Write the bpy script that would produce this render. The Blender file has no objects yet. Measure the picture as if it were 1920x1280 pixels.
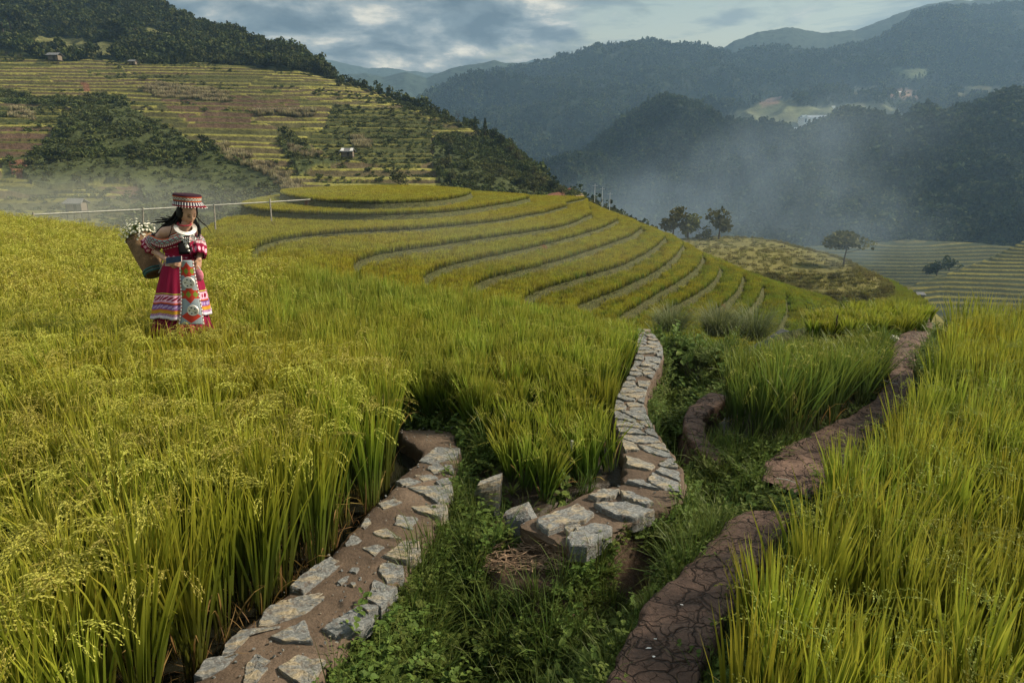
import bpy, bmesh, math, random
import numpy as np
from mathutils import Vector, Matrix
SC = bpy.context.scene
COL = SC.collection
rng = np.random.default_rng(7)
random.seed(7)
# ------------------------------------------------------------------ camera maths
F = 1280.0
YH = 300.0
PITCH = math.atan((640 - YH) / F)
CZ = 2.35
cp, sp = math.cos(PITCH), math.sin(PITCH)
CAM = np.array([0.0, 0.0, CZ])

def rays(p):
    p = np.asarray(p, float).reshape(-1, 2)
    a = p[:, 0] - 960; b = 640 - p[:, 1]
    return np.stack([a, F * cp + b * sp, -F * sp + b * cp], 1)

def W(p, z):
    """points where the lines of sight meet the level z"""
    d = rays(p); t = (z - CZ) / d[:, 2]
    return (CAM + d * t[:, None])

def WD(p, D):
    d = rays(p); t = np.asarray(D, float) / d[:, 1]
    return CAM + d * t[:, None] if np.ndim(t) else CAM + d * t

def topx(P):
    P = np.asarray(P, float).reshape(-1, 3) - CAM
    f = P[:, 1] * cp - P[:, 2] * sp
    u = P[:, 1] * sp + P[:, 2] * cp
    f = np.where(f > 0.05, f, 0.05)
    return np.stack([960 + F * P[:, 0] / f, 640 - F * u / f], 1)

# ------------------------------------------------------------------ noise
_perm = np.random.default_rng(3).integers(0, 2**31, 4096)
def _h(ix, iy, s):
    n = (ix * 73856093) ^ (iy * 19349663) ^ (s * 83492791)
    return (_perm[n & 4095] % 10007) / 10007.0
def vnoise(x, y, s=0):
    x = np.asarray(x, float); y = np.asarray(y, float)
    ix = np.floor(x).astype(np.int64); iy = np.floor(y).astype(np.int64)
    fx = x - ix; fy = y - iy
    fx = fx * fx * (3 - 2 * fx); fy = fy * fy * (3 - 2 * fy)
    a = _h(ix, iy, s); b = _h(ix + 1, iy, s); c = _h(ix, iy + 1, s); d = _h(ix + 1, iy + 1, s)
    return (a * (1 - fx) + b * fx) * (1 - fy) + (c * (1 - fx) + d * fx) * fy * 1.0
def fbm(x, y, o=4, s=0):
    v = 0; a = 0.5; t = 0
    for i in range(o):
        v = v + a * (vnoise(x, y, s + i * 7) - 0.5) * 2; t += a
        x = x * 2.03 + 17.1; y = y * 2.03 + 5.7; a *= 0.5
    return v / t

# ------------------------------------------------------------------ 2-D geometry
def inside(P, poly):
    P = np.asarray(P, float); poly = np.asarray(poly, float)[:, :2]
    x, y = P[:, 0], P[:, 1]; r = np.zeros(len(P), bool)
    n = len(poly)
    for i in range(n):
        x1, y1 = poly[i]; x2, y2 = poly[(i + 1) % n]
        if y1 == y2: continue
        c = ((y1 > y) != (y2 > y)) & (x < (x2 - x1) * (y - y1) / (y2 - y1) + x1)
        r ^= c
    return r
def seg_dist(P, line, closed=False):
    P = np.asarray(P, float)[:, :2]; line = np.asarray(line, float)[:, :2]
    best = np.full(len(P), 1e9)
    n = len(line)
    for i in range(n if closed else n - 1):
        a = line[i]; b = line[(i + 1) % n]; ab = b - a; L = ab @ ab
        if L < 1e-12: continue
        t = np.clip(((P - a) @ ab) / L, 0, 1)
        d = np.hypot(P[:, 0] - a[0] - t * ab[0], P[:, 1] - a[1] - t * ab[1])
        best = np.minimum(best, d)
    return best
def chaikin(p, n=2, closed=False):
    p = np.asarray(p, float)
    for _ in range(n):
        q = np.roll(p, -1, 0) if closed else p[1:]
        a = p if closed else p[:-1]
        m = np.empty((len(a) * 2, p.shape[1]))
        m[0::2] = a * .75 + q * .25; m[1::2] = a * .25 + q * .75
        p = m if closed else np.vstack([p[:1], m, p[-1:]])
    return p
def resample(p, step, closed=False):
    p = np.asarray(p, float)
    if closed: p = np.vstack([p, p[:1]])
    d = np.r_[0, np.cumsum(np.linalg.norm(np.diff(p, axis=0), axis=1))]
    n = max(2, int(round(d[-1] / step)) + (0 if closed else 1))
    t = np.linspace(0, d[-1], n + 1)[:-1] if closed else np.linspace(0, d[-1], n)
    return np.stack([np.interp(t, d, p[:, k]) for k in range(p.shape[1])], 1)
def smooth(a, b, x):
    t = np.clip((x - a) / (b - a), 0, 1); return t * t * (3 - 2 * t)

# ------------------------------------------------------------------ scene helpers
def props(o, label=None, cat=None, group=None, kind=None):
    if label: o['label'] = label
    if cat: o['category'] = cat
    if group: o['group'] = group
    if kind: o['kind'] = kind
    return o
def mesh_np(name, V, Fc, mats=(), parent=None, smooth_=False, attrs=None, link=True, matidx=None, loc=None):
    """V (n,3); Fc list of faces or an (m,k) array"""
    me = bpy.data.meshes.new(name)
    V = np.asarray(V, float).reshape(-1, 3)
    if isinstance(Fc, np.ndarray):
        m, k = Fc.shape
        me.vertices.add(len(V)); me.vertices.foreach_set('co', V.astype(np.float32).ravel())
        me.loops.add(m * k); me.loops.foreach_set('vertex_index', Fc.astype(np.int32).ravel())
        me.polygons.add(m); me.polygons.foreach_set('loop_start', (np.arange(m) * k).astype(np.int32))
        me.update(calc_edges=True); me.validate(verbose=False)
    else:
        me.from_pydata([tuple(v) for v in V], [], [tuple(int(i) for i in f) for f in Fc])
    for mt in (mats if isinstance(mats, (list, tuple)) else [mats]): me.materials.append(mt)
    if matidx is not None: me.polygons.foreach_set('material_index', np.asarray(matidx, np.int32))
    if smooth_: me.polygons.foreach_set('use_smooth', np.ones(len(me.polygons), bool))
    for k, v in (attrs or {}).items():
        v = np.asarray(v, np.float32)
        if v.ndim == 1:
            a = me.attributes.new(k, 'FLOAT', 'POINT'); a.data.foreach_set('value', v)
        else:
            a = me.attributes.new(k, 'FLOAT_COLOR', 'POINT')
            a.data.foreach_set('color', np.c_[v, np.ones(len(v))].astype(np.float32).ravel())
    me.update()
    o = bpy.data.objects.new(name, me)
    if link: COL.objects.link(o)
    if parent: o.parent = parent
    if loc is not None: o.location = loc
    return o
def empty(name, loc, label=None, cat=None, group=None, rz=0, kind=None):
    o = bpy.data.objects.new(name, None); COL.objects.link(o)
    o.location = loc; o.rotation_euler = (0, 0, rz); o.empty_display_size = 0.2
    return props(o, label, cat, group, kind)
def grid_faces(nu, nv, wrap=False):
    i = np.arange(nv - 1)[:, None] * nu
    j = np.arange(nu if wrap else nu - 1)[None, :]
    a = i + j; b = i + (j + 1) % nu; c = b + nu; d = a + nu
    return np.stack([a, b, c, d], -1).reshape(-1, 4)
class MB:
    """collects vertices and faces of one mesh"""
    def __init__(s): s.v = []; s.f = []; s.m = []
    def add(s, V, Fc, m=0):
        n = len(s.v); s.v += [tuple(map(float, p)) for p in V]
        s.f += [tuple(int(i) + n for i in f) for f in Fc]; s.m += [m] * len(Fc)
    def box(s, c, d, R=None, m=0, taper=1.0):
        x, y, z = d[0] / 2, d[1] / 2, d[2] / 2
        V = [(-x, -y, -z), (x, -y, -z), (x, y, -z), (-x, y, -z), (-x * taper, -y * taper, z), (x * taper, -y * taper, z), (x * taper, y * taper, z), (-x * taper, y * taper, z)]
        if R is not None: V = [R @ Vector(p) for p in V]
        s.add([(p[0] + c[0], p[1] + c[1], p[2] + c[2]) for p in V], [(3, 2, 1, 0), (4, 5, 6, 7), (0, 1, 5, 4), (1, 2, 6, 5), (2, 3, 7, 6), (3, 0, 4, 7)], m)
    def tube(s, pts, rad, n=8, m=0, cap=True):
        pts = [Vector(p) for p in pts]; rad = rad if hasattr(rad, '__len__') else [rad] * len(pts)
        V = []; Fc = []
        for i, p in enumerate(pts):
            t = (pts[min(i + 1, len(pts) - 1)] - pts[max(i - 1, 0)]).normalized()
            a = t.cross(Vector((0, 0, 1)) if abs(t.z) < .9 else Vector((1, 0, 0))).normalized(); b = t.cross(a)
            r = rad[i] if hasattr(rad[i], '__len__') else (rad[i], rad[i])
            for k in range(n):
                w = 2 * math.pi * k / n; V.append(p + a * math.cos(w) * r[0] + b * math.sin(w) * r[1])
        for i in range(len(pts) - 1):
            for k in range(n):
                q = (k + 1) % n; Fc.append((i * n + k, i * n + q, (i + 1) * n + q, (i + 1) * n + k))
        if cap: Fc.append(tuple(range(n))[::-1]); Fc.append(tuple((len(pts) - 1) * n + k for k in range(n)))
        s.add(V, Fc, m)
    def lathe(s, prof, n=24, c=(0, 0, 0), m=0, sx=1, sy=1):
        V = []; Fc = []
        for r, z in prof:
            for k in range(n):
                w = 2 * math.pi * k / n; V.append((c[0] + r * math.cos(w) * sx, c[1] + r * math.sin(w) * sy, c[2] + z))
        for i in range(len(prof) - 1):
            for k in range(n):
                q = (k + 1) % n; Fc.append((i * n + k, i * n + q, (i + 1) * n + q, (i + 1) * n + k))
        s.add(V, Fc, m)
    def build(s, name, mats, parent=None, sm=False, link=True, bevel=0, loc=None):
        o = mesh_np(name, np.array(s.v), s.f, mats, parent, sm, link=link, matidx=s.m, loc=loc)
        if bevel:
            b = o.modifiers.new('bev', 'BEVEL'); b.width = bevel; b.segments = 2; b.limit_method = 'ANGLE'
        return o
def copy_thing(o, loc=None, rz=None, scale=None, label=None):
    r = o.copy(); COL.objects.link(r)
    if loc is not None: r.location = loc
    if rz is not None: r.rotation_euler = (0, 0, rz)
    if scale is not None: r.scale = (scale,) * 3 if not hasattr(scale, '__len__') else scale
    if label: r['label'] = label
    for ch in list(o.children):
        c = ch.copy(); COL.objects.link(c); c.parent = r
        for g in list(ch.children):
            d = g.copy(); COL.objects.link(d); d.parent = c
    return r

# ------------------------------------------------------------------ materials
def M(name):
    m = bpy.data.materials.new(name); m.use_nodes = True
    nt = m.node_tree; nt.nodes.clear()
    out = nt.nodes.new('ShaderNodeOutputMaterial')
    return m, nt, out
def N(nt, t, **kw):
    n = nt.nodes.new(t)
    for k, v in kw.items():
        if k == 'inp':
            for a, b in v.items(): n.inputs[a].default_value = b
        else: setattr(n, k, v)
    return n
def L(nt, a, b): nt.links.new(a, b)
def bsdf(nt, out, rough=.8, spec=.3, col=None):
    b = N(nt, 'ShaderNodeBsdfPrincipled', inp={'Roughness': rough, 'Specular IOR Level': spec})
    if col: b.inputs['Base Color'].default_value = (*col, 1)
    L(nt, b.outputs[0], out.inputs[0]); return b
def ramp(nt, fac, stops, interp='LINEAR'):
    r = N(nt, 'ShaderNodeValToRGB'); r.color_ramp.interpolation = interp
    e = r.color_ramp.elements
    while len(e) < len(stops): e.new(0.5)
    for i, (p, c) in enumerate(stops):
        e[i].position = p; e[i].color = (*c, 1) if hasattr(c, '__len__') else (c, c, c, 1)
    if fac is not None: L(nt, fac, r.inputs[0])
    return r
def noise(nt, scale, detail=6, rough=.55, vec=None, dist=0, coord='Object'):
    n = N(nt, 'ShaderNodeTexNoise', inp={'Scale': scale, 'Detail': detail, 'Roughness': rough, 'Distortion': dist})
    if vec is None:
        if coord == 'World':
            vec = N(nt, 'ShaderNodeNewGeometry').outputs['Position']
        else: vec = N(nt, 'ShaderNodeTexCoord').outputs[coord]
    L(nt, vec, n.inputs['Vector']); return n
def mix(nt, fac, a, b, mode='MIX'):
    n = N(nt, 'ShaderNodeMix', data_type='RGBA', blend_type=mode)
    for s, i in ((fac, 0), (a, 6), (b, 7)):
        if hasattr(s, 'links') or hasattr(s, 'is_linked'): L(nt, s, n.inputs[i])
        elif hasattr(s, '__len__'): n.inputs[i].default_value = (*s, 1)
        else: n.inputs[i].default_value = s
    return n.outputs[2]
def math_(nt, op, a, b=None, c=None, clamp=False):
    n = N(nt, 'ShaderNodeMath', operation=op, use_clamp=clamp)
    for i, s in enumerate((a, b, c)):
        if s is None: continue
        if hasattr(s, 'is_linked'): L(nt, s, n.inputs[i])
        else: n.inputs[i].default_value = s
    return n.outputs[0]
def bump(nt, h, b, strength=.5, dist=.02):
    n = N(nt, 'ShaderNodeBump', inp={'Strength': strength, 'Distance': dist})
    L(nt, h, n.inputs['Height']); L(nt, n.outputs[0], b.inputs['Normal']); return n
def plain(name, col, rough=.7, spec=.3, var=0.0, sc=20, metal=0):
    m, nt, out = M(name); b = bsdf(nt, out, rough, spec, col); b.inputs['Metallic'].default_value = metal
    if var:
        n = noise(nt, sc)
        r = ramp(nt, n.outputs[0], [(.3, tuple(c * (1 - var) for c in col)), (.7, tuple(min(1, c * (1 + var)) for c in col))])
        L(nt, r.outputs[0], b.inputs['Base Color']); bump(nt, n.outputs[0], b, .3, .01)
    return m
def leafmat(name, cols, trans=.35, rough=.6, attr='tint', patch=None, patchscale=.4, spec=.25):
    """foliage: colour along the 0..1 'tint' attribute, random per plant, world noise patches, translucent"""
    m, nt, out = M(name)
    at = N(nt, 'ShaderNodeAttribute', attribute_name=attr)
    oi = N(nt, 'ShaderNodeObjectInfo')
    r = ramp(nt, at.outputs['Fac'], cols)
    hsv = N(nt, 'ShaderNodeHueSaturation')
    L(nt, math_(nt, 'MULTIPLY_ADD', oi.outputs['Random'], .035, .4825), hsv.inputs['Hue'])
    L(nt, math_(nt, 'MULTIPLY_ADD', oi.outputs['Random'], .45, .78), hsv.inputs['Value'])
    L(nt, r.outputs[0], hsv.inputs['Color'])
    c = hsv.outputs[0]
    if patch:
        n = noise(nt, patchscale, 3, coord='World')
        f = ramp(nt, n.outputs[0], [(.38, 0), (.62, 1)])
        c = mix(nt, f.outputs[0], c, mix(nt, 1.0, c, patch, 'MULTIPLY'))
    p = N(nt, 'ShaderNodeBsdfPrincipled', inp={'Roughness': rough, 'Specular IOR Level': spec})
    L(nt, c, p.inputs['Base Color'])
    if trans > 0:
        t = N(nt, 'ShaderNodeBsdfTranslucent'); L(nt, c, t.inputs[0])
        s = N(nt, 'ShaderNodeMixShader'); s.inputs[0].default_value = trans
        L(nt, p.outputs[0], s.inputs[1]); L(nt, t.outputs[0], s.inputs[2]); L(nt, s.outputs[0], out.inputs[0])
    else: L(nt, p.outputs[0], out.inputs[0])
    return m

# ------------------------------------------------------------------ scattering (stuff only)
def scatter(name, P, rot, scl, idx, variants, label, cat):
    """one object of kind stuff: copies of the variant meshes at the points P"""
    me = bpy.data.meshes.new(name)
    P = np.asarray(P, np.float32)
    me.vertices.add(len(P)); me.vertices.foreach_set('co', P.ravel())
    a = me.attributes.new('rot', 'FLOAT_VECTOR', 'POINT'); a.data.foreach_set('vector', np.asarray(rot, np.float32).ravel())
    a = me.attributes.new('scl', 'FLOAT_VECTOR', 'POINT')
    scl = np.asarray(scl, np.float32)
    if scl.ndim == 1: scl = np.repeat(scl[:, None], 3, 1)
    a.data.foreach_set('vector', scl.ravel())
    a = me.attributes.new('idx', 'INT', 'POINT'); a.data.foreach_set('value', np.asarray(idx, np.int32))
    o = bpy.data.objects.new(name, me); COL.objects.link(o)
    props(o, label, cat, kind='stuff')
    ng = bpy.data.node_groups.new(name + '_nodes', 'GeometryNodeTree')
    ng.interface.new_socket('Geometry', in_out='INPUT', socket_type='NodeSocketGeometry')
    ng.interface.new_socket('Geometry', in_out='OUTPUT', socket_type='NodeSocketGeometry')
    gi = ng.nodes.new('NodeGroupInput'); go = ng.nodes.new('NodeGroupOutput')
    iop = ng.nodes.new('GeometryNodeInstanceOnPoints')
    jn = ng.nodes.new('GeometryNodeJoinGeometry')
    for v in reversed(variants):
        oi = ng.nodes.new('GeometryNodeObjectInfo'); oi.inputs['Object'].default_value = v
        gt = ng.nodes.new('GeometryNodeGeometryToInstance')
        ng.links.new(oi.outputs['Geometry'], gt.inputs[0]); ng.links.new(gt.outputs[0], jn.inputs[0])
    def at(nm, ty):
        n = ng.nodes.new('GeometryNodeInputNamedAttribute'); n.data_type = ty; n.inputs['Name'].default_value = nm
        return n.outputs['Attribute']
    ng.links.new(gi.outputs[0], iop.inputs['Points']); ng.links.new(jn.outputs[0], iop.inputs['Instance'])
    iop.inputs['Pick Instance'].default_value = True
    ng.links.new(at('idx', 'INT'), iop.inputs['Instance Index'])
    ng.links.new(at('rot', 'FLOAT_VECTOR'), iop.inputs['Rotation'])
    ng.links.new(at('scl', 'FLOAT_VECTOR'), iop.inputs['Scale'])
    ng.links.new(iop.outputs[0], go.inputs[0])
    md = o.modifiers.new('scatter', 'NODES'); md.node_group = ng
    return o
def rnd_rot(n, tilt=.08):
    return np.stack([rng.normal(0, tilt, n), rng.normal(0, tilt, n), rng.uniform(0, 2 * math.pi, n)], 1)
def jitter_grid(xmin, xmax, ymin, ymax, s, j=.35):
    gx = np.arange(xmin, xmax, s); gy = np.arange(ymin, ymax, s)
    X, Y = np.meshgrid(gx, gy); P = np.stack([X.ravel(), Y.ravel()], 1)
    return P + rng.uniform(-j, j, P.shape) * s
# ================================================================== near layout (traced, then set down on its level)
ZP = 0.12                                        # top of the paths
A_L = [(300, 1330), (350, 1282), (410, 1222), (480, 1152), (545, 1100), (610, 1042), (668, 985), (708, 935), (742, 902), (770, 874), (797, 850), (778, 832), (748, 818), (742, 800)]
A_R = [(560, 1345), (592, 1282), (640, 1215), (690, 1160), (735, 1100), (780, 1040), (818, 985), (843, 930), (850, 885), (862, 842), (848, 802)]
B_L = [(1196, 618), (1188, 634), (1193, 655), (1188, 680), (1176, 705), (1160, 733), (1146, 762), (1150, 792), (1158, 822), (1168, 852), (1172, 880), (1168, 905)]
B_R = [(1222, 618), (1232, 634), (1246, 652), (1242, 680), (1228, 702), (1216, 730), (1208, 760), (1222, 790), (1238, 822), (1262, 852), (1280, 880), (1283, 928)]
E_L = [(1090, 1345), (1130, 1282), (1160, 1210), (1192, 1150), (1232, 1100), (1290, 1050), (1345, 1000), (1398, 948)]
E_R = [(1290, 1345), (1320, 1282), (1335, 1210), (1360, 1150), (1395, 1100), (1430, 1050), (1465, 1000), (1500, 950)]
G_L = [(1425, 905), (1430, 875), (1460, 845), (1530, 815), (1590, 785), (1632, 758), (1652, 735), (1666, 705), (1668, 670), (1674, 642), (1705, 622)]
G_R = [(1520, 935), (1545, 905), (1575, 880), (1610, 850), (1650, 812), (1690, 775), (1706, 742), (1716, 705), (1718, 670), (1736, 645), (1745, 622)]
H_L = [(1338, 728), (1300, 745), (1280, 775), (1285, 805), (1310, 835), (1350, 862)]
H_R = [(1372, 738), (1335, 760), (1318, 785), (1328, 810), (1350, 832), (1382, 850)]
BR = [(965, 985), (1005, 972), (1092, 928), (1110, 918), (1140, 912), (1172, 905), (1285, 925), (1262, 945), (1228, 958), (1190, 972), (1150, 995), (1098, 1028), (1060, 1024), (1018, 1003)]
def xy(p, z=ZP): return W(p, z)[:, :2]
aL, aR, bL, bR, eL, eR = (chaikin(xy(q), 2) for q in (A_L, A_R, B_L, B_R, E_L, E_R))
gL, gR, hL, hR = (chaikin(xy(q, .08), 2) for q in (G_L, G_R, H_L, H_R))
brP = xy(BR)
stripA = np.vstack([aL, aR[::-1]]); stripB = np.vstack([bL, bR[::-1]]); stripE = np.vstack([eL, eR[::-1]])
stripG = np.vstack([gL, gR[::-1]]); stripH = np.vstack([hL, hR[::-1]])

# far edge of the left field, from the line of its rice tops
FE_px = [(-420, 352), (-200, 372), (0, 396), (130, 410), (230, 425), (390, 462), (560, 492), (800, 537), (1000, 566), (1188, 594)]
FE_z = [.86, .86, .86, .86, .86, .84, .75, .62, .52, .36]
fe = np.array([W([p], z)[0, :2] for p, z in zip(FE_px, FE_z)])
LF = np.vstack([fe, bL[::1], xy([(1150, 908), (1105, 915), (1060, 935), (1005, 968), (960, 935), (935, 885), (905, 832), (868, 792), (742, 800)], 0.02), aL[::-1][3:], np.array([[-1.6, .2], [-9, .2], [-24, 6]])])
SPLIT = np.vstack([W([(742, 800)], .02)[:, :2], W([(690, 745)], .35)[:, :2], W([(470, 640)], .85)[:, :2], W([(440, 560)], .85)[:, :2], W([(560, 492)], .85)[:, :2]])
F2 = np.vstack([SPLIT[:-1], fe[6:], bL, xy([(1150, 908), (1105, 915), (1060, 935), (1005, 968), (960, 935), (935, 885), (905, 832), (868, 792)], .02)])
RFb = W([(1385, 1500), (1395, 1300), (1408, 1180), (1425, 1080), (1462, 1010), (1522, 935), (1580, 860), (1672, 790), (1728, 748), (1768, 700), (1782, 640)], .84)[:, :2]
rfe = W([(1785, 590), (1800, 578), (1920, 562), (2300, 530)], .86)[:, :2]
RF = np.vstack([RFb, rfe, np.array([[14, 4], [9, .2], [.9, .2]])])
FI = np.vstack([xy([(1345, 790), (1362, 822), (1392, 842), (1440, 842), (1470, 832)], .02), gL[8:-1], W([(1720, 600), (1600, 622), (1500, 640), (1440, 668), (1395, 700), (1345, 740)], .3)[:, :2] * 1.0])
FI2 = np.array([((a - 960) / 1318 * d, d) for a, d in ((1545, 8.75), (1620, 8.75), (1760, 8.95), (1800, 10.1), (1640, 10.1), (1560, 9.5))])
DITCH = np.array([[1010, 1400, -.95], [985, 1290, -.95], [1060, 1200, -.95], [1150, 1120, -1.0], [1185, 1065, -1.0], [1235, 1000, -.8], [1310, 930, -.7], [1370, 885, -.6], [1345, 870, -.55], [1290, 830, -.5], [1262, 780, -.45], [1270, 730, -.45], [1310, 690, -.6]])
ditch = np.array([W([p[:2]], p[2] * .9)[0] for p in DITCH]); ditch[:, 2] = DITCH[:, 2]
CULV = np.array([W([p[:2]], p[2])[0] for p in [(1195, 1060, -.9), (1160, 1038, -.8)]])
NEAR = np.vstack([fe, bL[:1], bR[:1], W([(1262, 672), (1300, 700), (1345, 712)], -.25)[:, :2], np.array([((a - 960) / 1318 * d, d) for a, d in ((1395, 7.3), (1440, 8.3), (1500, 9.6), (1600, 10.3), (1790, 10.3))]), rfe, np.array([[16, 4], [10, 0], [0, -2], [-10, 0], [-30, 5]])])
edges = [(stripA, 1), (stripB, 1), (stripE, 1), (stripG, 1), (stripH, 1), (LF, 1), (RF, 1), (FI, 1), (brP, 1)]

def poly_line_z(P, line):
    best = np.full(len(P), 1e9); z = np.zeros(len(P))
    for i in range(len(line) - 1):
        a, b = line[i], line[i + 1]; ab = (b - a)[:2]; Lq = ab @ ab
        t = np.clip(((P - a[:2]) @ ab) / Lq, 0, 1)
        d = np.hypot(P[:, 0] - a[0] - t * ab[0], P[:, 1] - a[1] - t * ab[1])
        m = d < best; best[m] = d[m]; z[m] = (a[2] + (b[2] - a[2]) * t)[m]
    return best, z

SHO = W([(870, 950), (1000, 985), (1062, 1028), (1112, 1040), (1105, 1075), (1050, 1105), (960, 1095), (880, 1040)], -.08)[:, :2]
def ground_height(P):
    P = np.asarray(P, float)[:, :2]; n = len(P)
    z = np.zeros(n)
    lf = inside(P, LF); rf = inside(P, RF); fi = inside(P, FI) | inside(P, FI2)
    field = lf | rf | fi
    near = inside(P, NEAR)
    box = (P[:, 0] > -1.8) & (P[:, 0] < 6) & (P[:, 1] > .3) & (P[:, 1] < 11)
    mid = near & ~field & box
    Q = P[mid]
    if len(Q):
        dE = np.full(len(Q), 1e9)
        for s, _ in edges: dE = np.minimum(dE, np.where(inside(Q, s), 0, seg_dist(Q, s, True)))
        dD, zD = poly_line_z(Q, ditch); dC, zC = poly_line_z(Q, CULV)
        u = dC < dD; dD = np.where(u, dC, dD); zD = np.where(u, zC, zD)
        dD = np.maximum(dD - .1, 0)
        s = dE / (dE + dD + 1e-6); s = s ** .8; s = s * s * (3 - 2 * s) * .75 + s * .25
        z[mid] = (zD - .03) * s + .05 * fbm(Q[:, 0] * 6, Q[:, 1] * 6, 3, 5) * smooth(0, .15, dE)
        dS = np.where(inside(Q, SHO), 0, seg_dist(Q, SHO, True)); z[mid] = np.maximum(z[mid], -.06 - 1.25 * dS + .04 * fbm(Q[:, 0] * 7, Q[:, 1] * 7, 3, 55))
    z = np.where(lf, -.03 + .02 * fbm(P[:, 0] * 5, P[:, 1] * 5, 3, 9), z)
    f2 = lf & inside(P, F2)
    z = np.where(f2, .02 + .02 * fbm(P[:, 0] * 5, P[:, 1] * 5, 3, 9), z)
    # the ground falls away beyond the fields
    out = ~near & (P[:, 1] > 2)
    Q = P[out]
    if len(Q):
        d = seg_dist(Q, NEAR, True)
        zz = -.05 - .62 * d - .1 * np.minimum(d, 3) + .25 * fbm(Q[:, 0] * .7, Q[:, 1] * .7, 4, 2) * smooth(0, 2, d)
        z[out] = np.maximum(zz, -12.5 - .13 * np.maximum(Q[:, 1] - 40, 0))
    # sink the ground below the path bodies
    for s in (stripA, stripB, stripE, stripG, stripH):
        z = np.where(box & inside(P, s), z - .06, z)
    return z

# ------------------------------------------------------------------ near ground mesh
def build_ground():
    nu, ny = 860, 620
    u = np.linspace(-1.7, 1.7, nu); y = np.geomspace(.45, 64, ny)
    U, Y = np.meshgrid(u, y); P = np.stack([(U * Y).ravel(), Y.ravel()], 1)
    z = ground_height(P)
    wet = (inside(P, LF) | inside(P, RF) | inside(P, FI)).astype(float)
    far = (~inside(P, NEAR)).astype(float)
    m, nt, out = M('soil'); b = bsdf(nt, out, .85, .25)
    n1 = noise(nt, 3, 8, .6); n2 = noise(nt, 30, 6, .6)
    soil = ramp(nt, n1.outputs[0], [(.3, (.035, .024, .015)), (.55, (.075, .048, .03)), (.75, (.11, .068, .042))])
    mud = ramp(nt, n1.outputs[0], [(.3, (.014, .011, .007)), (.7, (.035, .026, .016))])
    grass = ramp(nt, n2.outputs[0], [(.3, (.02, .032, .01)), (.7, (.06, .085, .02))])
    aw = N(nt, 'ShaderNodeAttribute', attribute_name='wet'); af = N(nt, 'ShaderNodeAttribute', attribute_name='far')
    c = mix(nt, aw.outputs['Fac'], soil.outputs[0], mud.outputs[0]); c = mix(nt, af.outputs['Fac'], c, grass.outputs[0])
    L(nt, c, b.inputs['Base Color'])
    L(nt, math_(nt, 'MULTIPLY_ADD', aw.outputs['Fac'], -.35, .85), b.inputs['Roughness'])
    bump(nt, n2.outputs[0], b, .6, .03)
    o = mesh_np('ground', np.c_[P, z], grid_faces(nu, ny), m, smooth_=True, attrs={'wet': wet, 'far': far})
    props(o, 'dark muddy ground and banks under the rice and between the paths', 'ground', kind='structure')
build_ground()

# ------------------------------------------------------------------ path bodies
def mat_mud(name, cols, crack=0.0, scale=8.0, rough=.8):
    m, nt, out = M(name); b = bsdf(nt, out, rough, .3)
    tc = N(nt, 'ShaderNodeTexCoord').outputs['Object']
    n1 = noise(nt, 2.3, 8, .6); n2 = noise(nt, 45, 8, .65); n3 = noise(nt, 220, 4, .6)
    c = ramp(nt, n1.outputs[0], cols).outputs[0]
    c = mix(nt, .55, c, ramp(nt, n2.outputs[0], [(.3, (.35, .35, .35)), (.7, (1.25, 1.2, 1.15))]).outputs[0], 'MULTIPLY')
    h = math_(nt, 'MULTIPLY_ADD', n2.outputs[0], .5, math_(nt, 'MULTIPLY', n3.outputs[0], .15))
    if crack:
        wv = N(nt, 'ShaderNodeVectorMath', operation='MULTIPLY_ADD'); L(nt, noise(nt, 4, 3).outputs['Color'], wv.inputs[0])
        wv.inputs[1].default_value = (.3, .3, .3); L(nt, tc, wv.inputs[2])
        for k, (sc_, w_, a_) in enumerate(((scale, .05, 1.0), (scale * 1.9, .035, .45))):
            v = N(nt, 'ShaderNodeTexVoronoi', feature='DISTANCE_TO_EDGE', inp={'Scale': sc_}); L(nt, wv.outputs[0], v.inputs['Vector'])
            n4 = noise(nt, 5 + k, 2)
            wd = math_(nt, 'MULTIPLY', n4.outputs[0], w_ * 2)
            e = math_(nt, 'SMOOTH_MIN', math_(nt, 'DIVIDE', v.outputs['Distance'], wd), 1.0, .1)
            h = math_(nt, 'ADD', h, math_(nt, 'MULTIPLY', e, 1.4 * a_ * crack))
            f = math_(nt, 'MULTIPLY', math_(nt, 'SUBTRACT', 1.0, e, clamp=True), .6 * a_)
            c = mix(nt, f, c, (.02, .014, .010))
    L(nt, c, b.inputs['Base Color']); bump(nt, h, b, .9, .02)
    return m
MUD_A = mat_mud('sandy_mud', [(.3, (.065, .045, .032)), (.5, (.11, .078, .054)), (.7, (.17, .125, .09))])
MUD_E = mat_mud('cracked_mud', [(.32, (.085, .055, .042)), (.5, (.14, .088, .066)), (.68, (.21, .135, .10))], 1.0, 7.0)
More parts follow.
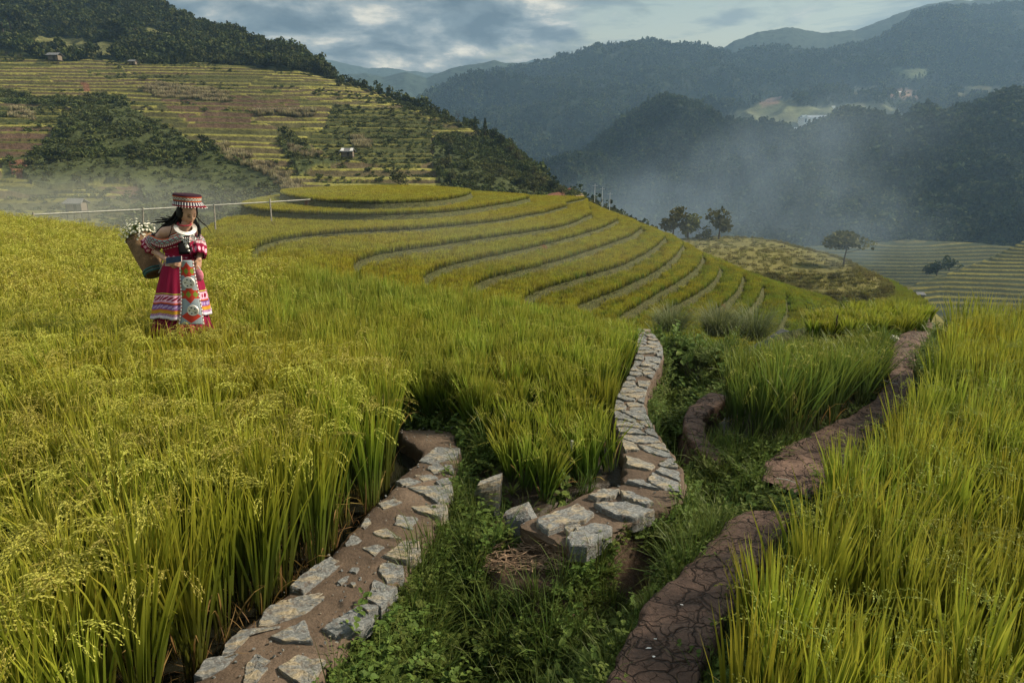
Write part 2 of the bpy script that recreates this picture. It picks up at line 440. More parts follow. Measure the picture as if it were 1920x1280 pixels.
def strip(name, lp, rp, z0, crown, skirt, mt, label, nz=.018, nw=34, z1=None):
    n = int(max(np.linalg.norm(np.diff(lp, axis=0), axis=1).sum(), np.linalg.norm(np.diff(rp, axis=0), axis=1).sum()) / .022)
    def rs(p):
        d = np.r_[0, np.cumsum(np.linalg.norm(np.diff(p, axis=0), axis=1))]; t = np.linspace(0, d[-1], n)
        return np.stack([np.interp(t, d, p[:, k]) for k in (0, 1)], 1)
    a, b = rs(lp), rs(rp)
    t = np.r_[[-.10, -.06, -.02], np.linspace(0, 1, nw), [1.02, 1.06, 1.10]]
    ends = smooth(0, .04, np.linspace(0, 1, n)) * smooth(0, .04, np.linspace(1, 0, n))
    P = a[:, None, :] * (1 - t)[None, :, None] + b[:, None, :] * t[None, :, None]
    q = np.clip(t, 0, 1); prof = np.sqrt(np.clip(1 - (2 * q - 1) ** 2, 0, 1)) ** .42
    zz = z0 - crown + crown * prof[None, :] * (.35 + .65 * ends[:, None])
    if z1 is not None: zz = zz + np.linspace(z1 - z0, 0, n)[:, None] * 1.0
    sk = np.maximum(np.abs(t - .5) - .5, 0) / .1
    zz = zz - (skirt * sk ** .8)[None, :]
    fl = P.reshape(-1, 2); ew = (np.abs(np.tile(t, n) - .5) * 2) ** 3 * .03;  w = fbm(fl[:, 0] * 9, fl[:, 1] * 9, 4, 31) * nz + fbm(fl[:, 0] * 2.2, fl[:, 1] * 2.2, 2, 12) * nz * 1.5
    Z = zz.reshape(-1) + w
    jx = fbm(fl[:, 0] * 5, fl[:, 1] * 5 + 9, 3, 77) * .03 + ew * fbm(fl[:, 0] * 11, fl[:, 1] * 11, 3, 78)
    o = mesh_np(name, np.c_[fl[:, 0] + jx, fl[:, 1], Z], grid_faces(len(t), n), mt, smooth_=True)
    return props(o, label, 'path', kind='structure')
pathA = strip('stone_path', aL, aR, ZP, .045, .2, MUD_A, 'muddy walkway with broken slate pieces set in it, bottom left between tall rice and weeds', nz=.010)
pathB = strip('stone_path', bL, bR, ZP, .02, .32, MUD_A, 'curved path paved with crazy slate flags along the middle rice field', nz=.006)
mudE = strip('mud_path', eL, eR, .13, .05, .28, MUD_E, 'cracked dry mud bund running up from the bottom edge beside the right rice field')
mudG = strip('mud_path', gL, gR, .12, .045, .28, MUD_E, 'cracked mud bund winding up to the white flowers behind the right rice field')
mudH = strip('mud_path', hL, hR, .05, .04, .35, MUD_E, 'narrow curved mud bund around the small dark rice plot')

# ------------------------------------------------------------------ stones
def mat_stone():
    m, nt, out = M('slate'); b = bsdf(nt, out, .62, .4)
    tc = N(nt, 'ShaderNodeTexCoord').outputs['Object']; oi = N(nt, 'ShaderNodeObjectInfo')
    mp = N(nt, 'ShaderNodeMapping'); L(nt, tc, mp.inputs[0]); mp.inputs['Scale'].default_value = (1.1, 2.0, 4.5); mp.inputs['Rotation'].default_value = (0, 0, .5)
    n1 = noise(nt, 7, 8, .65, vec=mp.outputs[0], dist=.6); n2 = noise(nt, 38, 8, .7, vec=mp.outputs[0], dist=.4); n3 = noise(nt, 12, 6, .7)
    base = ramp(nt, n2.outputs[0], [(.3, (.06, .065, .068)), (.5, (.17, .18, .18)), (.72, (.38, .38, .35))])
    tan = ramp(nt, n2.outputs[0], [(.3, (.18, .14, .09)), (.7, (.50, .42, .28))])
    f = math_(nt, 'ADD', ramp(nt, n1.outputs[0], [(.47, 0), (.60, 1)]).outputs[0], math_(nt, 'MULTIPLY_ADD', oi.outputs['Random'], 1.1, -.75), clamp=True)
    c = mix(nt, f, base.outputs[0], tan.outputs[0])
    c = mix(nt, ramp(nt, n3.outputs[0], [(.36, .8), (.46, 0)]).outputs[0], c, (.10, .065, .042))
    L(nt, c, b.inputs['Base Color'])
    h = math_(nt, 'MULTIPLY_ADD', n2.outputs[0], .6, n1.outputs[0]); bump(nt, h, b, .9, .025)
    return m
SLATE = mat_stone()
def make_stone(name, poly, zt, thick, parent=None, tilt=(0, 0), label=None, rough=.01, top=.004, grow=1.0):
    p = np.asarray(poly, float)[:, :2]; p = p.mean(0) + (p - p.mean(0)) * grow
    ar = .5 * np.sum(p[:, 0] * np.roll(p[:, 1], -1) - np.roll(p[:, 0], -1) * p[:, 1])
    if ar < 0: p = p[::-1]
    size = math.sqrt(abs(ar)); p = resample(p, max(.012, size / 14), True); n = len(p)
    c = p.mean(0); s = fbm(p[:, 0] * 30, p[:, 1] * 30, 3, 3)
    p = p + (p - c) / (np.linalg.norm(p - c, axis=1, keepdims=True) + 1e-6) * (s * rough)[:, None]
    V = []; rings = [(1.03, -thick), (1.0, -.35 * thick), (.985, -.007), (.94, 0), (.75, 0), (.5, 0), (.25, 0)]
    for k, (f, z) in enumerate(rings):
        q = c + (p - c) * f
        w = fbm(q[:, 0] * 16, q[:, 1] * 34, 4, 8) * (top if k >= 3 else top * .5) * 2.2
        V.append(np.c_[q, np.full(n, z) + w + (q - c) @ np.array(tilt)])
    V = np.vstack(V); V = np.vstack([V, [[c[0], c[1], 0]]])
    V[:, 0] -= c[0]; V[:, 1] -= c[1]
    Fq = [tuple(f) for f in grid_faces(n, len(rings), True)]
    k = (len(rings) - 1) * n
    Fq += [(k + i, k + (i + 1) % n, len(V) - 1) for i in range(n)]
    o = mesh_np(name, V, Fq, SLATE, parent, loc=(c[0], c[1], zt))
    if label: o['label'] = label
    return o
SA = [[(90,1220),(150,1130),(340,1090),(250,1180),(130,1240)], [(265,1080),(300,1000),(380,940),(610,912),(600,930),(440,960),(330,1060)],
 [(500,900),(530,810),(630,750),(920,690),(860,760),(770,830),(560,900)], [(705,660),(760,600),(930,480),(1010,520),(880,620),(780,695)],
 [(570,975),(770,885),(815,1010),(640,1005)], [(620,1165),(740,1100),(810,1120),(890,1130),(790,1275),(660,1210)], [(900,925),(1110,805),(1205,875),(1130,930),(980,965)],
 [(1180,735),(1220,620),(1350,670),(1260,780)], [(1250,560),(1270,515),(1390,530),(1390,580),(1300,630)], [(1290,475),(1400,390),(1490,385),(1500,450),(1420,500)],
 [(1145,425),(1245,405),(1275,420),(1220,470)], [(1140,280),(1180,220),(1280,190),(1250,230),(1160,305)], [(1350,280),(1370,220),(1490,240),(1440,300)],
 [(1460,165),(1660,150),(1670,200),(1620,220),(1500,195)], [(1440,45),(1700,30),(1700,90),(1620,140),(1540,90)], [(1250,140),(1350,120),(1390,140),(1280,180)],
 [(1210,330),(1290,310),(1380,360),(1270,360)], [(1040,390),(1080,340),(1170,370),(1120,410),(1050,420)], [(390,1280),(420,1150),(470,1090),(550,1130),(470,1190),(540,1170),(470,1250)],
 [(990,640),(1020,610),(1060,600),(1010,655)], [(1070,655),(1085,640),(1100,655),(1085,668)], [(1060,575),(1080,550),(1125,550),(1100,580)], [(1130,790),(1170,780),(1235,790),(1180,830)]]
SA7 = [[(255,345),(310,328),(365,350),(300,368)], [(370,245),(440,192),(540,200),(522,232),(420,262)], [(478,270),(510,273),(516,306),(482,298)], [(400,285),(440,262),(475,285),(430,310)], [(345,318),(400,305),(440,330),(380,345)], [(440,345),(490,330),(510,358),(455,362)]]
for q in SA: make_stone('stone', xy([(340 + .297 * a, 900 + .297 * b) for a, b in q], ZP + .012), ZP + .008 + random.uniform(-.004, .010) , .07, pathA, (random.uniform(-.04, .04), random.uniform(-.04, .04)), grow=1.14)
for q in SA7: make_stone('stone', xy([(640 + .4063 * a, 760 + .4063 * b) for a, b in q], ZP + .012), ZP + .009, .06, pathA, (random.uniform(-.05, .05), random.uniform(-.05, .05)), grow=1.15)

def voronoi_cells(W_, H_, sx, sy, seed):
    r = np.random.default_rng(seed); S = []
    nx = max(2, int(round(W_ / sx))); 
    for j in range(int(H_ / sy) + 1):
        for i in range(nx):
            if r.random() < .12: continue
            S.append(((i + .5 + (.25 if j % 2 else -.25) + r.uniform(-.4, .4)) * W_ / nx, (j + .5 + r.uniform(-.38, .38)) * sy))
    S = np.array(S); out = []
    for i, s in enumerate(S):
        poly = [np.array(p, float) for p in ((0.015, 0), (W_ - .015, 0), (W_ - .015, H_), (0.015, H_))]
        d = np.hypot((S[:, 0] - s[0]) * sy / sx * 1.0, S[:, 1] - s[1])
        for j in np.argsort(d)[1:14]:
            # anisotropic bisector
            k = (sy / sx) ** 2
            nrm = np.array([(S[j, 0] - s[0]) * k, S[j, 1] - s[1]]); mid_ = (S[j] + s) / 2; nl = np.linalg.norm(nrm)
            off = nrm @ mid_ - .006 * nl * (1.2 + r.random())
            q = []
            for a in range(len(poly)):
                p1, p2 = poly[a], poly[(a + 1) % len(poly)]
                d1, d2 = nrm @ p1 - off, nrm @ p2 - off
                if d1 <= 0: q.append(p1)
                if (d1 < 0) != (d2 < 0): q.append(p1 + (p2 - p1) * d1 / (d1 - d2))
            poly = q
            if len(poly) < 3: break
        if len(poly) >= 3: out.append(np.array(poly))
    return out
def pave(lp, rp, parent, zt, sx, sy, seed, width):
    n = 400
    def rs(p):
        d = np.r_[0, np.cumsum(np.linalg.norm(np.diff(p, axis=0), axis=1))]; t = np.linspace(0, d[-1], n)
        return np.stack([np.interp(t, d, p[:, k]) for k in (0, 1)], 1), d[-1]
    a, la = rs(lp); b, lb = rs(rp); Ln = (la + lb) / 2; cells = voronoi_cells(width, Ln, sx, sy, seed)
    r = np.random.default_rng(seed + 1)
    for c in cells:
        c = np.clip(c, [0, 0], [width, Ln]); c = resample(c, .02, True)
        i = np.clip((c[:, 1] / Ln * (n - 1)), 0, n - 1); i0 = np.floor(i).astype(int); i1 = np.minimum(i0 + 1, n - 1); f = (i - i0)[:, None]
        A_ = a[i0] * (1 - f) + a[i1] * f; B_ = b[i0] * (1 - f) + b[i1] * f
        t = (c[:, 0] / width)[:, None]; p = A_ * (1 - t) + B_ * t
        sc_ = r.uniform(.86, 1.0); p = p.mean(0) + (p - p.mean(0)) * sc_
        if r.random() < .06: continue
        make_stone('stone', p, zt + r.uniform(.008, .02), .07, parent, (r.uniform(-.05, .05), r.uniform(-.05, .05)), rough=.013)
pave(bL, bR, pathB, ZP, .21, .135, 5, .46)
# culvert: thick slabs bridging the ditch
mb = MB()
bp = resample(chaikin(brP, 1, True), .04, True)
ctr = bp.mean(0)
Vb = []
for f, z in ((.90, -.15), (.96, -.11), (.99, -.06), (1.0, -.025), (.985, 0.0)):
    q = ctr + (bp - ctr) * f; Vb.append(np.c_[q + .03 * np.stack([fbm(q[:, 0] * 12 + z * 60, q[:, 1] * 12, 3, 4), fbm(q[:, 1] * 12, q[:, 0] * 12 + z * 60, 3, 6)], 1), np.full(len(q), ZP + z - .005)])
Fb = [tuple(f) for f in grid_faces(len(bp), 5, True)] + [tuple(range(len(bp) * 4, len(bp) * 5)), tuple(range(len(bp)))[::-1]]
culvert = mesh_np('culvert_bridge', np.vstack(Vb), Fb, MUD_A); props(culvert, 'low slab bridge of thick pale stones carrying the slate path over the dark ditch', 'stone bridge')
BS = [[(900,520),(1090,450),(1165,490),(1130,520),(1040,545),(955,578),(905,545)], [(1035,605),(1080,562),(1200,538),(1252,553),(1246,582),(1132,650),(1060,645)],
 [(1138,412),(1200,381),(1283,385),(1262,412),(1180,424)], [(1286,388),(1345,398),(1445,440),(1400,452),(1300,418)], [(1165,445),(1300,440),(1446,478),(1362,515),(1290,512),(1200,475)], [(1030,562),(1100,545),(1110,555),(1050,578)]]
for k, q in enumerate(BS): make_stone('slab', xy([(640 + .4063 * a, 760 + .4063 * b) for a, b in q], ZP + .03), ZP + .03, .105 if k in (1, 4) else .06, culvert, (0, 0), rough=.012, top=.006)
# two slabs fallen against the bank
def leaning(name, quad, thick, label):
    """quad: four world corners of the face"""
    q = [Vector(p) for p in quad]; nrm = (q[1] - q[0]).cross(q[3] - q[0]).normalized()
    V = []; nn = 9
    for side in (0, 1):
        for j in range(nn):
            for i in range(nn):
                a, b = i / (nn - 1), j / (nn - 1)
                p = (q[0] * (1 - a) + q[1] * a) * (1 - b) + (q[3] * (1 - a) + q[2] * a) * b
                e = min(a, 1 - a, b, 1 - b)
                w = float(fbm(np.array([p.x * 25 + side * 9]), np.array([p.z * 25 + p.y * 20]), 3, 2)[0]) * .012
                V.append(p + nrm * ((thick / 2 if side else -thick / 2) * (1 if e > .05 else .85) + w))
    Fc = [tuple(f) for f in grid_faces(nn, nn)]; Fc = [f[::-1] for f in Fc] + [tuple(i + nn * nn for i in f) for f in Fc]
    rim = [i for i in range(nn)] + [nn * (j + 1) - 1 for j in range(1, nn)] + [nn * nn - 1 - i for i in range(1, nn)] + [nn * (nn - 1 - j) for j in range(1, nn - 1)]
    for k in range(len(rim)):
        a, b = rim[k], rim[(k + 1) % len(rim)]; Fc.append((a, b, b + nn * nn, a + nn * nn))
    o = mesh_np(name, np.array(V), Fc, SLATE); return props(o, label, 'stone slab')
def wz(px, py, z): return W([(px, py)], z)[0]
leaning('fallen_slab', [wz(876, 962, -.06), wz(936, 972, -.06), wz(940, 890, .24), wz(898, 905, .22)], .07, 'bluish slate slab leaning upright on the bank behind the muddy walkway end')
leaning('fallen_slab', [wz(968, 1012, -.08), wz(1024, 1010, -.02), wz(988, 945, .16), wz(946, 962, .12)], .08, 'brown stone slab lying tilted against the left end of the low bridge')
# water of the left field
m, nt, out = M('paddy_water'); b = bsdf(nt, out, .04, .5, (.012, .012, .008)); n = noise(nt, 6, 3); bump(nt, n.outputs[0], b, .05, .01)
wp = LF[::-1]; o = mesh_np('water', np.c_[wp, np.full(len(wp), -.012)], [tuple(range(len(wp)))], m)
props(o, 'still dark water standing in the left paddy', 'water', kind='structure')
dp = resample(ditch[3:7, :2], .1); nrmd = np.stack([-(np.gradient(dp[:, 1])), np.gradient(dp[:, 0])], 1); nrmd /= np.linalg.norm(nrmd, axis=1)[:, None]
Vd = np.vstack([np.c_[dp + nrmd * .3, np.full(len(dp), -.86)], np.c_[dp - nrmd * .3, np.full(len(dp), -.86)]])
o = mesh_np('ditch_water', Vd, grid_faces(len(dp), 2), m); props(o, 'dark water in the ditch below the stone bridge', 'water', kind='structure')
# ================================================================== rice plants
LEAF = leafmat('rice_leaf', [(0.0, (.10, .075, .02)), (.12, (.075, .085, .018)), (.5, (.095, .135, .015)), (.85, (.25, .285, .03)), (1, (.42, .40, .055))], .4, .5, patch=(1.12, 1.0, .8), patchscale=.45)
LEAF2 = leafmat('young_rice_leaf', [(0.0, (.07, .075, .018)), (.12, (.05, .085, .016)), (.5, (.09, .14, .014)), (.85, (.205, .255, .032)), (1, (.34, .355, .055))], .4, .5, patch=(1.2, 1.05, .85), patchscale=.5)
LEAF3 = leafmat('dark_rice_leaf', [(0.0, (.04, .05, .016)), (.4, (.05, .085, .02)), (.85, (.14, .19, .03)), (1, (.27, .29, .045))], .35, .5)  # brightened tips paint the plot's sunlit tops into the leaf colour
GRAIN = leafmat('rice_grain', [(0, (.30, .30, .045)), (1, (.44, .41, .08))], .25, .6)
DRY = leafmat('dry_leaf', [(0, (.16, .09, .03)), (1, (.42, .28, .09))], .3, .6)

def blade(V, Fc, T, base, az, lean, length, curve, w0, seg, tint=(0, 1), twist=0):
    """a tapering arching leaf"""
    n0 = len(V); d = np.array([math.cos(az), math.sin(az), 0]); s = np.array([-math.sin(az + twist), math.cos(az + twist), 0])
    p = np.array(base, float); ang = lean; st = length / seg
    for i in range(seg + 1):
        t = i / seg
        w = w0 * (min(1, .45 + t * 2.2)) * (1 - t ** 2.6) * .5
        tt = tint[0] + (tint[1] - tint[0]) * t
        if i < seg: V.append(p - s * w); V.append(p + s * w); T += [tt, tt]
        else: V.append(p.copy()); T.append(tt)
        ang += curve * (t ** 1.5) / seg * 2.2
        p = p + st * (d * math.sin(ang) + np.array([0, 0, math.cos(ang)]))
    for i in range(seg - 1): a = n0 + 2 * i; Fc.append((a, a + 1, a + 3, a + 2))
    a = n0 + 2 * (seg - 1); Fc.append((a, a + 1, a + 2))

def clump(name, seed, H=.85, nl=34, npan=4, w=.011, seg=5, rad=.045, mats=None, spread=.16, grains=15, dry=2, arch=1.0, pw=.0045):
    r = np.random.default_rng(seed); V = []; Fc = []; T = []; Mi = []
    for i in range(nl):
        az = r.uniform(0, 2 * math.pi); b = rad * math.sqrt(r.random())
        tip = r.random() < .5
        z0 = H * (r.uniform(.25, .55) if tip else r.uniform(0, .12)); ln = (H - z0) * r.uniform(.85, 1.12)
        base = (math.cos(az) * b + math.cos(az) * z0 * .06, math.sin(az) * b + math.sin(az) * z0 * .06, z0)
        k = len(Fc); blade(V, Fc, T, base, az + r.normal(0, .4), abs(r.normal(0, spread)), ln, abs(r.normal(.25, .3)) * arch, w * r.uniform(.7, 1.25), seg, (z0 / H, 1), r.uniform(-1.5, 1.5)); Mi += [0] * (len(Fc) - k)
    for i in range(int(nl * .35)):      # stems
        az = r.uniform(0, 2 * math.pi); b = rad * math.sqrt(r.random())
        k = len(Fc); blade(V, Fc, T, (math.cos(az) * b, math.sin(az) * b, 0), az, .05, H * .62, .05, .006, 2, (0, .5), r.uniform(-1.5, 1.5)); Mi += [0] * (len(Fc) - k)
    for i in range(dry):
        az = r.uniform(0, 2 * math.pi)
        k = len(Fc); blade(V, Fc, T, (math.cos(az) * rad, math.sin(az) * rad, r.uniform(0, .2) * H), az, r.uniform(.2, .6), H * r.uniform(.3, .5), r.uniform(.8, 2.2), w * .7, 4, (0, 1), r.uniform(-1, 1)); Mi += [2] * (len(Fc) - k)
    for i in range(npan):
        az = r.uniform(0, 2 * math.pi); z0 = H * r.uniform(.80, .97); p = np.array([math.cos(az) * .05, math.sin(az) * .05, z0])
        d = np.array([math.cos(az), math.sin(az), 0]); ang = r.uniform(.1, .35); n = 9; ln = r.uniform(.17, .25); pts = []
        cv = r.uniform(1.7, 2.8)
        for j in range(n + 1): pts.append(p.copy()); ang += cv / n; p = p + ln / n * (d * math.sin(ang) + np.array([0, 0, math.cos(ang)]))
        k = len(Fc)
        for br in range(4):
            o_ = r.normal(0, 1, 3) * .5; o_[2] = -abs(o_[2]) * .7
            j0 = br
            for g in range(grains):
                t = g / grains; f = j0 + t * (n - j0); j = int(f); q = pts[j] * (1 - (f - j)) + pts[min(j + 1, n)] * (f - j)
                q = q + o_ * .055 * math.sin(t * 2.2) + np.array([0, 0, -.012 * t * br]) + r.normal(0, .002, 3)
                a = pts[min(j + 1, n)] - pts[max(j - 1, 0)]; a = a / (np.linalg.norm(a) + 1e-6); a = a + r.normal(0, .35, 3); a[2] -= .25; a /= np.linalg.norm(a)
                s = np.cross(a, r.normal(0, 1, 3)); s /= np.linalg.norm(s) + 1e-6
                m = len(V); L_ = r.uniform(.006, .009) * (pw / .0055) ** .6
                V += [q - a * L_, q - s * pw * .5, q + a * L_, q + s * pw * .5]; tt = r.random(); T += [tt] * 4; Fc.append((m, m + 1, m + 2, m + 3))
        Mi += [1] * (len(Fc) - k)
    me = mats or (LEAF, GRAIN, DRY)
    o = mesh_np(name, np.array(V), Fc, me, attrs={'tint': np.clip(T, 0, 1)}, link=False, matidx=Mi)
    return o
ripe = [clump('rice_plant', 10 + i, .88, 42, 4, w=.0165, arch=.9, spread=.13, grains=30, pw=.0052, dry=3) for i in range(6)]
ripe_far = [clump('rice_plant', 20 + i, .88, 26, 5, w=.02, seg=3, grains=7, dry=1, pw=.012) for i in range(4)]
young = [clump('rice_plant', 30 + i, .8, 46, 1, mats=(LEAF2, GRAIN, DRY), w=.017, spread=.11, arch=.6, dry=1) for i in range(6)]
GRAIN2 = leafmat('green_grain', [(0, (.18, .22, .035)), (1, (.28, .30, .055))], .25, .7)
rightv = [clump('rice_plant', 40 + i, .94, 54, 3, mats=(LEAF2, GRAIN2, DRY), w=.0175, pw=.005, spread=.11, arch=.6, dry=1) for i in range(6)]
darkv = [clump('rice_plant', 50 + i, .8, 36, 1, mats=(LEAF3, GRAIN, DRY), w=.013, spread=.2, arch=1.1) for i in range(4)]

def field(name, poly, s, margin, variants, hfun, label, holes=(), clip=None, mpoly=None, tilt=.07, lean=(0.05, 0.0)):
    lo, hi = poly.min(0), poly.max(0)
    P = jitter_grid(lo[0], hi[0], lo[1], hi[1], s)
    P = P[inside(P, poly)]
    P = P[seg_dist(P, mpoly if mpoly is not None else poly, True) > margin]
    for h in holes: P = P[~inside(P, h)]
    P = P[~inside(P, W([(722, 915), (738, 828), (800, 832), (790, 893)], 0)[:, :2])]
    P = P[(np.hypot((P[:, 0] - WX) / .36, (P[:, 1] - 6.5) / .30) > 1)]
    u = P[:, 0] / np.maximum(P[:, 1], .1)
    P = P[(np.abs(u) < 1.25) & (P[:, 1] > .5)]
    if clip is not None: P = P[clip(P)]
    z = ground_height(P); hs = hfun(P) * rng.uniform(.86, 1.12, len(P)) * (1 + .07 * fbm(P[:, 0] * .8, P[:, 1] * .8, 3, 40))
    rot = rnd_rot(len(P), tilt)
    rot[:, 1] += lean[0]
    ws = np.clip(rng.uniform(.9, 1.15, len(P)), .5, 2)
    return scatter(name, np.c_[P, z], rot, np.c_[ws, ws, hs], rng.integers(0, len(variants), len(P)), variants, label, 'rice')
WX = WD([(338, 560)], 6.5)[0][0]
corner = fe[-1]; GP = W([(905, 880)], .02)[0, :2]
def h2(P):
    d = np.hypot(P[:, 0] - corner[0], P[:, 1] - corner[1])
    base = np.interp((960 + 1280 * P[:, 0] / (P[:, 1] * cp + .4)), [480, 560, 800, 1000, 1188], [1.0, .93, .82, .74, .66])
    g = np.hypot(P[:, 0] - GP[0], P[:, 1] - GP[1])
    return base * np.interp(d, [0, .3, 1.6], [.62, .66, 1.0]) * np.interp(g, [.3, .8, 1.2], [.6, .75, 1.0])
near_ = lambda P: P[:, 1] < 7.5
SKIRT = None
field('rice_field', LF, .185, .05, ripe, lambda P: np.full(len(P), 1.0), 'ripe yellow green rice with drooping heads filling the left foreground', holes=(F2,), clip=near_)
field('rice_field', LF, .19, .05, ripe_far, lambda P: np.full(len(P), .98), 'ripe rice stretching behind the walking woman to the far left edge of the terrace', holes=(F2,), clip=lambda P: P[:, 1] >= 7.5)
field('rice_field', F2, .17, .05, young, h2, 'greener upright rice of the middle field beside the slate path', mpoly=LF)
P = resample(W([(735, 806), (795, 800), (868, 795), (900, 832)], .02)[:, :2] + [0, .06], .05); P = np.vstack([P, P + [0, .1], P + [.03, .2]]); n = len(P)
scatter('rice_field', np.c_[P, ground_height(P)], rnd_rot(n, .12), np.c_[np.full(n, .8), np.full(n, .8), rng.uniform(.5, .8, n)], rng.integers(0, 6, n), young, 'shorter rice at the very end of the muddy walkway', 'rice')
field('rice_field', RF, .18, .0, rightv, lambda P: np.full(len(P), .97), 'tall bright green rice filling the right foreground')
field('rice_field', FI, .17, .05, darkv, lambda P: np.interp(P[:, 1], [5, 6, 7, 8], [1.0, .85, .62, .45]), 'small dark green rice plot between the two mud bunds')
field('rice_field', FI2, .16, .0, young, lambda P: np.full(len(P), .40), 'narrow strip of light rice beyond the end of the mud bund')
# ================================================================== the round terraces (stack of level slabs)
HK = [2.95, 3.66, 4.3, 4.72, 5.2, 5.65, 6.12, 6.6, 7.1, 7.6, 8.1, 8.6, 9.1, 9.6, 10.1, 10.6, 11.1]
TE = {  # rice-top edges, right to left
 1: [(972,370),(955,374),(939,376),(869,387),(775,394),(634,396),(508,391),(460,384),(449,377)],
 2: [(1045,385),(1020,392),(986,397),(939,406),(869,413),(775,421),(681,425),(597,430),(545,436),(508,443),(478,453),(468,464)],
 3: [(1094,401),(1080,408),(1056,416),(1010,424),(916,436),(822,450),(728,462),(691,470),(662,481),(655,492)],
 4: [(1146,412),(1127,421),(1080,434),(1010,452),(916,471),(845,485),(808,497),(789,509),(784,520)],
 5: [(1193,427),(1180,436),(1150,446),(1080,469),(1010,488),(939,504),(897,516),(878,530),(871,541)],
 6: [(1238,446),(1222,460),(1180,482),(1150,493),(1080,512),(1010,532),(981,546),(972,558)],
 7: [(1274,460),(1262,476),(1230,499),(1180,524),(1120,546),(1080,562),(1071,572)],
 8: [(1312,482),(1303,497),(1276,516),(1230,540),(1192,563),(1160,580),(1148,592)],
 9: [(1346,503),(1338,518),(1320,532),(1296,546),(1257,565),(1226,584),(1214,600)],
 10: [(1390,519),(1377,543),(1353,562),(1326,580),(1307,600)],
 11: [(1428,536),(1417,554),(1396,578),(1380,596),(1373,610)],
 12: [(1471,553),(1472,577),(1461,600),(1446,620)],
 13: [(1508,571),(1519,596),(1519,622),(1508,640)],
 14: [(1538,579),(1563,604),(1568,632)],
 15: [(1577,592),(1600,617),(1606,640)],
 16: [(1620,600),(1645,615),(1655,640)]}
RH = .38
T0f = W([(888,355),(860,364),(800,371),(700,374.5),(600,371),(540,363),(521,355)], CZ - HK[0])[:, :2]
c0 = (T0f[0] + T0f[-1]) / 2
T0 = np.vstack([T0f, [c0 + (-9.0, 5), c0 + (-4, 13), c0 + (3.5, 12), c0 + (8.6, 4)]])
terr = [chaikin(T0, 3, True)]
for k in range(1, 17):
    c = W(TE[k], CZ - HK[k])[:, :2]
    r, l = c[0], c[-1]
    if k == 1:
        back = np.array([c0 + (-12, 9), c0 + (-4, 20), c0 + (5, 19), r + (2.0, 7)])
        terr.append(chaikin(np.vstack([c, back]), 3, True)); continue
    kk = k - 1
    near_b = [l + (.6 + .2 * k, -3.0), l + (-1 , -7), (-11 - .1 * k, 22 - .1 * k), (-15.5 - .2 * k, 30), (-19 - .2 * k, 40 + k), (-22 - .2 * k, 52 + k)]
    if k > 2: near_b = [l + (1.0, -3.2), l + (-.5, -7.5), (l[0] - 4, l[1] - 13), (-11 - .1 * k, 20), (-16 - .2 * k, 30), (-20 - .2 * k, 42 + k), (-22 - .2 * k, 54 + k)]
    back = [(-14, 76 + kk * 3), (-2, 88 + kk * 3), (8 + k * .5, 84 + kk * 2), r + (1.4, 9)]
    terr.append(np.vstack([chaikin(np.vstack([r + (1.0, 3.0), c, near_b[0]]), 2), near_b[1:], back]))
m, nt, out = M('terrace_bank'); b = bsdf(nt, out, .9, .15)
n1 = noise(nt, .9, 7, .65); n2 = noise(nt, 7, 6, .7); n3 = noise(nt, .22, 3)
g = ramp(nt, n2.outputs[0], [(.3, (.04, .05, .018)), (.55, (.10, .105, .035)), (.75, (.17, .16, .05))])
e = ramp(nt, n2.outputs[0], [(.3, (.055, .055, .024)), (.7, (.13, .12, .05))])
red = ramp(nt, n2.outputs[0], [(.3, (.11, .035, .02)), (.7, (.24, .08, .04))])
c = mix(nt, ramp(nt, n1.outputs[0], [(.5, 0), (.66, 1)]).outputs[0], g.outputs[0], e.outputs[0])
c = mix(nt, ramp(nt, n3.outputs[0], [(.68, 0), (.72, .7)]).outputs[0], c, red.outputs[0])
L(nt, c, b.inputs['Base Color']); bump(nt, n2.outputs[0], b, 1, .25)
BANK = m
TV, TF = [], []; off = 0
zk = [CZ - h - RH for h in HK]
for k, poly in enumerate(terr):
    p = resample(poly, .35, True)
    ar = .5 * np.sum(p[:, 0] * np.roll(p[:, 1], -1) - np.roll(p[:, 0], -1) * p[:, 1])
    if ar < 0: p = p[::-1]
    tg = np.roll(p, -1, 0) - np.roll(p, 1, 0); nm = np.stack([tg[:, 1], -tg[:, 0]], 1); nm /= np.linalg.norm(nm, axis=1)[:, None] + 1e-9
    n = len(p); zt = zk[k]; drop = (HK[k + 1] - HK[k] if k < 16 else 2.5) + .5
    rings = []
    for f in (1, .75, .5, .25, .08, 0):
        w = .12 * fbm(p[:, 0] * 1.3 + f * 3, p[:, 1] * 1.3, 3, 6 + k) + .10 * fbm(p[:, 0] * 4 + f * 9, p[:, 1] * 4, 2, 5)
        q = p + nm * (.08 + f * .42 + w)[:, None]
        rings.append(np.c_[q, np.full(n, zt - drop * f)])
    rings.append(np.c_[p - nm * .12, np.full(n, zt + .03)])
    V = np.vstack(rings); TV.append(V)
    TF += [tuple(f + off) for f in grid_faces(n, 7, True)]; TF.append(tuple(range(off + 6 * n, off + 7 * n))); off += len(V)
o = mesh_np('terraced_hill', np.vstack(TV), TF, BANK); props(o, 'stepped earth banks of the round rice terraces below the field', 'hillside', kind='structure')

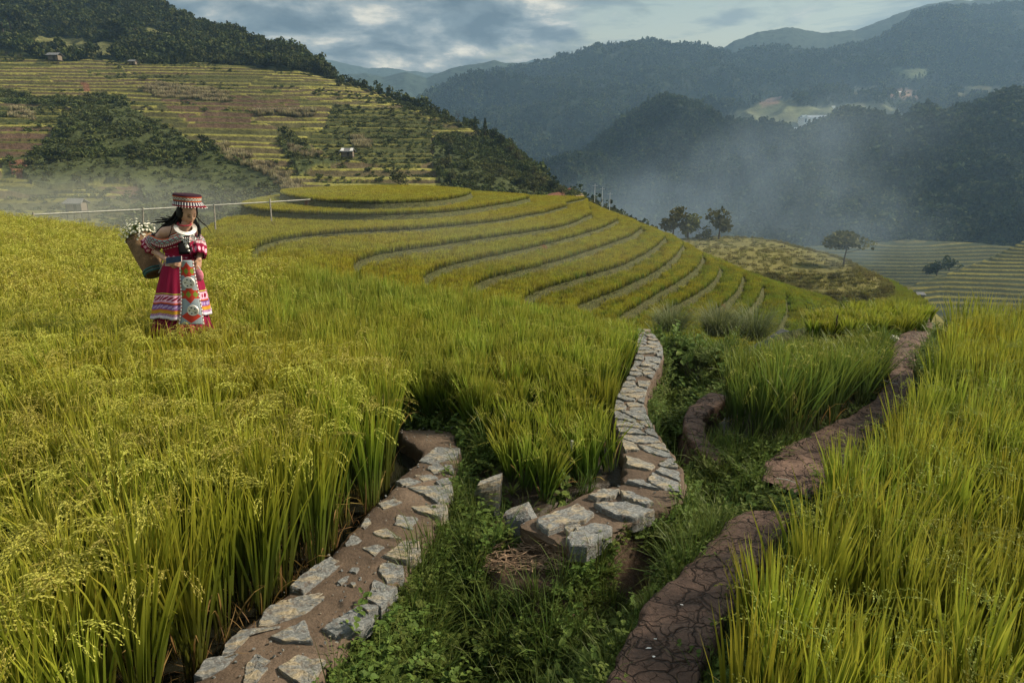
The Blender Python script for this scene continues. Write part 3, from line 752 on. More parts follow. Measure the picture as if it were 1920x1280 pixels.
TUF = leafmat('terrace_rice', [(0, (.05, .06, .012)), (.4, (.13, .14, .018)), (.85, (.30, .29, .028)), (1, (.42, .385, .045))], .35, .6, patch=(1.1, 1.0, .7), patchscale=.12)
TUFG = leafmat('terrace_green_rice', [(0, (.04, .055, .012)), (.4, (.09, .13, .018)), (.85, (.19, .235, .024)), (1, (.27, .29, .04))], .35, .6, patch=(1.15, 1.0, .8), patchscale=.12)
def tuft(name, seed, mt, R_=.28, H=.42, n=80, w=.032, arch=.6):
    r = np.random.default_rng(seed); V = []; Fc = []; T = []
    for i in range(n):
        a = r.uniform(0, 6.28); b = R_ * math.sqrt(r.random())
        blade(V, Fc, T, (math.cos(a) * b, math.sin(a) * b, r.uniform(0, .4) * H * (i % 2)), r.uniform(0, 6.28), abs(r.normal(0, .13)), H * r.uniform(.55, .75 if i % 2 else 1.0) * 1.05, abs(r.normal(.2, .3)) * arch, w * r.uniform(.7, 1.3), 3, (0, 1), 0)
    return mesh_np(name, np.array(V), Fc, mt, attrs={'tint': np.clip(T, 0, 1)}, link=False)
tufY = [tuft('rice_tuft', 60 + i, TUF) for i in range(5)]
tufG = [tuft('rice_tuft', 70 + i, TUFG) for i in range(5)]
Pts, Rz, Sc = [], [], []; G_ = []
for k in range(17):
    poly = terr[k]; lo, hi = poly.min(0), poly.max(0)
    hi = np.minimum(hi, [40, 96]); lo = np.maximum(lo, [-34, 16])
    P = jitter_grid(lo[0], hi[0], lo[1], hi[1], .42); P = P[inside(P, poly)]
    if k: P = P[~inside(P, terr[k - 1])]
    if k: P = P[seg_dist(P, terr[k - 1], True) > .45]
    P = P[seg_dist(P, poly, True) > .10]
    # a crisp row along the edge
    e = resample(poly, .3, True); tg = np.roll(e, -1, 0) - np.roll(e, 1, 0); nm = np.stack([tg[:, 1], -tg[:, 0]], 1); nm /= np.linalg.norm(nm, axis=1)[:, None] + 1e-9
    if .5 * np.sum(e[:, 0] * np.roll(e[:, 1], -1) - np.roll(e[:, 0], -1) * e[:, 1]) < 0: nm = -nm
    e = e - nm * .2
    if k: e = e[~inside(e, terr[k - 1])]
    P = np.vstack([P, e])
    P3 = np.c_[P, np.full(len(P), zk[k] + .02)]
    px = topx(P3 + [0, 0, .7]); mk = (px[:, 0] > -150) & (px[:, 0] < 2100) & (px[:, 1] < 760)
    Pts.append(P3[mk]); G_.append(np.full(mk.sum(), k))
Pts = np.vstack(Pts); G_ = np.concatenate(G_)
green = (rng.random(len(Pts)) < smooth(3, 14, G_ + 2 * fbm(Pts[:, 0] * .2, Pts[:, 1] * .2, 2, 3)) * .85)
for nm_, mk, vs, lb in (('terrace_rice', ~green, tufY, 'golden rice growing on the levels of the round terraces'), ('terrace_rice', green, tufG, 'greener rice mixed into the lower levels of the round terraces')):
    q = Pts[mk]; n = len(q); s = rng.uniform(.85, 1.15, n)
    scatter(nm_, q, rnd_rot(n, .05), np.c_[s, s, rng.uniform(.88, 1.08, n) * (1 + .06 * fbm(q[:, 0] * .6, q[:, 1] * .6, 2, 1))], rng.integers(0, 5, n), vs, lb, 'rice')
print('terrace tufts', len(Pts))

# ================================================================== terrain patches given by rows of (px, py, depth)
PXS = np.arange(-500, 2460, 20.0)
def row(pts):
    """pts: (px, py, depth) from left to right -> u, y, z over the common azimuth samples"""
    pts = np.array(pts, float)
    w = np.array([WD([(a, b)], d)[0] for a, b, d in pts])
    return w[:, 0] / w[:, 1], w[:, 1], w[:, 2]
def patch(rows, u0, u1, nu, nv, vpow=None):
    u = np.linspace(u0, u1, nu); Y = []; Z = []
    for r in rows:
        if isinstance(r, tuple):           # ('off', base row, dy, dz)
            Y.append(Y[-1] + r[1]); Z.append(Z[-1] + r[2]); continue
        a, y, z = row(r); Y.append(np.interp(u, a, y)); Z.append(np.interp(u, a, z))
    Y = np.array(Y); Z = np.array(Z); m = len(rows)
    v = np.linspace(0, m - 1, nv); i = np.clip(np.floor(v).astype(int), 0, m - 2); f = (v - i)[:, None]
    def cr(A):
        a0 = A[np.maximum(i - 1, 0)]; a1 = A[i]; a2 = A[i + 1]; a3 = A[np.minimum(i + 2, m - 1)]
        lin = a1 * (1 - f) + a2 * f
        c = .5 * (2 * a1 + (a2 - a0) * f + (2 * a0 - 5 * a1 + 4 * a2 - a3) * f * f + (3 * a1 - a0 - 3 * a2 + a3) * f ** 3)
        return lin * .6 + c * .4
    Yg, Zg = cr(Y), cr(Z)
    return np.repeat(u[None], nv, 0) * Yg, Yg, Zg

# ---- left hillside
LH = [
 [(-500,560,52),(0,520,56),(300,500,60),(480,470,66),(700,460,80),(1000,480,92),(1250,520,100)],
 [(-500,440,84),(0,415,88),(300,412,94),(480,405,100),(700,400,110),(1000,425,112),(1250,490,112)],
 [(-500,350,112),(0,350,112),(300,350,118),(480,350,122),(700,340,130),(900,350,132),(1060,395,126),(1250,480,116)],
 [(-500,240,150),(0,240,150),(300,250,152),(480,255,155),(700,270,160),(900,290,160),(1050,372,134),(1250,475,118)],
 [(-500,150,195),(0,165,190),(300,180,188),(480,190,186),(640,205,184),(800,240,176),(900,270,168),(1045,366,137),(1250,472,120)],
 [(-500,80,240),(0,110,232),(200,115,232),(400,122,228),(560,141,218),(640,160,212),(770,203,196),(892,249,176),(1040,358,140),(1250,470,122)],
 [(-500,-10,300),(0,60,290),(250,70,280),(400,95,262),(560,128,236),(640,156,218),(770,200,199),(894,247,179),(1040,357,142),(1250,469,124)],
 [(-500,-200,380),(0,-70,370),(180,-30,355),(300,12,335),(370,50,315),(450,72,295),(520,95,275),(590,122,245),(640,154,221),(770,199,202),(896,246,181),(1040,356,144),(1250,468,126)],
 ('o', 40, -14), ('o', 120, -70)]
U0, U1 = (-500 - 960) / 1290, (1250 - 960) / 1300
X, Y, Z = patch(LH, U0, U1, 900, 1150)
sh = X.shape; P = np.stack([X.ravel(), Y.ravel()], 1)
px = topx(np.c_[P, Z.ravel()]); pxx, pxy = px[:, 0], px[:, 1]
wob = 14 * fbm(P[:, 0] * .05, P[:, 1] * .05, 4, 21)
pq = np.stack([pxx + wob, pxy + 8 * fbm(P[:, 0] * .06, P[:, 1] * .06, 3, 33)], 1)
def zone(*polys):
    r = np.zeros(len(pq), bool)
    for q in polys: r |= inside(pq, np.array(q, float))
    return r
vrow = np.repeat(np.linspace(0, len(LH) - 1, sh[0])[:, None], sh[1], 1).ravel()
forest = (pq[:, 1] < np.interp(pq[:, 0], [-500, 0, 130, 240, 420, 560, 640, 700], [95, 102, 112, 114, 122, 137, 150, 150])) | (vrow > 7.02)
meadow = zone([(60,66),(130,72),(220,82),(240,100),(150,104),(60,100)], [(0,60),(40,66),(40,72),(0,74)], [(270,52),(330,55),(335,72),(275,68)])
shrub = zone([(95,255),(130,215),(150,175),(190,168),(235,190),(280,222),(330,250),(390,275),(450,305),(520,335),(590,372),(600,420),(300,420),(262,345),(200,338),(150,345),(60,345),(40,320),(0,330),(0,300),(60,290)],
  [(-500,178),(0,168),(60,176),(150,178),(150,198),(60,196),(-500,200)],
  [(820,250),(905,256),(1000,300),(1100,372),(1260,440),(1260,520),(820,520),(828,345),(815,300)], [(525,248),(560,262),(600,295),(640,300),(560,330),(530,280)], [(450,392),(260,392),(200,430),(440,440)])
dgreen = zone([(620,195),(760,205),(800,225),(815,300),(760,310),(660,300),(560,262),(600,240)], [(-500,200),(115,205),(115,232),(-500,235)])
brown = zone([(285,165),(340,172),(460,178),(560,184),(565,205),(470,215),(470,235),(370,235),(320,200)], [(-500,236),(112,236),(112,262),(60,285),(-500,285)], [(165,345),(300,345),(305,366),(160,366)])
redsc = zone([(150,150),(165,152),(172,168),(158,166)], [(10,300),(50,298),(40,325),(20,320)])
terrace = ~(forest | shrub) | redsc
# terrace steps
step = np.where(dgreen | (pq[:, 1] < 200), 1.25, 1.6)
zb = Z.ravel() + .9 * fbm(P[:, 0] * .018, P[:, 1] * .018, 3, 14) + .25 * fbm(P[:, 0] * .08, P[:, 1] * .08, 2, 15)
seg = np.floor(fbm(P[:, 0] * .011 + 3, P[:, 1] * .03, 2, 51) * 5) * .37     # fields shift from farm to farm
t = zb / step + seg; fl = np.floor(t); fr = t - fl
prof = np.where(fr < .45, 0, smooth(.45, .97, fr))
zt = (fl + prof - seg) * step - (zb - Z.ravel())
z2 = np.where(terrace, zt, Z.ravel() + 2.2 * fbm(P[:, 0] * .09, P[:, 1] * .09, 4, 8) * np.where(forest, 1.5, 1))
lip = terrace & (fr > .80); ric = terrace & ((fr > .84) | (fr < .45))
hsh = _h(fl.astype(np.int64), np.floor(seg * 10).astype(np.int64) + np.floor(P[:, 0] / 33 + fl * .37).astype(np.int64), 4)
Yc = np.array([.19, .175, .04]); Ye = np.array([.115, .115, .032]); Gr = np.array([.062, .070, .024]); Br = np.array([.085, .055, .036])
col = np.zeros((len(P), 3)) + Gr
rise = Gr * (1 - (hsh * .7)[:, None]) + Br * (hsh * .9)[:, None]
rise = np.where(brown[:, None], Br * 1.15, rise); rise = np.where(dgreen[:, None], Gr * .9, rise)
bright = np.where(hsh > .35, 1.0, .5); bright = np.where(dgreen, bright * .45, bright); bright = np.where(brown & (hsh > .45), .3, bright)
bright = bright * (.75 + .5 * vnoise(P[:, 0] * .05, P[:, 1] * .05, 77))
col = np.where(terrace[:, None], rise, col)
col = np.where(ric[:, None], Ye * (1 - .5 * dgreen[:, None]) * (.6 + .5 * hsh[:, None]), col)
col = np.where(lip[:, None], Yc * bright[:, None] + Gr * .4, col)
col = np.where((forest & ~meadow)[:, None], np.array([.022, .032, .014]), col)
col = np.where(shrub[:, None], np.array([.055, .066, .024]), col)
col = np.where(meadow[:, None], np.array([.12, .12, .045]), col)
col = np.where(redsc[:, None], np.array([.17, .085, .05]), col)
col *= (.8 + .4 * vnoise(P[:, 0] * .7, P[:, 1] * .7, 5))[:, None]
def mat_attr(name, sc=2.0, bs=1.0, amp=.5):
    m, nt, out = M(name); b = bsdf(nt, out, .95, .1)
    a = N(nt, 'ShaderNodeAttribute', attribute_name='col'); n = noise(nt, sc, 6, .7)
    c = mix(nt, 1.0, a.outputs['Color'], ramp(nt, n.outputs[0], [(.3, 1 - amp), (.7, 1 + amp)]).outputs[0], 'MULTIPLY')
    L(nt, c, b.inputs['Base Color']); bump(nt, n.outputs[0], b, 1, bs); return m
HILL = mat_attr('hillside_cover', 1.3, .4)
o = mesh_np('hillside', np.c_[P, z2], grid_faces(sh[1], sh[0]), HILL, attrs={'col': col})
props(o, 'big terraced hillside with shrub gullies and ploughed brown plots', 'hillside', kind='structure')
LHs = dict(P=P, z=z2, px=px, pq=pq, forest=forest & ~meadow, shrub=shrub, terrace=terrace, vrow=vrow, dgreen=dgreen, brown=brown, sh=sh)
# ================================================================== second mound behind the round terraces, right
def slab_stack(name, specs, mat, label, kindname='hillside', seed0=40):
    """specs: (world polygon, z top, drop)"""
    VV, FF = [], []; off = 0; out_ = []
    for k, (poly, zt, drop, flare) in enumerate(specs):
        p = resample(chaikin(poly, 2, True), .5, True)
        if .5 * np.sum(p[:, 0] * np.roll(p[:, 1], -1) - np.roll(p[:, 0], -1) * p[:, 1]) < 0: p = p[::-1]
        tg = np.roll(p, -1, 0) - np.roll(p, 1, 0); nm = np.stack([tg[:, 1], -tg[:, 0]], 1); nm /= np.linalg.norm(nm, axis=1)[:, None] + 1e-9
        n = len(p); rings = []
        for f in (1, .8, .6, .4, .2, .06, 0):
            w = (.3 * fbm(p[:, 0] * .7 + f * 2, p[:, 1] * .7, 3, seed0 + k) + .12 * fbm(p[:, 0] * 3 + f * 9, p[:, 1] * 3, 2, 5)) * min(1, flare)
            rings.append(np.c_[p + nm * (f * flare + w)[:, None], np.full(n, zt - drop * f) - (0.12 if f == 0 else 0) + .12])
        rings[-1][:, 2] = zt
        V = np.vstack(rings); VV.append(V); FF += [tuple(f + off) for f in grid_faces(n, 7, True)]; FF.append(tuple(range(off + 6 * n, off + 7 * n))); off += len(V); out_.append(p)
    o = mesh_np(name, np.vstack(VV), FF, mat); props(o, label, 'hillside', kind='structure'); return out_
def flat(pts, H): return W(pts, CZ - H)[:, :2]
md, nt, out = M('fallow_grass'); b = bsdf(nt, out, .95, .1)
n1 = noise(nt, .35, 7, .65); n2 = noise(nt, 4, 6, .7)
c = mix(nt, ramp(nt, n1.outputs[0], [(.42, 0), (.58, 1)]).outputs[0], ramp(nt, n2.outputs[0], [(.3, (.09, .088, .03)), (.7, (.17, .155, .05))]).outputs[0], ramp(nt, n2.outputs[0], [(.3, (.15, .14, .042)), (.7, (.25, .225, .075))]).outputs[0])
L(nt, c, b.inputs['Base Color']); bump(nt, n2.outputs[0], b, 1, .3); FALLOW = md
HM = 12.5
top = flat([(1235,458),(1262,452),(1300,448),(1345,445),(1400,446),(1450,452),(1500,466),(1555,478),(1592,496),(1600,506),(1560,512),(1480,514),(1400,508),(1320,495),(1260,478)], HM)
led1 = flat([(1180,468),(1230,462),(1400,452),(1560,482),(1620,510),(1652,524),(1650,541),(1600,548),(1500,549),(1400,545),(1300,520)], HM + 1.4)
led2 = flat([(1150,480),(1400,462),(1620,512),(1668,530),(1720,560),(1735,573),(1700,582),(1620,587),(1540,584),(1440,575),(1300,560)], HM + 2.6)
m2 = slab_stack('second_mound', [(top, CZ - HM, 1.9, 2.6), (led1, CZ - HM - 1.4, 1.7, 1.6), (led2, CZ - HM - 2.6, 14, 16)], FALLOW, 'olive grassy mound with flat levels behind the round terraces')
P = jitter_grid(led2[:, 0].min(), led2[:, 0].max(), led2[:, 1].min(), led2[:, 1].max(), .42)
P = P[inside(P, led2) & ~inside(P, led1 + 0) & (seg_dist(P, led1, True) > 1.2)]
q = np.c_[P, np.full(len(P), CZ - HM - 2.6)]; n = len(q)
scatter('ledge_rice', q, rnd_rot(n, .05), rng.uniform(1.2, 1.6, n), rng.integers(0, 5, n), tufG, 'green rice on the lowest level of the grassy mound', 'rice')
# rough grass over the fallow mound
SHR = leafmat('rough_grass', [(0, (.04, .04, .014)), (.6, (.17, .155, .045)), (1, (.30, .26, .09))], .3, .8, patch=(.8, .85, .75), patchscale=.12)
rg = [tuft('rough_tuft', 80 + i, SHR, R_=.5, H=.55, n=60, w=.05, arch=1.6) for i in range(4)]
pts = []
for poly, z in ((top, CZ - HM), (led1, CZ - HM - 1.4)):
    P = jitter_grid(poly[:, 0].min(), poly[:, 0].max(), poly[:, 1].min(), poly[:, 1].max(), .9); P = P[inside(P, poly) & (rng.random(len(P)) < .5)]; pts.append(np.c_[P, np.full(len(P), z - .12)])
for poly, z0, dr, fl in ((top, CZ - HM, 1.4, 1.8), (led1, CZ - HM - 1.4, 1.2, 1.2)):
    e = resample(chaikin(poly, 2, True), .45, True)
    if .5 * np.sum(e[:, 0] * np.roll(e[:, 1], -1) - np.roll(e[:, 0], -1) * e[:, 1]) < 0: e = e[::-1]
    tg = np.roll(e, -1, 0) - np.roll(e, 1, 0); nm = np.stack([tg[:, 1], -tg[:, 0]], 1); nm /= np.linalg.norm(nm, axis=1)[:, None] + 1e-9
    for f in (.1, .35, .6, .85): pts.append(np.c_[e + nm * (f * fl + .3), np.full(len(e), z0 - dr * f)])
q = np.vstack(pts); q[:, :2] += rng.normal(0, .2, (len(q), 2)); n = len(q)
scatter('rough_grass', q, rnd_rot(n, .2), rng.uniform(.5, 1.0, n), rng.integers(0, 4, n), rg, 'dry olive rough grass over the flat topped mound', 'grass')

# ================================================================== far right terraced slopes and wooded hills
def terraced_patch(name, rows, x0, x1, nu, nv, step, cy, cg, label, seed, amp=.6, back=()):
    X, Y, Z = patch(rows + list(back), (x0 - 960) / 1310, (x1 - 960) / 1310, nu, nv)
    P = np.stack([X.ravel(), Y.ravel()], 1)
    zb = Z.ravel() + amp * fbm(P[:, 0] * .02, P[:, 1] * .02, 3, seed)
    t = zb / step; fl = np.floor(t); fr = t - fl
    zt = (fl + np.where(fr < .45, 0, smooth(.45, .97, fr))) * step
    h = _h(fl.astype(np.int64), np.floor(P[:, 0] / 25).astype(np.int64) * 0, seed)
    ric = (fr > .74) | (fr < .12)
    col = np.where(ric[:, None], np.array(cy) * (.7 + .5 * h[:, None]), np.array(cg))
    v = np.repeat(np.linspace(0, len(rows + list(back)) - 1, X.shape[0])[:, None], X.shape[1], 1).ravel()
    wild = smooth(.1, .35, fbm(P[:, 0] * .03, P[:, 1] * .03, 3, seed + 2))[:, None]
    col = col * (1 - wild * .6) + np.array([.035, .045, .018]) * wild * .6
    o = mesh_np(name, np.c_[P, zt], grid_faces(X.shape[1], X.shape[0]), HILL, attrs={'col': col * (.8 + .4 * vnoise(P[:, 0] * .5, P[:, 1] * .5, 3))[:, None]})
    return props(o, label, 'hillside', kind='structure')
terraced_patch('hillside', [
  [(1560,640,170),(1700,620,172),(1850,620,172),(2300,640,170)],
  [(1560,600,190),(1690,556,196),(1720,575,192),(1850,590,186),(2300,600,180)],
  [(1560,590,193),(1695,546,201),(1760,550,203),(1850,545,203),(1920,540,203),(2300,520,203)],
  [(1560,585,195),(1705,539,206),(1780,522,214),(1850,508,219),(1920,500,222),(2300,450,226)],
  [(1560,582,197),(1712,534,210),(1790,508,222),(1850,486,232),(1920,452,243),(2300,320,262)]],
  1560, 2300, 560, 620, .82, (.14, .125, .025), (.03, .036, .013), 'ochre terraced spur at the right edge of the valley', 71, back=[('o', 25, -14), ('o', 60, -40)])
terraced_patch('hillside', [
  [(1400,640,250),(1700,640,250),(2100,640,250)],
  [(1400,560,278),(1700,550,278),(2100,550,278)],
  [(1400,508,300),(1620,500,300),(1700,498,300),(1850,500,300),(2100,500,300)],
  [(1400,478,322),(1620,468,322),(1700,460,326),(1850,470,324),(2100,465,324)],
  [(1400,466,332),(1600,460,334),(1700,451,340),(1850,456,340),(2100,440,340)]],
  1400, 2100, 420, 460, .95, (.085, .080, .022), (.024, .032, .012), 'faded brown terraces in the valley below the wooded slope', 73, back=[('o', 30, -4), ('o', 40, -8)])

# ---- wooded hills: terrain with a wood standing on it
def crown_blob(name, seed, mt, n=90, rx=.5, rz=.5, z0=.5, leaf=.2, conif=False, trunk=None, lobes=6, trunkmat=None):
    """a crown of many leaf-clump faces, unit height 1"""
    r = np.random.default_rng(seed); V = []; Fc = []; T = []; Mi = []
    L_ = [(r.uniform(-.55, .55) * rx, r.uniform(-.55, .55) * rx, z0 + r.uniform(-.6, .6) * rz, r.uniform(.35, .62)) for _ in range(lobes)]
    for i in range(n):
        if conif:
            t = r.random() ** .8; a = r.uniform(0, 6.28); R_ = rx * (1 - t) * r.uniform(.4, 1.0) + .01
            c = np.array([math.cos(a) * R_, math.sin(a) * R_, z0 - rz + 2 * rz * t - R_ * .25])
        else:
            l = L_[i % lobes]; d = r.normal(0, 1, 3); d /= np.linalg.norm(d); k = r.uniform(.55, 1.05) * l[3]
            c = np.array([l[0] + d[0] * k * rx, l[1] + d[1] * k * rx, l[2] + d[2] * k * rz])
        a1 = r.normal(0, 1, 3); a1 /= np.linalg.norm(a1); a2 = np.cross(a1, r.normal(0, 1, 3)); a2 /= np.linalg.norm(a2) + 1e-6
        s = leaf * r.uniform(.5, 1.2); k = len(V); m = 5
        for j in range(m):
            w = 6.283 * j / m + r.uniform(-.3, .3); q = s * r.uniform(.55, 1.1); V.append(c + a1 * math.cos(w) * q + a2 * math.sin(w) * q * .7)
        T += [r.random()] * m; Fc.append(tuple(range(k, k + m))); Mi.append(0)
    if trunk:
        mb = MB(); mb.tube([(0, 0, 0), (.01, .0, z0 * .5), (-.01, .01, z0)], [trunk, trunk * .7, trunk * .35], 6)
        for i in range(5):
            a = r.uniform(0, 6.28); h = z0 * r.uniform(.5, .9); mb.tube([(0, 0, h), (math.cos(a) * rx * .35, math.sin(a) * rx * .35, h + rz * .4), (math.cos(a) * rx * .7, math.sin(a) * rx * .7, h + rz * .75)], [trunk * .45, trunk * .3, trunk * .12], 5)
        k = len(V); V += [np.array(p) for p in mb.v]; Fc += [tuple(i + k for i in f) for f in mb.f]; T += [0] * len(mb.v); Mi += [1] * len(mb.f)
    return mesh_np(name, np.array(V), Fc, (mt, trunkmat or mt), attrs={'tint': T}, link=False, matidx=Mi)
BARK = plain('bark', (.07, .05, .035), .9, .1, .4, 8)
WOODG = leafmat('far_wood_leaf', [(0, (.012, .022, .010)), (.6, (.028, .042, .017)), (1, (.06, .075, .027))], .15, .9, spec=.05, patch=(1.9, 1.7, 1.3), patchscale=.02)
WOODL = leafmat('hill_wood_leaf', [(0, (.022, .032, .012)), (.6, (.05, .062, .02)), (1, (.085, .09, .03))], .15, .9, spec=.05)
wood = [crown_blob('wood_crown', 100 + i, WOODG, 70, .42, .45, .5, .17) for i in range(5)] + [crown_blob('wood_crown', 110 + i, WOODG, 60, .28, .5, .52, .13, conif=True) for i in range(3)]
woodL = [crown_blob('wood_crown', 120 + i, WOODL, 90, .45, .45, .5, .14) for i in range(6)]
BASEW = mat_attr('wood_floor', .08, 2)
def wooded(name, rows, x0, x1, nu, nv, th, npx, label, lab2, seed, rough=1.0, back=(('o', .12, -.1), ('o', .3, -.25)), clear=(), vs=None, D0=400, relief=1):
    rr = rows + [('o', D0 * b[1], D0 * b[2]) for b in back]
    X, Y, Z = patch(rr, (x0 - 960) / 1310, (x1 - 960) / 1310, nu, nv)
    sx_ = D0 * .02
    P = np.stack([X.ravel(), Y.ravel()], 1)
    v = np.repeat(np.linspace(0, len(rr) - 1, X.shape[0])[:, None], X.shape[1], 1).ravel()
    k = np.clip(np.abs(v - (len(rows) - 1)) * 1.5, .12, 1)
    ridge = 1 - np.abs(fbm(P[:, 0] / D0 * 7, P[:, 1] / D0 * 7, 4, seed)) * 2
    Zr = Z.ravel() + D0 * .036 * relief * rough * k * ridge + D0 * .004 * rough * fbm(P[:, 0] / D0 * 30, P[:, 1] / D0 * 30, 3, seed + 1)
    px = topx(np.c_[P, Zr]); col = np.zeros((len(P), 3)) + np.array([.022, .032, .016])
    cl = np.zeros(len(P), bool)
    for q, c in clear:
        w = px + np.stack([12 * fbm(px[:, 0] * .02, px[:, 1] * .05, 3, 9), 5 * fbm(px[:, 0] * .03, px[:, 1] * .05, 3, 19)], 1)
        i_ = inside(w, np.array(q, float)); col[i_] = np.array(c) * (.6 + .8 * vnoise(px[i_, 0] * .05, px[i_, 1] * .25, 4))[:, None]; cl |= i_
    o = mesh_np(name, np.c_[P, Zr], grid_faces(X.shape[1], X.shape[0]), BASEW, smooth_=True, attrs={'col': col}); props(o, label, 'hill', kind='structure')
    keepa = (P, Zr, px, v)
    # the wood: even spread over the terrain as seen, then jittered in place
    wt = (Y.ravel() / D0) ** 0 * 1.0
    ok = np.where(~cl & (v < len(rows) - 1 + .6) & (px[:, 0] > x0 - 40) & (px[:, 0] < min(x1, 2060)) & (px[:, 1] > -60) & (px[:, 1] < 640))[0]
    # cell area on the ground decides how many trees a cell gets
    dens = Y.ravel()[ok]; pr = dens / dens.sum()
    pick = rng.choice(ok, min(npx, len(ok) * 3), p=pr)
    du = X.reshape(-1)[pick]; q = np.c_[P[pick], Zr[pick]]; jit = D0 * .003
    q[:, 0] += rng.normal(0, jit, len(q)); q[:, 1] += rng.normal(0, jit, len(q)); q[:, 2] -= th * .1
    n = len(q); s = th * (.55 + .95 * rng.random(n) ** 2) * (.9 + .25 * fbm(q[:, 0] / D0 * 12, q[:, 1] / D0 * 12, 2, 3))
    ws = s * rng.uniform(.8, 1.2, n)
    vs = vs or wood
    scatter('far_wood', q, rnd_rot(n, .05), np.c_[ws, ws, s], rng.integers(0, len(vs), n), vs, lab2, 'wood')
    return keepa
# range B, behind the village
RB = [(500,345),(640,300),(770,205),(790,190),(830,155),(900,135),(960,120),(1030,118),(1050,106),(1080,114),(1105,96),(1135,80),(1165,87),(1172,94),(1185,84),(1220,72),(1245,76),(1262,83),(1285,79),(1330,81),(1375,99),(1410,89),(1460,83),(1490,93),(1530,112),(1562,102),(1635,76),(1685,44),(1720,17),(1760,10),(1840,6),(1920,0),(2100,-5),(2400,0)]
VIL = [([(1350,215),(1400,205),(1440,190),(1490,185),(1500,200),(1560,200),(1640,190),(1700,215),(1800,260),(1640,300),(1500,280),(1420,262),(1370,240)], (.10, .11, .055)),
  ([(1660,165),(1740,172),(1720,188),(1665,182)], (.17, .12, .09)), ([(1670,128),(1730,130),(1750,150),(1690,150)], (.07, .09, .045)), ([(1440,185),(1470,182),(1455,197),(1420,199)], (.18, .12, .09)), ([(1790,165),(1880,160),(1920,175),(1800,185)], (.10, .10, .055)), ([(1600,165),(1650,158),(1640,170),(1590,180)], (.10, .10, .055))]
RBs = wooded('hills', [
  [(x,520,676) for x in (400,1500,3250)],
  [(400,420,780),(900,400,780),(1300,330,780),(1500,290,780),(1800,290,780),(2500,300,780)],
  [(400,380,910),(760,330,910),(900,280,910),(1300,240,936),(1500,212,962),(1800,215,962),(2500,200,962)],
  [(500,350,1040),(780,250,1040),(900,200,1066),(1100,170,1118),(1300,165,1118),(1500,170,1118),(1620,160,1105),(1760,120,1105),(1920,110,1105),(2500,50,1105)],
  [(a, b + 13, 1300 + 40 * math.sin(a * .013)) for a, b in RB]], 400, 2450, 420, 260, 9.5, 42000,
  'long wooded mountain range behind the village', 'forest covering the mountain range behind the village', 21, clear=VIL, D0=1150)
# central mound C with the smoke at its foot
RC = [(800,420),(900,392),(980,360),(1040,322),(1085,283),(1130,243),(1165,215),(1205,196),(1235,184),(1270,178),(1305,186),(1325,200),(1352,222),(1385,232),(1420,238),(1460,256),(1500,270),(1560,290),(1620,300),(1700,320)]
wooded('hills', [
  [(x,620,377) for x in (780, 1720)],
  [(780,520,435),(1100,500,435),(1300,480,435),(1720,480,435)],
  [(780,470,500),(1000,430,500),(1150,390,500),(1300,370,500),(1450,370,500),(1720,400,500)],
  [(780,440,558),(980,385,558),(1100,325,558),(1200,280,573),(1300,270,573),(1400,300,566),(1550,330,566),(1720,360,566)],
  [(a, b + 17, 650) for a, b in RC]], 790, 1700, 300, 220, 7.0, 24000,
  'rounded wooded hill in the middle of the valley', 'forest on the rounded hill in the middle of the valley', 22, D0=620)
# dark wooded slope on the right
RD = [(1380,330),(1440,290),(1480,268),(1510,238),(1545,222),(1575,206),(1600,203),(1625,212),(1650,218),(1680,250),(1692,262),(1705,232),(1718,206),(1745,202),(1780,208),(1800,190),(1850,183),(1880,172),(1920,166),(2000,140),(2300,60)]
wooded('hills', [
  [(x,640,308) for x in (1300, 2400)],
  [(1300,520,338),(1500,490,352),(1620,466,375),(1750,470,375),(1830,474,368),(1920,452,352),(2300,380,330)],
  [(1300,480,390),(1500,400,390),(1620,380,420),(1750,380,420),(1920,360,398),(2300,280,375)],
  [(1300,430,450),(1500,320,450),(1620,300,465),(1750,290,465),(1920,260,450),(2300,180,435)],
  [(a, b + 20, 520) for a, b in RD]], 1330, 2300, 300, 240, 7.5, 20000,
  'dark wooded slope at the right side of the valley', 'dense dark forest on the slope at the right side of the valley', 23, D0=480, relief=.9)
# blue ranges, bare silhouettes a few pixels tall
def ridge(rr, D, label, seed, x0, x1, base=330, mat=BASEW):
    wooded_rows = [[(x, base, D * .75) for x in (x0 - 300, x1 + 300)], [(a, b + (base - b) * .4, D * .9) for a, b in rr], [(a, b, D) for a, b in rr], ('o', D * .1, -D * .05)]
    X, Y, Z = patch(wooded_rows, (x0 - 960) / 1310, (x1 - 960) / 1310, 500, 60)
    P = np.stack([X.ravel(), Y.ravel()], 1); v = np.repeat(np.linspace(0, 3, 60)[:, None], 500, 1).ravel()
    Zr = Z.ravel() + D * .012 * (1 - np.abs(fbm(P[:, 0] / D * 9, P[:, 1] / D * 9, 5, seed)) * 2) * np.clip(np.abs(v - 2), .1, 1) + D * .0012 * fbm(P[:, 0] / D * 160, P[:, 1] / D * 160, 3, seed)
    o = mesh_np('mountains', np.c_[P, Zr], grid_faces(500, 60), mat, attrs={'col': np.zeros((len(P), 3)) + np.array([.03, .045, .03])}, smooth_=True); props(o, label, 'mountain', kind='structure')
ridge([(1200,300),(1330,110),(1375,79),(1420,61),(1485,51),(1540,62),(1605,57),(1650,40),(1700,20),(1740,8),(1800,-2),(1820,2),(1860,-8),(1920,-14),(2080,-14),(2400,40)], 1500, 'hazy blue mountain ridge rising to the upper right corner', 31, 1180, 2400)
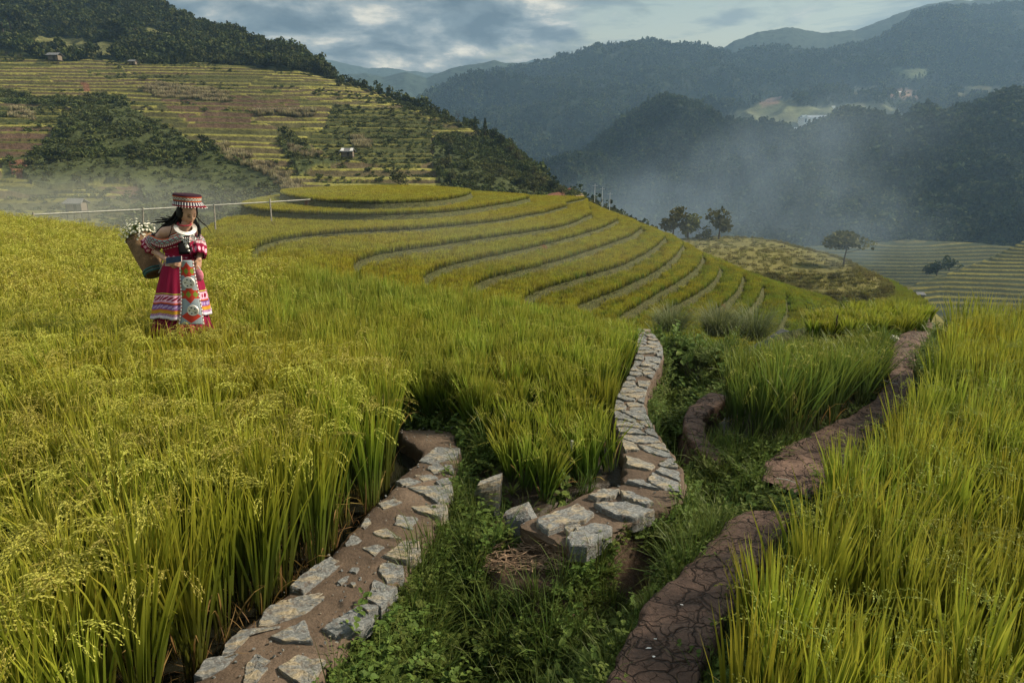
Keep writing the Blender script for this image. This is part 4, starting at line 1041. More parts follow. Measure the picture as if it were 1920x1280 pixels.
ridge([(300,150),(560,120),(640,140),(690,138),(720,145),(760,136),(800,148),(822,138),(845,128),(880,121),(905,119),(925,114),(950,120),(980,118),(1010,122),(1060,120),(1200,118),(1500,150)], 1500, 'blue ridge beyond the end of the terraced hillside', 32, 300, 1500)
ridge([(200,60),(560,98),(590,106),(640,118),(690,128),(720,126),(770,133),(800,137),(900,140),(1000,112),(1200,106),(1400,100)], 2150, 'palest and farthest blue mountains below the clouds', 33, 200, 1500)
# valley floor, the lowest sheet out to the horizon
nu, nv = 160, 60
a = np.linspace(0, 2 * math.pi, nu, endpoint=False); r_ = np.geomspace(40, 2150, nv)
A_, R_ = np.meshgrid(a, r_); Xg, Yg = (R_ * np.sin(A_)).ravel(), (R_ * np.cos(A_)).ravel()
Zg = np.interp(R_.ravel(), [40, 60, 120, 300, 700, 2000, 5200], [-15, -24, -42, -62, -75, -90, -100]) + R_.ravel() * .012 * fbm(Xg / 200, Yg / 200, 3, 90)
o = mesh_np('valley_floor', np.c_[Xg, Yg, Zg], grid_faces(nu, nv, True), BASEW, attrs={'col': np.zeros((len(Xg), 3)) + np.array([.03, .04, .018])}, smooth_=True)
props(o, 'dark green valley floor reaching to the horizon', 'ground', kind='structure')
# ================================================================== growth on the left hillside (stuff) and the trees one can tell apart
Lp, Lz, Lpx = LHs['P'], LHs['z'], LHs['px']
gu = np.gradient(np.zeros(1)) if False else None
def pick_zone(mask, n, jit, dz=0.0):
    ok = np.where(mask & (Lpx[:, 0] > -120) & (Lpx[:, 0] < 1320) & (Lpx[:, 1] > -60))[0]
    pr = Lp[ok, 1] ** 2; pr /= pr.sum()
    i = rng.choice(ok, n, p=pr); q = np.c_[Lp[i], Lz[i] + dz]; q[:, :2] += rng.normal(0, jit, (n, 2)); return q
SHL = leafmat('shrub_leaf', [(0, (.045, .056, .02)), (.6, (.09, .10, .034)), (1, (.15, .155, .055))], .2, .9, patch=(.75, .85, .8), patchscale=.03, spec=.05)
shr = [crown_blob('shrub', 140 + i, SHL, 90, .55, .35, .32, .15) for i in range(5)]
PALE = leafmat('pale_reed', [(0, (.10, .09, .04)), (.6, (.22, .19, .10)), (1, (.36, .31, .20))], .2, .9, spec=.05)
reed = [tuft('reed', 150 + i, PALE, R_=.6, H=1.0, n=60, w=.09, arch=.9) for i in range(3)]
q = pick_zone(LHs['forest'] & (LHs['vrow'] < 7.5), 5200, .5, -.3); n = len(q); s = 3.6 * rng.uniform(.6, 1.3, n)
scatter('hill_wood', q, rnd_rot(n), s, rng.integers(0, 6, n), woodL, 'dark wood covering the upper part of the terraced hillside', 'wood')
vis = LHs['vrow'] < 7.02
big = fbm(Lp[:, 0] * .06, Lp[:, 1] * .06, 3, 61)
q = pick_zone(LHs['shrub'] & vis & (big > -.05), 4200, .3, -.15); n = len(q); s = 1.6 * rng.uniform(.4, 1.35, n)
scatter('shrubs', q, rnd_rot(n), s, rng.integers(0, 5, n), shr, 'dense dark shrubs filling the gully between the terraces', 'shrubs')
q = pick_zone(LHs['shrub'] & vis, 5200, .3, -.1); n = len(q); s = .95 * rng.uniform(.5, 1.3, n)
scatter('shrubs', q, rnd_rot(n), s, rng.integers(0, 5, n), shr, 'low scrub between the terraces', 'shrubs')
edge_ = LHs['terrace'] & vis & (fbm(Lp[:, 0] * .05 + 9, Lp[:, 1] * .09, 3, 62) > .22)
q = pick_zone(edge_ | (LHs['dgreen'] & vis), 2600, .3, -.1); n = len(q); s = .75 * rng.uniform(.5, 1.5, n)
scatter('shrubs', q, rnd_rot(n), np.c_[s * 1.4, s * 1.4, s], rng.integers(0, 5, n), shr, 'weeds and bushes overgrowing parts of the rice terraces', 'shrubs')
rz_ = np.zeros(len(Lp), bool)
for qq in ([(262,165),(300,160),(420,170),(430,186),(300,182)], [(470,205),(580,200),(590,212),(480,216)], [(400,268),(470,290),(560,345),(600,365),(570,372),(480,325),(400,285)], [(540,275),(590,285),(600,292),(545,290)], [(20,208),(60,212),(60,225),(20,222)], [(655,255),(690,262),(690,275),(660,272)]):
    rz_ |= inside(LHs['pq'], np.array(qq, float))
q = pick_zone(rz_ & vis, 1500, .2, -.05); n = len(q)
scatter('dry_reeds', q, rnd_rot(n), rng.uniform(.6, 1.3, n), rng.integers(0, 3, n), reed, 'pale dry maize stalks and reeds along the field edges', 'reeds')

def lh_at(px, py):
    ok = np.where(LHs['vrow'] < 7.05)[0]
    d = np.hypot(Lpx[ok, 0] - px, Lpx[ok, 1] - py); c = ok[d < d.min() + 2.5]
    i = c[np.argmin(Lp[c, 1])]; return np.array([*Lp[i], Lz[i]])
DKL = leafmat('dark_tree_leaf', [(0, (.022, .032, .013)), (.6, (.042, .056, .021)), (1, (.08, .092, .034))], .15, .9, spec=.05)
MDL = leafmat('mid_tree_leaf', [(0, (.05, .055, .022)), (.6, (.10, .105, .038)), (1, (.16, .155, .06))], .2, .9, spec=.05)  # lighter, yellow-grey tone puts the mound trees' haze into the leaf colour
def tree_proto(name, seed, mt, kind):
    r = np.random.default_rng(seed); z0, rx, rz, n, leaf, tr = dict(round=(.58, .42, .42, 420, .075, .035), tall=(.62, .24, .38, 360, .06, .028), pine=(.58, .24, .42, 420, .05, .025), bush=(.42, .55, .42, 420, .08, .03), umbrella=(.70, .50, .27, 900, .06, .022), bare=(.6, .3, .38, 90, .03, .022), palm=(.5, .3, .3, 80, .1, .03))[kind]
    cr = crown_blob('crown', seed, mt, n, rx, rz, z0, leaf, conif=(kind == 'pine'), lobes=9 if kind != 'umbrella' else 11)
    mb = MB(); top = z0 + (rz * .8 if kind == 'pine' else 0)
    mb.tube([(0, 0, -.06), (.012, .0, top * .35), (-.008, .01, top * .7), (0, 0, top)], [tr, tr * .75, tr * .55, tr * .2], 8)
    for i in range(9):
        a = r.uniform(0, 6.28); h = z0 * r.uniform(.55, 1.0); k = rx * r.uniform(.5, .9)
        if kind == 'pine': h = r.uniform(.25, .9); k = rx * (1 - h)
        mb.tube([(0, 0, h), (math.cos(a) * k * .5, math.sin(a) * k * .5, h + rz * .2), (math.cos(a) * k, math.sin(a) * k, h + rz * (.1 if kind == 'pine' else .5))], [tr * .4, tr * .25, tr * .08], 5)
    tk = mb.build('trunk', BARK, link=False)
    return cr, tk
PROTO = {}
def tree(kind, mtname, pos, h, label, cat='tree', group=None, name='tree', wid=1.0):
    key = (kind, mtname, rng.integers(0, 3))
    if key not in PROTO: PROTO[key] = tree_proto(kind, 200 + len(PROTO) * 7, dict(d=DKL, m=MDL, p=SHL)[mtname], kind)
    cr, tk = PROTO[key]
    e = empty(name, pos, label, cat, group, rz=rng.uniform(0, 6.28)); e.scale = (h * wid, h * wid, h)
    for o in (cr, tk):
        c = o.copy(); COL.objects.link(c); c.parent = e
    return e
def on_hill(px, py, hpx, kind, mt, label, group=None, name='tree', cat='tree', wid=1.0):
    p = lh_at(px, py); return tree(kind, mt, p - [0, 0, .1], hpx * p[1] / 1310, label, cat, group, name, wid)
on_hill(202, 77, 38, 'tall', 'd', 'left and narrowest of three dark trees above the upper meadow')
on_hill(218, 78, 36, 'round', 'd', 'middle one of the three dark trees above the upper meadow')
on_hill(244, 79, 44, 'round', 'd', 'right and broadest of three dark trees above the upper meadow')
g = 'bare stemmed trees at the upper left edge'
on_hill(6, 62, 66, 'tall', 'd', 'tall thin dark tree cut by the left edge of the photo near the top', g)
on_hill(22, 66, 70, 'tall', 'd', 'tallest thin tree near the top left corner with bare lower trunk', g)
on_hill(40, 66, 52, 'tall', 'd', 'thin dark tree right of the tallest one in the top left corner', g)
on_hill(62, 80, 38, 'round', 'd', 'dark tree with visible stem standing at the left of the upper meadow')
on_hill(46, 102, 34, 'bush', 'd', 'wide dark bushy tree above the top rice terraces at far left', name='bushy_tree')
on_hill(173, 103, 26, 'tall', 'd', 'slim dark tree in the meadow below the three dark trees')
on_hill(288, 96, 18, 'bush', 'd', 'small round dark bush right of the three dark trees', name='bush', cat='bush')
on_hill(347, 110, 38, 'round', 'd', 'dark tree standing alone at the lower edge of the wood near the ridge')
on_hill(330, 106, 20, 'bush', 'd', 'small dark bush left of the lone tree at the wood edge', name='bush', cat='bush')
on_hill(107, 308, 46, 'bush', 'd', 'big round dark bush beside the red earth scar at left', name='bush', cat='bush')
on_hill(748, 344, 36, 'bush', 'm', 'round green tree right behind the top round terrace', wid=.95)
on_hill(250, 292, 30, 'bush', 'd', 'dark bush low in the gully above the three yellow strips', name='bush', cat='bush')
on_hill(385, 272, 24, 'bush', 'd', 'dark rounded bush at the upper rim of the shrub gully', name='bush', cat='bush')
on_hill(205, 242, 26, 'bush', 'd', 'dark bush at the top of the shrub gully', name='bush', cat='bush')
on_hill(412, 402, 50, 'round', 'p', 'grey green hazy tree right of the walking woman behind the bamboo rail')
on_hill(856, 226, 24, 'bare', 'm', 'bare brownish tree on the ridge end, leftmost of the ridge end trees')
on_hill(868, 230, 18, 'pine', 'd', 'small dark conifer beside the bare brownish tree on the ridge end')
on_hill(892, 246, 34, 'pine', 'd', 'larger dark conifer left of the conifer pair on the ridge end')
on_hill(908, 248, 32, 'pine', 'd', 'pointed dark conifer in the middle of the ridge end group')
on_hill(925, 252, 32, 'round', 'd', 'bushy dark tree at the right of the ridge end group')
for k, (a, b, h) in enumerate([(286,6,16),(296,10,12),(305,16,20),(318,22,12),(332,28,17),(346,36,12),(360,44,14),(374,52,16),(392,60,22),(408,64,14),(424,69,15),(440,73,11),(455,78,14),(474,84,12),(490,90,14),(505,95,12),(520,101,13),(536,106,12),(552,112,17),(574,124,26),(590,130,15),(610,140,12),(636,153,16),(648,158,8)]):
    on_hill(a, b + 5, h, ('round', 'tall', 'round', 'pine')[k % 4], 'd', 'small dark tree in the row along the skyline of the left hill', 'trees along the skyline of the left hill')
for k, (a, b, h) in enumerate([(940,272,22),(955,285,24),(972,300,26),(985,318,28),(1000,330,26),(1018,345,30),(1036,358,30),(1050,372,26),(1000,360,28),(975,345,26),(940,330,20),(838,262,22),(842,290,24),(836,318,28),(848,340,24)]):
    on_hill(a, b + 4, h, 'bush' if k % 2 else 'round', 'm' if k % 3 else 'd', 'dark bushy tree on the shrubby slope running down right of the terraces', 'bushy trees down the slope right of the terraces')
def plane_at(px, py, H, dD=0):
    return W([(px, py)], CZ - H)[0] + [0, dD, 0]
for a, h, kd, lb in ((1262, 42, 'round', 'leftmost tree of the hazy group on the grassy mound'), (1290, 36, 'round', 'brownish middle tree of the hazy group on the grassy mound'), (1318, 22, 'bush', 'low bush between the hazy trees on the grassy mound'), (1348, 40, 'round', 'rightmost tree of the hazy group on the grassy mound')):
    p = WD([(a, 446)], 112)[0]; tree(kd, 'm', p - [0, 0, .6], h * 112 / 1310 * 1.55, lb, wid=1.1)
p = plane_at(1582, 500, HM + .2); tree('umbrella', 'm', p - [0, 0, .3], 78 * p[1] / 1310, 'lone flat crowned tree in mist at the right end of the grassy mound', wid=1.1)
for a, b, h, lb in ((1738, 512, 20, 'small dark bush left of the two bigger bushes between the far terraces'), (1757, 512, 36, 'tall dark bush in the middle between the two far terraced slopes'), (1780, 504, 34, 'dark bush right of the middle one between the two far terraced slopes')):
    p = WD([(a, b)], 232)[0]; tree('bush', 'd', p - [0, 0, .5], h * 232 / 1310, lb, name='bush', cat='bush')
for a, b, h, lb in ((1086, 398, 34, 'dark bush beside the dirt road, leftmost of the row'), (1108, 402, 34, 'second dark bush of the row right of the dirt road'), (1132, 408, 30, 'third dark bush of the row right of the dirt road'), (1160, 418, 24, 'small last bush of the row right of the dirt road')):
    p = WD([(a, b)], 96)[0]; tree('bush', 'm', p - [0, 0, .3], h * 96 / 1310, lb, name='bush', cat='bush')

# ================================================================== huts and houses
WOOD = plain('weathered_wood', (.16, .13, .10), .85, .2, .4, 14); DARKW = plain('dark_wood', (.06, .05, .04), .9, .1, .4, 14)
def mat_roof(name, c1, c2, sc=14):
    m, nt, out = M(name); b = bsdf(nt, out, .8, .2)
    tc = N(nt, 'ShaderNodeTexCoord').outputs['Object']
    w = N(nt, 'ShaderNodeTexBrick', inp={'Scale': sc, 'Mortar Size': .03, 'Color1': (*c1, 1), 'Color2': (*c2, 1), 'Mortar': (c1[0] * .3, c1[1] * .3, c1[2] * .3, 1)}); L(nt, tc, w.inputs['Vector'])
    n = noise(nt, 6, 5); L(nt, mix(nt, .7, w.outputs['Color'], ramp(nt, n.outputs[0], [(.3, .6), (.7, 1.3)]).outputs[0], 'MULTIPLY'), b.inputs['Base Color'])
    bump(nt, w.outputs['Color'], b, .6, .03); return m
ROOFG = mat_roof('grey_roof', (.15, .155, .16), (.20, .20, .205)); ROOFL = plain('pale_sheet', (.55, .55, .52), .5, .4, .2, 4)
WHITE = plain('white_wall', (.78, .79, .78), .8, .2, .08, 3); GLASSD = plain('dark_window', (.03, .04, .05), .2, .5); ROOFB = plain('blue_grey_roof', (.20, .23, .27), .6, .3, .15, 2)
def hut(pos, w, d, h, label, rz=0, stilts=.8, sheet=True, roofm=None):
    t = empty('stilt_hut', pos, label, 'hut', rz=rz)
    for sx in (-1, 1):
        for sy in (-1, 1):
            m_ = MB(); m_.tube([(sx * w * .44, sy * d * .42, -.6), (sx * w * .44, sy * d * .42, h)], .06, 6); m_.build('post', DARKW, t)
    m_ = MB(); m_.box((0, 0, stilts + (h - stilts) / 2), (w * .86, d * .8, h - stilts)); m_.build('wall', WOOD, t)
    m_ = MB(); m_.box((0, 0, stilts - .05), (w * .95, d * .92, .1)); m_.build('floor_deck', DARKW, t)
    m_ = MB(); rh = w * .22; n = 9
    for s in (-1, 1):
        V = [(-w * .58, s * d * .62, h - .12), (w * .58, s * d * .62, h - .12), (w * .5, 0, h + rh), (-w * .5, 0, h + rh)]
        V += [(a, b, c + .09) for a, b, c in V]
        m_.add(V, [(3, 2, 1, 0), (4, 5, 6, 7), (0, 1, 5, 4), (1, 2, 6, 5), (3, 7, 6, 2), (0, 4, 7, 3)])
    m_.build('roof', roofm or ROOFG, t)
    if sheet:
        for a in (-.36, .38):
            m_ = MB(); V = [(w * (a - .12), -d * .60, h + .0), (w * (a + .12), -d * .60, h + .0), (w * (a + .1), -.02, h + rh + .02), (w * (a - .12), -.02, h + rh + .02)]; V = V + [(x, y, z + .1) for x, y, z in V]
            m_.add(V, [(3, 2, 1, 0), (4, 5, 6, 7), (0, 1, 5, 4), (1, 2, 6, 5), (2, 3, 7, 6), (3, 0, 4, 7)]); m_.build('roof_sheet', ROOFL, t)
    m_ = MB(); m_.box((w * .1, -d * .405, stilts + (h - stilts) * .45), (w * .2, .05, (h - stilts) * .8)); m_.build('door', DARKW, t)
    return t
def hut_on(px, py, wpx, label, **k):
    p = lh_at(px, py); w = wpx * p[1] / 1310; return hut(p, w, w * .8, w * .62, label, stilts=w * .22, **k)
hut_on(652, 292, 23, 'small stilt hut with two pale roof sheets in the middle of the terraced hillside')
hut_on(106, 116, 20, 'grey roofed hut at the top left corner of the rice terraces', sheet=False)
hut_on(250, 120, 12, 'tiny hut at the top of the pale green terraces', sheet=False)
hut_on(229, 95, 9, 'tiny pale hut in the upper meadow below the three dark trees', sheet=False)
p = WD([(146, 400)], 84)[0]; hut(p, 2.0, 1.6, 1.25, 'misty grey hut on stilts behind the left rice field', stilts=.35, sheet=False)
p = WD([(1722, 562)], 192)[0]; hut(p, 2.3, 2, 1.7, 'dark little hut at the foot of the right terraced spur', stilts=.5, sheet=False)
# shingled roof between the fields
RS = mat_roof('dark_shingles', (.055, .06, .065), (.085, .09, .095), 5)
A_ = WD([(1465, 616)], 32.5)[0]; B_ = WD([(1400, 654)], 31.2)[0]; C_ = WD([(1560, 646)], 28.5)[0]; D_ = B_ + (C_ - A_)
hr = empty('field_hut', (A_ + D_) / 2, 'field hut with dark shingle roof half hidden behind the small rice plot', 'hut')
o0 = Vector((A_ + D_) / 2); q = [Vector(p) - o0 for p in (A_, B_, D_, C_)]; back = [q[0] + (q[0] - q[1]) * .9, q[3] + (q[3] - q[2]) * .9]
back = [Vector((b.x, b.y, q[i].z)) for b, i in zip(back, (1, 2))]
m_ = MB(); th_ = Vector((0, 0, .12))
for quad in ((q[0], q[1], q[2], q[3]), (back[0], q[0], q[3], back[1])): 
    V = list(quad) + [p - th_ for p in quad]; m_.add(V, [(0, 1, 2, 3), (7, 6, 5, 4), (0, 4, 5, 1), (1, 5, 6, 2), (2, 6, 7, 3), (3, 7, 4, 0)])
m_.build('roof', RS, hr)
m_ = MB(); ins = [q[1] * .86 + q[0] * .1, q[2] * .86 + q[3] * .1, back[1] * .86 + q[3] * .1, back[0] * .86 + q[0] * .1]
zt = min(p.z for p in q) + .1; V = [Vector((p.x, p.y, zt)) for p in ins] + [Vector((p.x, p.y, zt - 3.5)) for p in ins]
m_.add(V, [(0, 4, 5, 1), (1, 5, 6, 2), (2, 6, 7, 3), (3, 7, 4, 0)]); m_.build('wall', WOOD, hr)
# the white building far away in the village
def house(pos, w, d, h, label, wall=WHITE, roof=None, big=False, name='village_house', windows=True):
    t = empty(name, pos, label, 'building')
    m_ = MB(); m_.box((0, 0, h / 2 - 1.5), (w, d, h + 3)); m_.build('wall', wall, t)
    m_ = MB(); rh = h * .38
    V = [(-w * .52, -d * .58, h), (w * .52, -d * .58, h), (w * .52, d * .58, h), (-w * .52, d * .58, h), (-w * .49, 0, h + rh), (w * .49, 0, h + rh)]
    m_.add(V, [(0, 1, 5, 4), (2, 3, 4, 5), (1, 2, 5), (3, 0, 4), (3, 2, 1, 0)]); m_.build('roof', roof or ROOFB, t)
    if windows:
        nw = 9 if big else 3
        for fl_ in range(2 if big else 1):
            for i in range(nw):
                m_ = MB(); m_.box((-w * .42 + .84 * w * i / (nw - 1), -d * .5 - .06, h * (.28 + .42 * fl_)), (w * .045, .2, h * .2)); m_.build('window', GLASSD, t)
    if big:
        for a in (-.47, .30):
            m_ = MB(); x0 = w * a; gw = w * .10; m_.box((x0, -d * .62, h * .5), (gw, d * .4, h)); m_.add([(x0 - gw * .6, -d * .83, h), (x0 + gw * .6, -d * .83, h), (x0, -d * .83, h * 1.35), (x0 - gw * .6, 0, h), (x0 + gw * .6, 0, h), (x0, 0, h * 1.35)], [(0, 1, 2), (0, 2, 5, 3), (1, 4, 5, 2), (4, 3, 5)])
            g_ = m_.build('gable', wall, t)
            m_ = MB(); m_.box((x0, -d * .83, h * .6), (gw * .35, .3, h * .5)); m_.build('window', GLASSD, t)
        m_ = MB(); m_.box((-w * .1, -d * .56, h * .5), (w * .7, .3, h * .05)); m_.build('balcony', wall, t)
    return t
def vh(px, py, wpx, hpx, D, label, **k):
    d_ = np.hypot(RBs[2][:, 0] - px, RBs[2][:, 1] - py) + (RBs[3] > 4.0) * 999; i_ = np.argmin(d_); p = np.array([*RBs[0][i_], RBs[1][i_]]); D = p[1]; return house(p, wpx * D / 1310, wpx * .35 * D / 1310, hpx * D / 1310, label, **k)
vh(1533, 238, 66, 13, 905, 'long white two storey building with gables in the hazy village', big=True, name='white_building')
g = 'small houses scattered in the far village'
for a, b, w_, lb in ((1523, 206, 9, 'tiny pale house above the long white building'), (1563, 203, 6, 'tiniest white house up the slope right of the long white building'), (1685, 233, 11, 'white house between the two dark wooded slopes'), (1486, 249, 13, 'pale low house below left of the long white building'), (1467, 245, 8, 'small white house left of the pale low house'), (1688, 178, 9, 'white roofed house high on the slope at right'), (1652, 184, 6, 'tiny house left of the white roofed one high on the slope'), (1716, 218, 11, 'pale house next to the top of the dark wooded slope')):
    vh(a, b, w_, w_ * .45, 900 if b > 200 else 985, lb, roof=ROOFL)
# dirt road with a red cutting
rp = [lh_at(a, b) for a, b in ((1040, 396), (1058, 391), (1072, 383), (1084, 374), (1088, 367), (1078, 362))]
c = resample(chaikin(np.array(rp), 2), .8); tg = np.gradient(c, axis=0); nn = np.stack([-tg[:, 1], tg[:, 0]], 1); nn /= np.linalg.norm(nn, axis=1)[:, None]
V = np.vstack([np.c_[c[:, :2] + nn * .9, c[:, 2] + .9], np.c_[c[:, :2] - nn * .9, c[:, 2] + .9], np.c_[c[:, :2] - nn * 1.2, c[:, 2] - .8]]); 
DIRT = plain('road_dirt', (.30, .22, .16), .9, .1, .2, 1); REDE = plain('red_earth', (.14, .065, .04), .9, .1, .35, 1)
o = mesh_np('dirt_road', V, grid_faces(len(c), 3), DIRT); props(o, 'dirt road bending round the end of the terraced hill', 'road', kind='structure')
V = np.vstack([np.c_[c[:, :2] + nn * 1.0, c[:, 2] + .8], np.c_[c[:, :2] + nn * 2.0, c[:, 2] + 1.9], np.c_[c[:, :2] + nn * 4.0, c[:, 2] + 1.5]])
o = mesh_np('road_cutting', V, grid_faces(len(c), 3), REDE); props(o, 'red earth cutting above the dirt road', 'hillside', kind='structure')
CON = plain('concrete_pole', (.45, .47, .48), .8, .2)
for a, b, lb in ((1115, 372, 'pale utility pole in the smoke, leftmost of three'), (1129, 378, 'middle one of three pale utility poles in the smoke'), (1143, 388, 'pale utility pole in the smoke, rightmost of three')):
    p = WD([(a, b)], 118)[0]; t = empty('utility_pole', p, lb, 'pole'); m_ = MB(); m_.tube([(0, 0, -2), (0, 0, 2.4)], [.07, .05], 6); m_.build('pole', CON, t)
    m_ = MB(); m_.box((0, 0, 2.1), (.9, .06, .06)); m_.build('crossarm', CON, t)
# bamboo rail on posts behind the woman
BAM = plain('pale_bamboo', (.52, .50, .43), .6, .3, .2, 6); BAMD = plain('grey_post', (.28, .26, .22), .8, .2, .3, 8)
D1 = 40.0
t = empty('bamboo_rail', WD([(268, 428)], D1)[0], 'long pale bamboo rail on thin posts behind the woman', 'fence')
o0 = np.array(t.location)
rl = [WD([p], d)[0] - o0 for p, d in (((58, 403), 36.5), ((268, 393), 38.5), ((400, 385), 40), ((505, 379), 41), ((582, 374), 42))]
m_ = MB(); m_.tube([tuple(p) for p in rl], [.045, .045, .04, .04, .03], 8); m_.build('rail', BAM, t)
for (a, y0, y1), d in zip(((268, 389, 446), (401, 383, 430), (506, 373, 414), (62, 398, 440)), (38.5, 40, 41, 36.5)):
    m_ = MB(); m_.tube([tuple(WD([(a, y0)], d)[0] - o0), tuple(WD([(a + (3 if a > 300 else 0), y1)], d)[0] - o0)], .045, 7); m_.build('post', BAMD, t)
# silver-grass tussocks in the gully
SG = leafmat('silver_grass', [(0, (.06, .075, .025)), (.5, (.12, .15, .05)), (1, (.24, .26, .12))], .3, .6)
def tussock(name, pos, h, label):
    r = np.random.default_rng(int(pos[0] * 10) % 99 + 3); V = []; Fc = []; T = []
    for i in range(700):
        a = r.uniform(0, 6.28); b = .38 * h * math.sqrt(r.random())
        blade(V, Fc, T, (math.cos(a) * b, math.sin(a) * b, 0), a, abs(r.normal(.4, .3)), h * r.uniform(.7, 1.5), abs(r.normal(1.5, .6)), .022, 7, (0, 1), r.uniform(-.8, .8))
    o = mesh_np(name, np.array(V), Fc, SG, attrs={'tint': np.clip(T, 0, 1)}, loc=pos); return props(o, label, 'grass clump')
for a, b, d, h, lb in ((1258, 618, 29.5, 1.15, 'left of the three arching silver grass clumps at the foot of the round terraces'), (1345, 622, 29.5, 1.25, 'middle arching silver grass clump at the foot of the round terraces'), (1412, 630, 30, 1.45, 'largest and rightmost arching silver grass clump above the hut roof')):
    tussock('silver_grass_clump', WD([(a, b + 6)], d)[0], h, lb)
# small plots below the end of the slate path
PL = [([(1196,640),(1222,622),(1262,620),(1292,626),(1300,645),(1296,668),(1262,694),(1210,680)], 4.0), ([(1296,652),(1318,634),(1345,634),(1362,652),(1352,670),(1312,668)], 4.5), ([(1270,700),(1310,676),(1372,664),(1404,662),(1415,676),(1380,720),(1310,730)], 3.7)]
specs = [(flat(p, H), CZ - H - .3, 3.5, 1.0) for p, H in PL]
slab_stack('plot_banks', specs, BANK, 'earth banks of the small rice plots below the slate path')
pts = []
for p, H in PL:
    poly = flat(p, H); P = jitter_grid(poly[:, 0].min(), poly[:, 0].max(), poly[:, 1].min(), poly[:, 1].max(), .27); P = P[inside(P, chaikin(poly, 2, True))]; pts.append(np.c_[P, np.full(len(P), CZ - H - .3)])
q = np.vstack(pts); n = len(q); scatter('plot_rice', q, rnd_rot(n, .08), rng.uniform(.75, 1.0, n), rng.integers(0, 5, n), tufG, 'bright green rice on the small plots below the slate path', 'rice')
# growth on the slopes beyond the near fields
UPPER = jitter_grid(-.5, 6, 7.2, 13, .11)
P = jitter_grid(-2, 16, 7, 36, .5); P = P[~inside(P, NEAR)]
for p, H in PL: P = P[~inside(P, flat(p, H))]
for tp in (terr[16],): pass
gz = ground_height(P); lim = np.full(len(P), -99.0)
for k in range(16, -1, -1): lim = np.where(inside(P, terr[k]), zk[k], lim)
gz = np.maximum(gz, lim); ok = (lim < -50) | (rng.random(len(P)) < .0)
ok &= seg_dist(P, NEAR, True) > 1.2
pj = topx(np.c_[P, gz + .9]); pj2 = topx(np.c_[P, gz + .1]); ok &= ~((pj[:, 0] > 1375) & (pj[:, 0] < 1530) & (pj[:, 1] < 662) & (P[:, 1] < 33))
q = np.c_[P, gz][ok]; n = len(q)
scatter('slope_scrub', q, rnd_rot(n, .15), rng.uniform(.3, .75, n), rng.integers(0, 5, n), shr, 'scrub on the slope falling away beyond the near fields', 'shrubs')
scatter('slope_grass', q + rng.normal(0, .2, q.shape) * [1, 1, 0], rnd_rot(n, .2), rng.uniform(.25, .7, n), rng.integers(0, 4, n), rg, 'long grass on the slope beyond the near fields', 'grass')
# ================================================================== weeds, ferns and litter close by
WEED = leafmat('weed_leaf', [(0, (.055, .08, .018)), (.5, (.10, .145, .03)), (1, (.17, .22, .045))], .3, .6, spec=.12)
WGR = leafmat('bank_grass', [(0, (.05, .055, .016)), (.5, (.07, .11, .022)), (1, (.15, .19, .04))], .35, .5)
def leaf(V, Fc, T, base, d, up, ln, wd, tint):
    """an ovate leaf folded along its midrib, drooping at the tip"""
    d = np.array(d, float); d /= np.linalg.norm(d); s = np.cross(d, up); s /= np.linalg.norm(s) + 1e-6; u = np.cross(s, d); k = len(V)
    for t, w, dz in ((0, .03, 0), (.25, .42, .03), (.55, .5, .0), (.85, .22, -.08), (1, 0, -.16)):
        c = base + d * ln * t + u * ln * dz
        if w: V.append(c - s * wd * w + u * wd * .12); V.append(c); V.append(c + s * wd * w + u * wd * .12); T += [tint * .8, tint * .6, tint]
        else: V.append(c); T.append(tint)
    for i in range(3):
        a = k + 3 * i; Fc.append((a, a + 1, a + 4, a + 3)); Fc.append((a + 1, a + 2, a + 5, a + 4))
    a = k + 9; Fc.append((a, a + 1, a + 3)); Fc.append((a + 1, a + 2, a + 3))
def weed(seed, H=.2, stems=7, ll=.04, pairs=5, kind='ovate'):
    r = np.random.default_rng(seed); V = []; Fc = []; T = []
    for i in range(stems):
        a = r.uniform(0, 6.28); p = np.array([math.cos(a) * .03, math.sin(a) * .03, 0]); ang = r.uniform(.15, .9); az = a + r.normal(0, .4); h = H * r.uniform(.6, 1.15)
        blade(V, Fc, T, p, az, ang * .8, h, .3, .004, 3, (.1, .4))
        for j in range(pairs):
            t = (j + 1) / pairs; q = p + h * t * np.array([math.cos(az) * math.sin(ang), math.sin(az) * math.sin(ang), math.cos(ang)])
            for s in ((0, 2.1, 4.2) if kind == 'tri' else (0, 3.14)):
                b = az + s + (j % 2) * 1.57 + r.normal(0, .3); l = ll * (1.25 - .5 * t) * r.uniform(.7, 1.2)
                leaf(V, Fc, T, q, (math.cos(b), math.sin(b), r.uniform(-.1, .6)), (0, 0, 1), l, l * r.uniform(.55, .8), r.uniform(.2, 1))
    return mesh_np('weed', np.array(V), Fc, WEED, attrs={'tint': np.clip(T, 0, 1)}, link=False)
def gtuft(seed, H=.25, n=26, w=.007):
    r = np.random.default_rng(seed); V = []; Fc = []; T = []
    for i in range(n):
        a = r.uniform(0, 6.28); b = .03 * math.sqrt(r.random()); blade(V, Fc, T, (math.cos(a) * b, math.sin(a) * b, 0), a, abs(r.normal(.3, .3)), H * r.uniform(.5, 1.2), abs(r.normal(.8, .5)), w, 4, (0, 1), r.uniform(-1, 1))
    return mesh_np('grass_tuft', np.array(V), Fc, WGR, attrs={'tint': np.clip(T, 0, 1)}, link=False)
wv = [weed(300 + i, .18, 8, .045) for i in range(3)] + [weed(310 + i, .13, 9, .03, 4, 'tri') for i in range(3)] + [weed(320, .26, 6, .06, 5), weed(321, .1, 10, .02, 5)]
gv = [gtuft(330 + i, .2 + .05 * i) for i in range(4)]
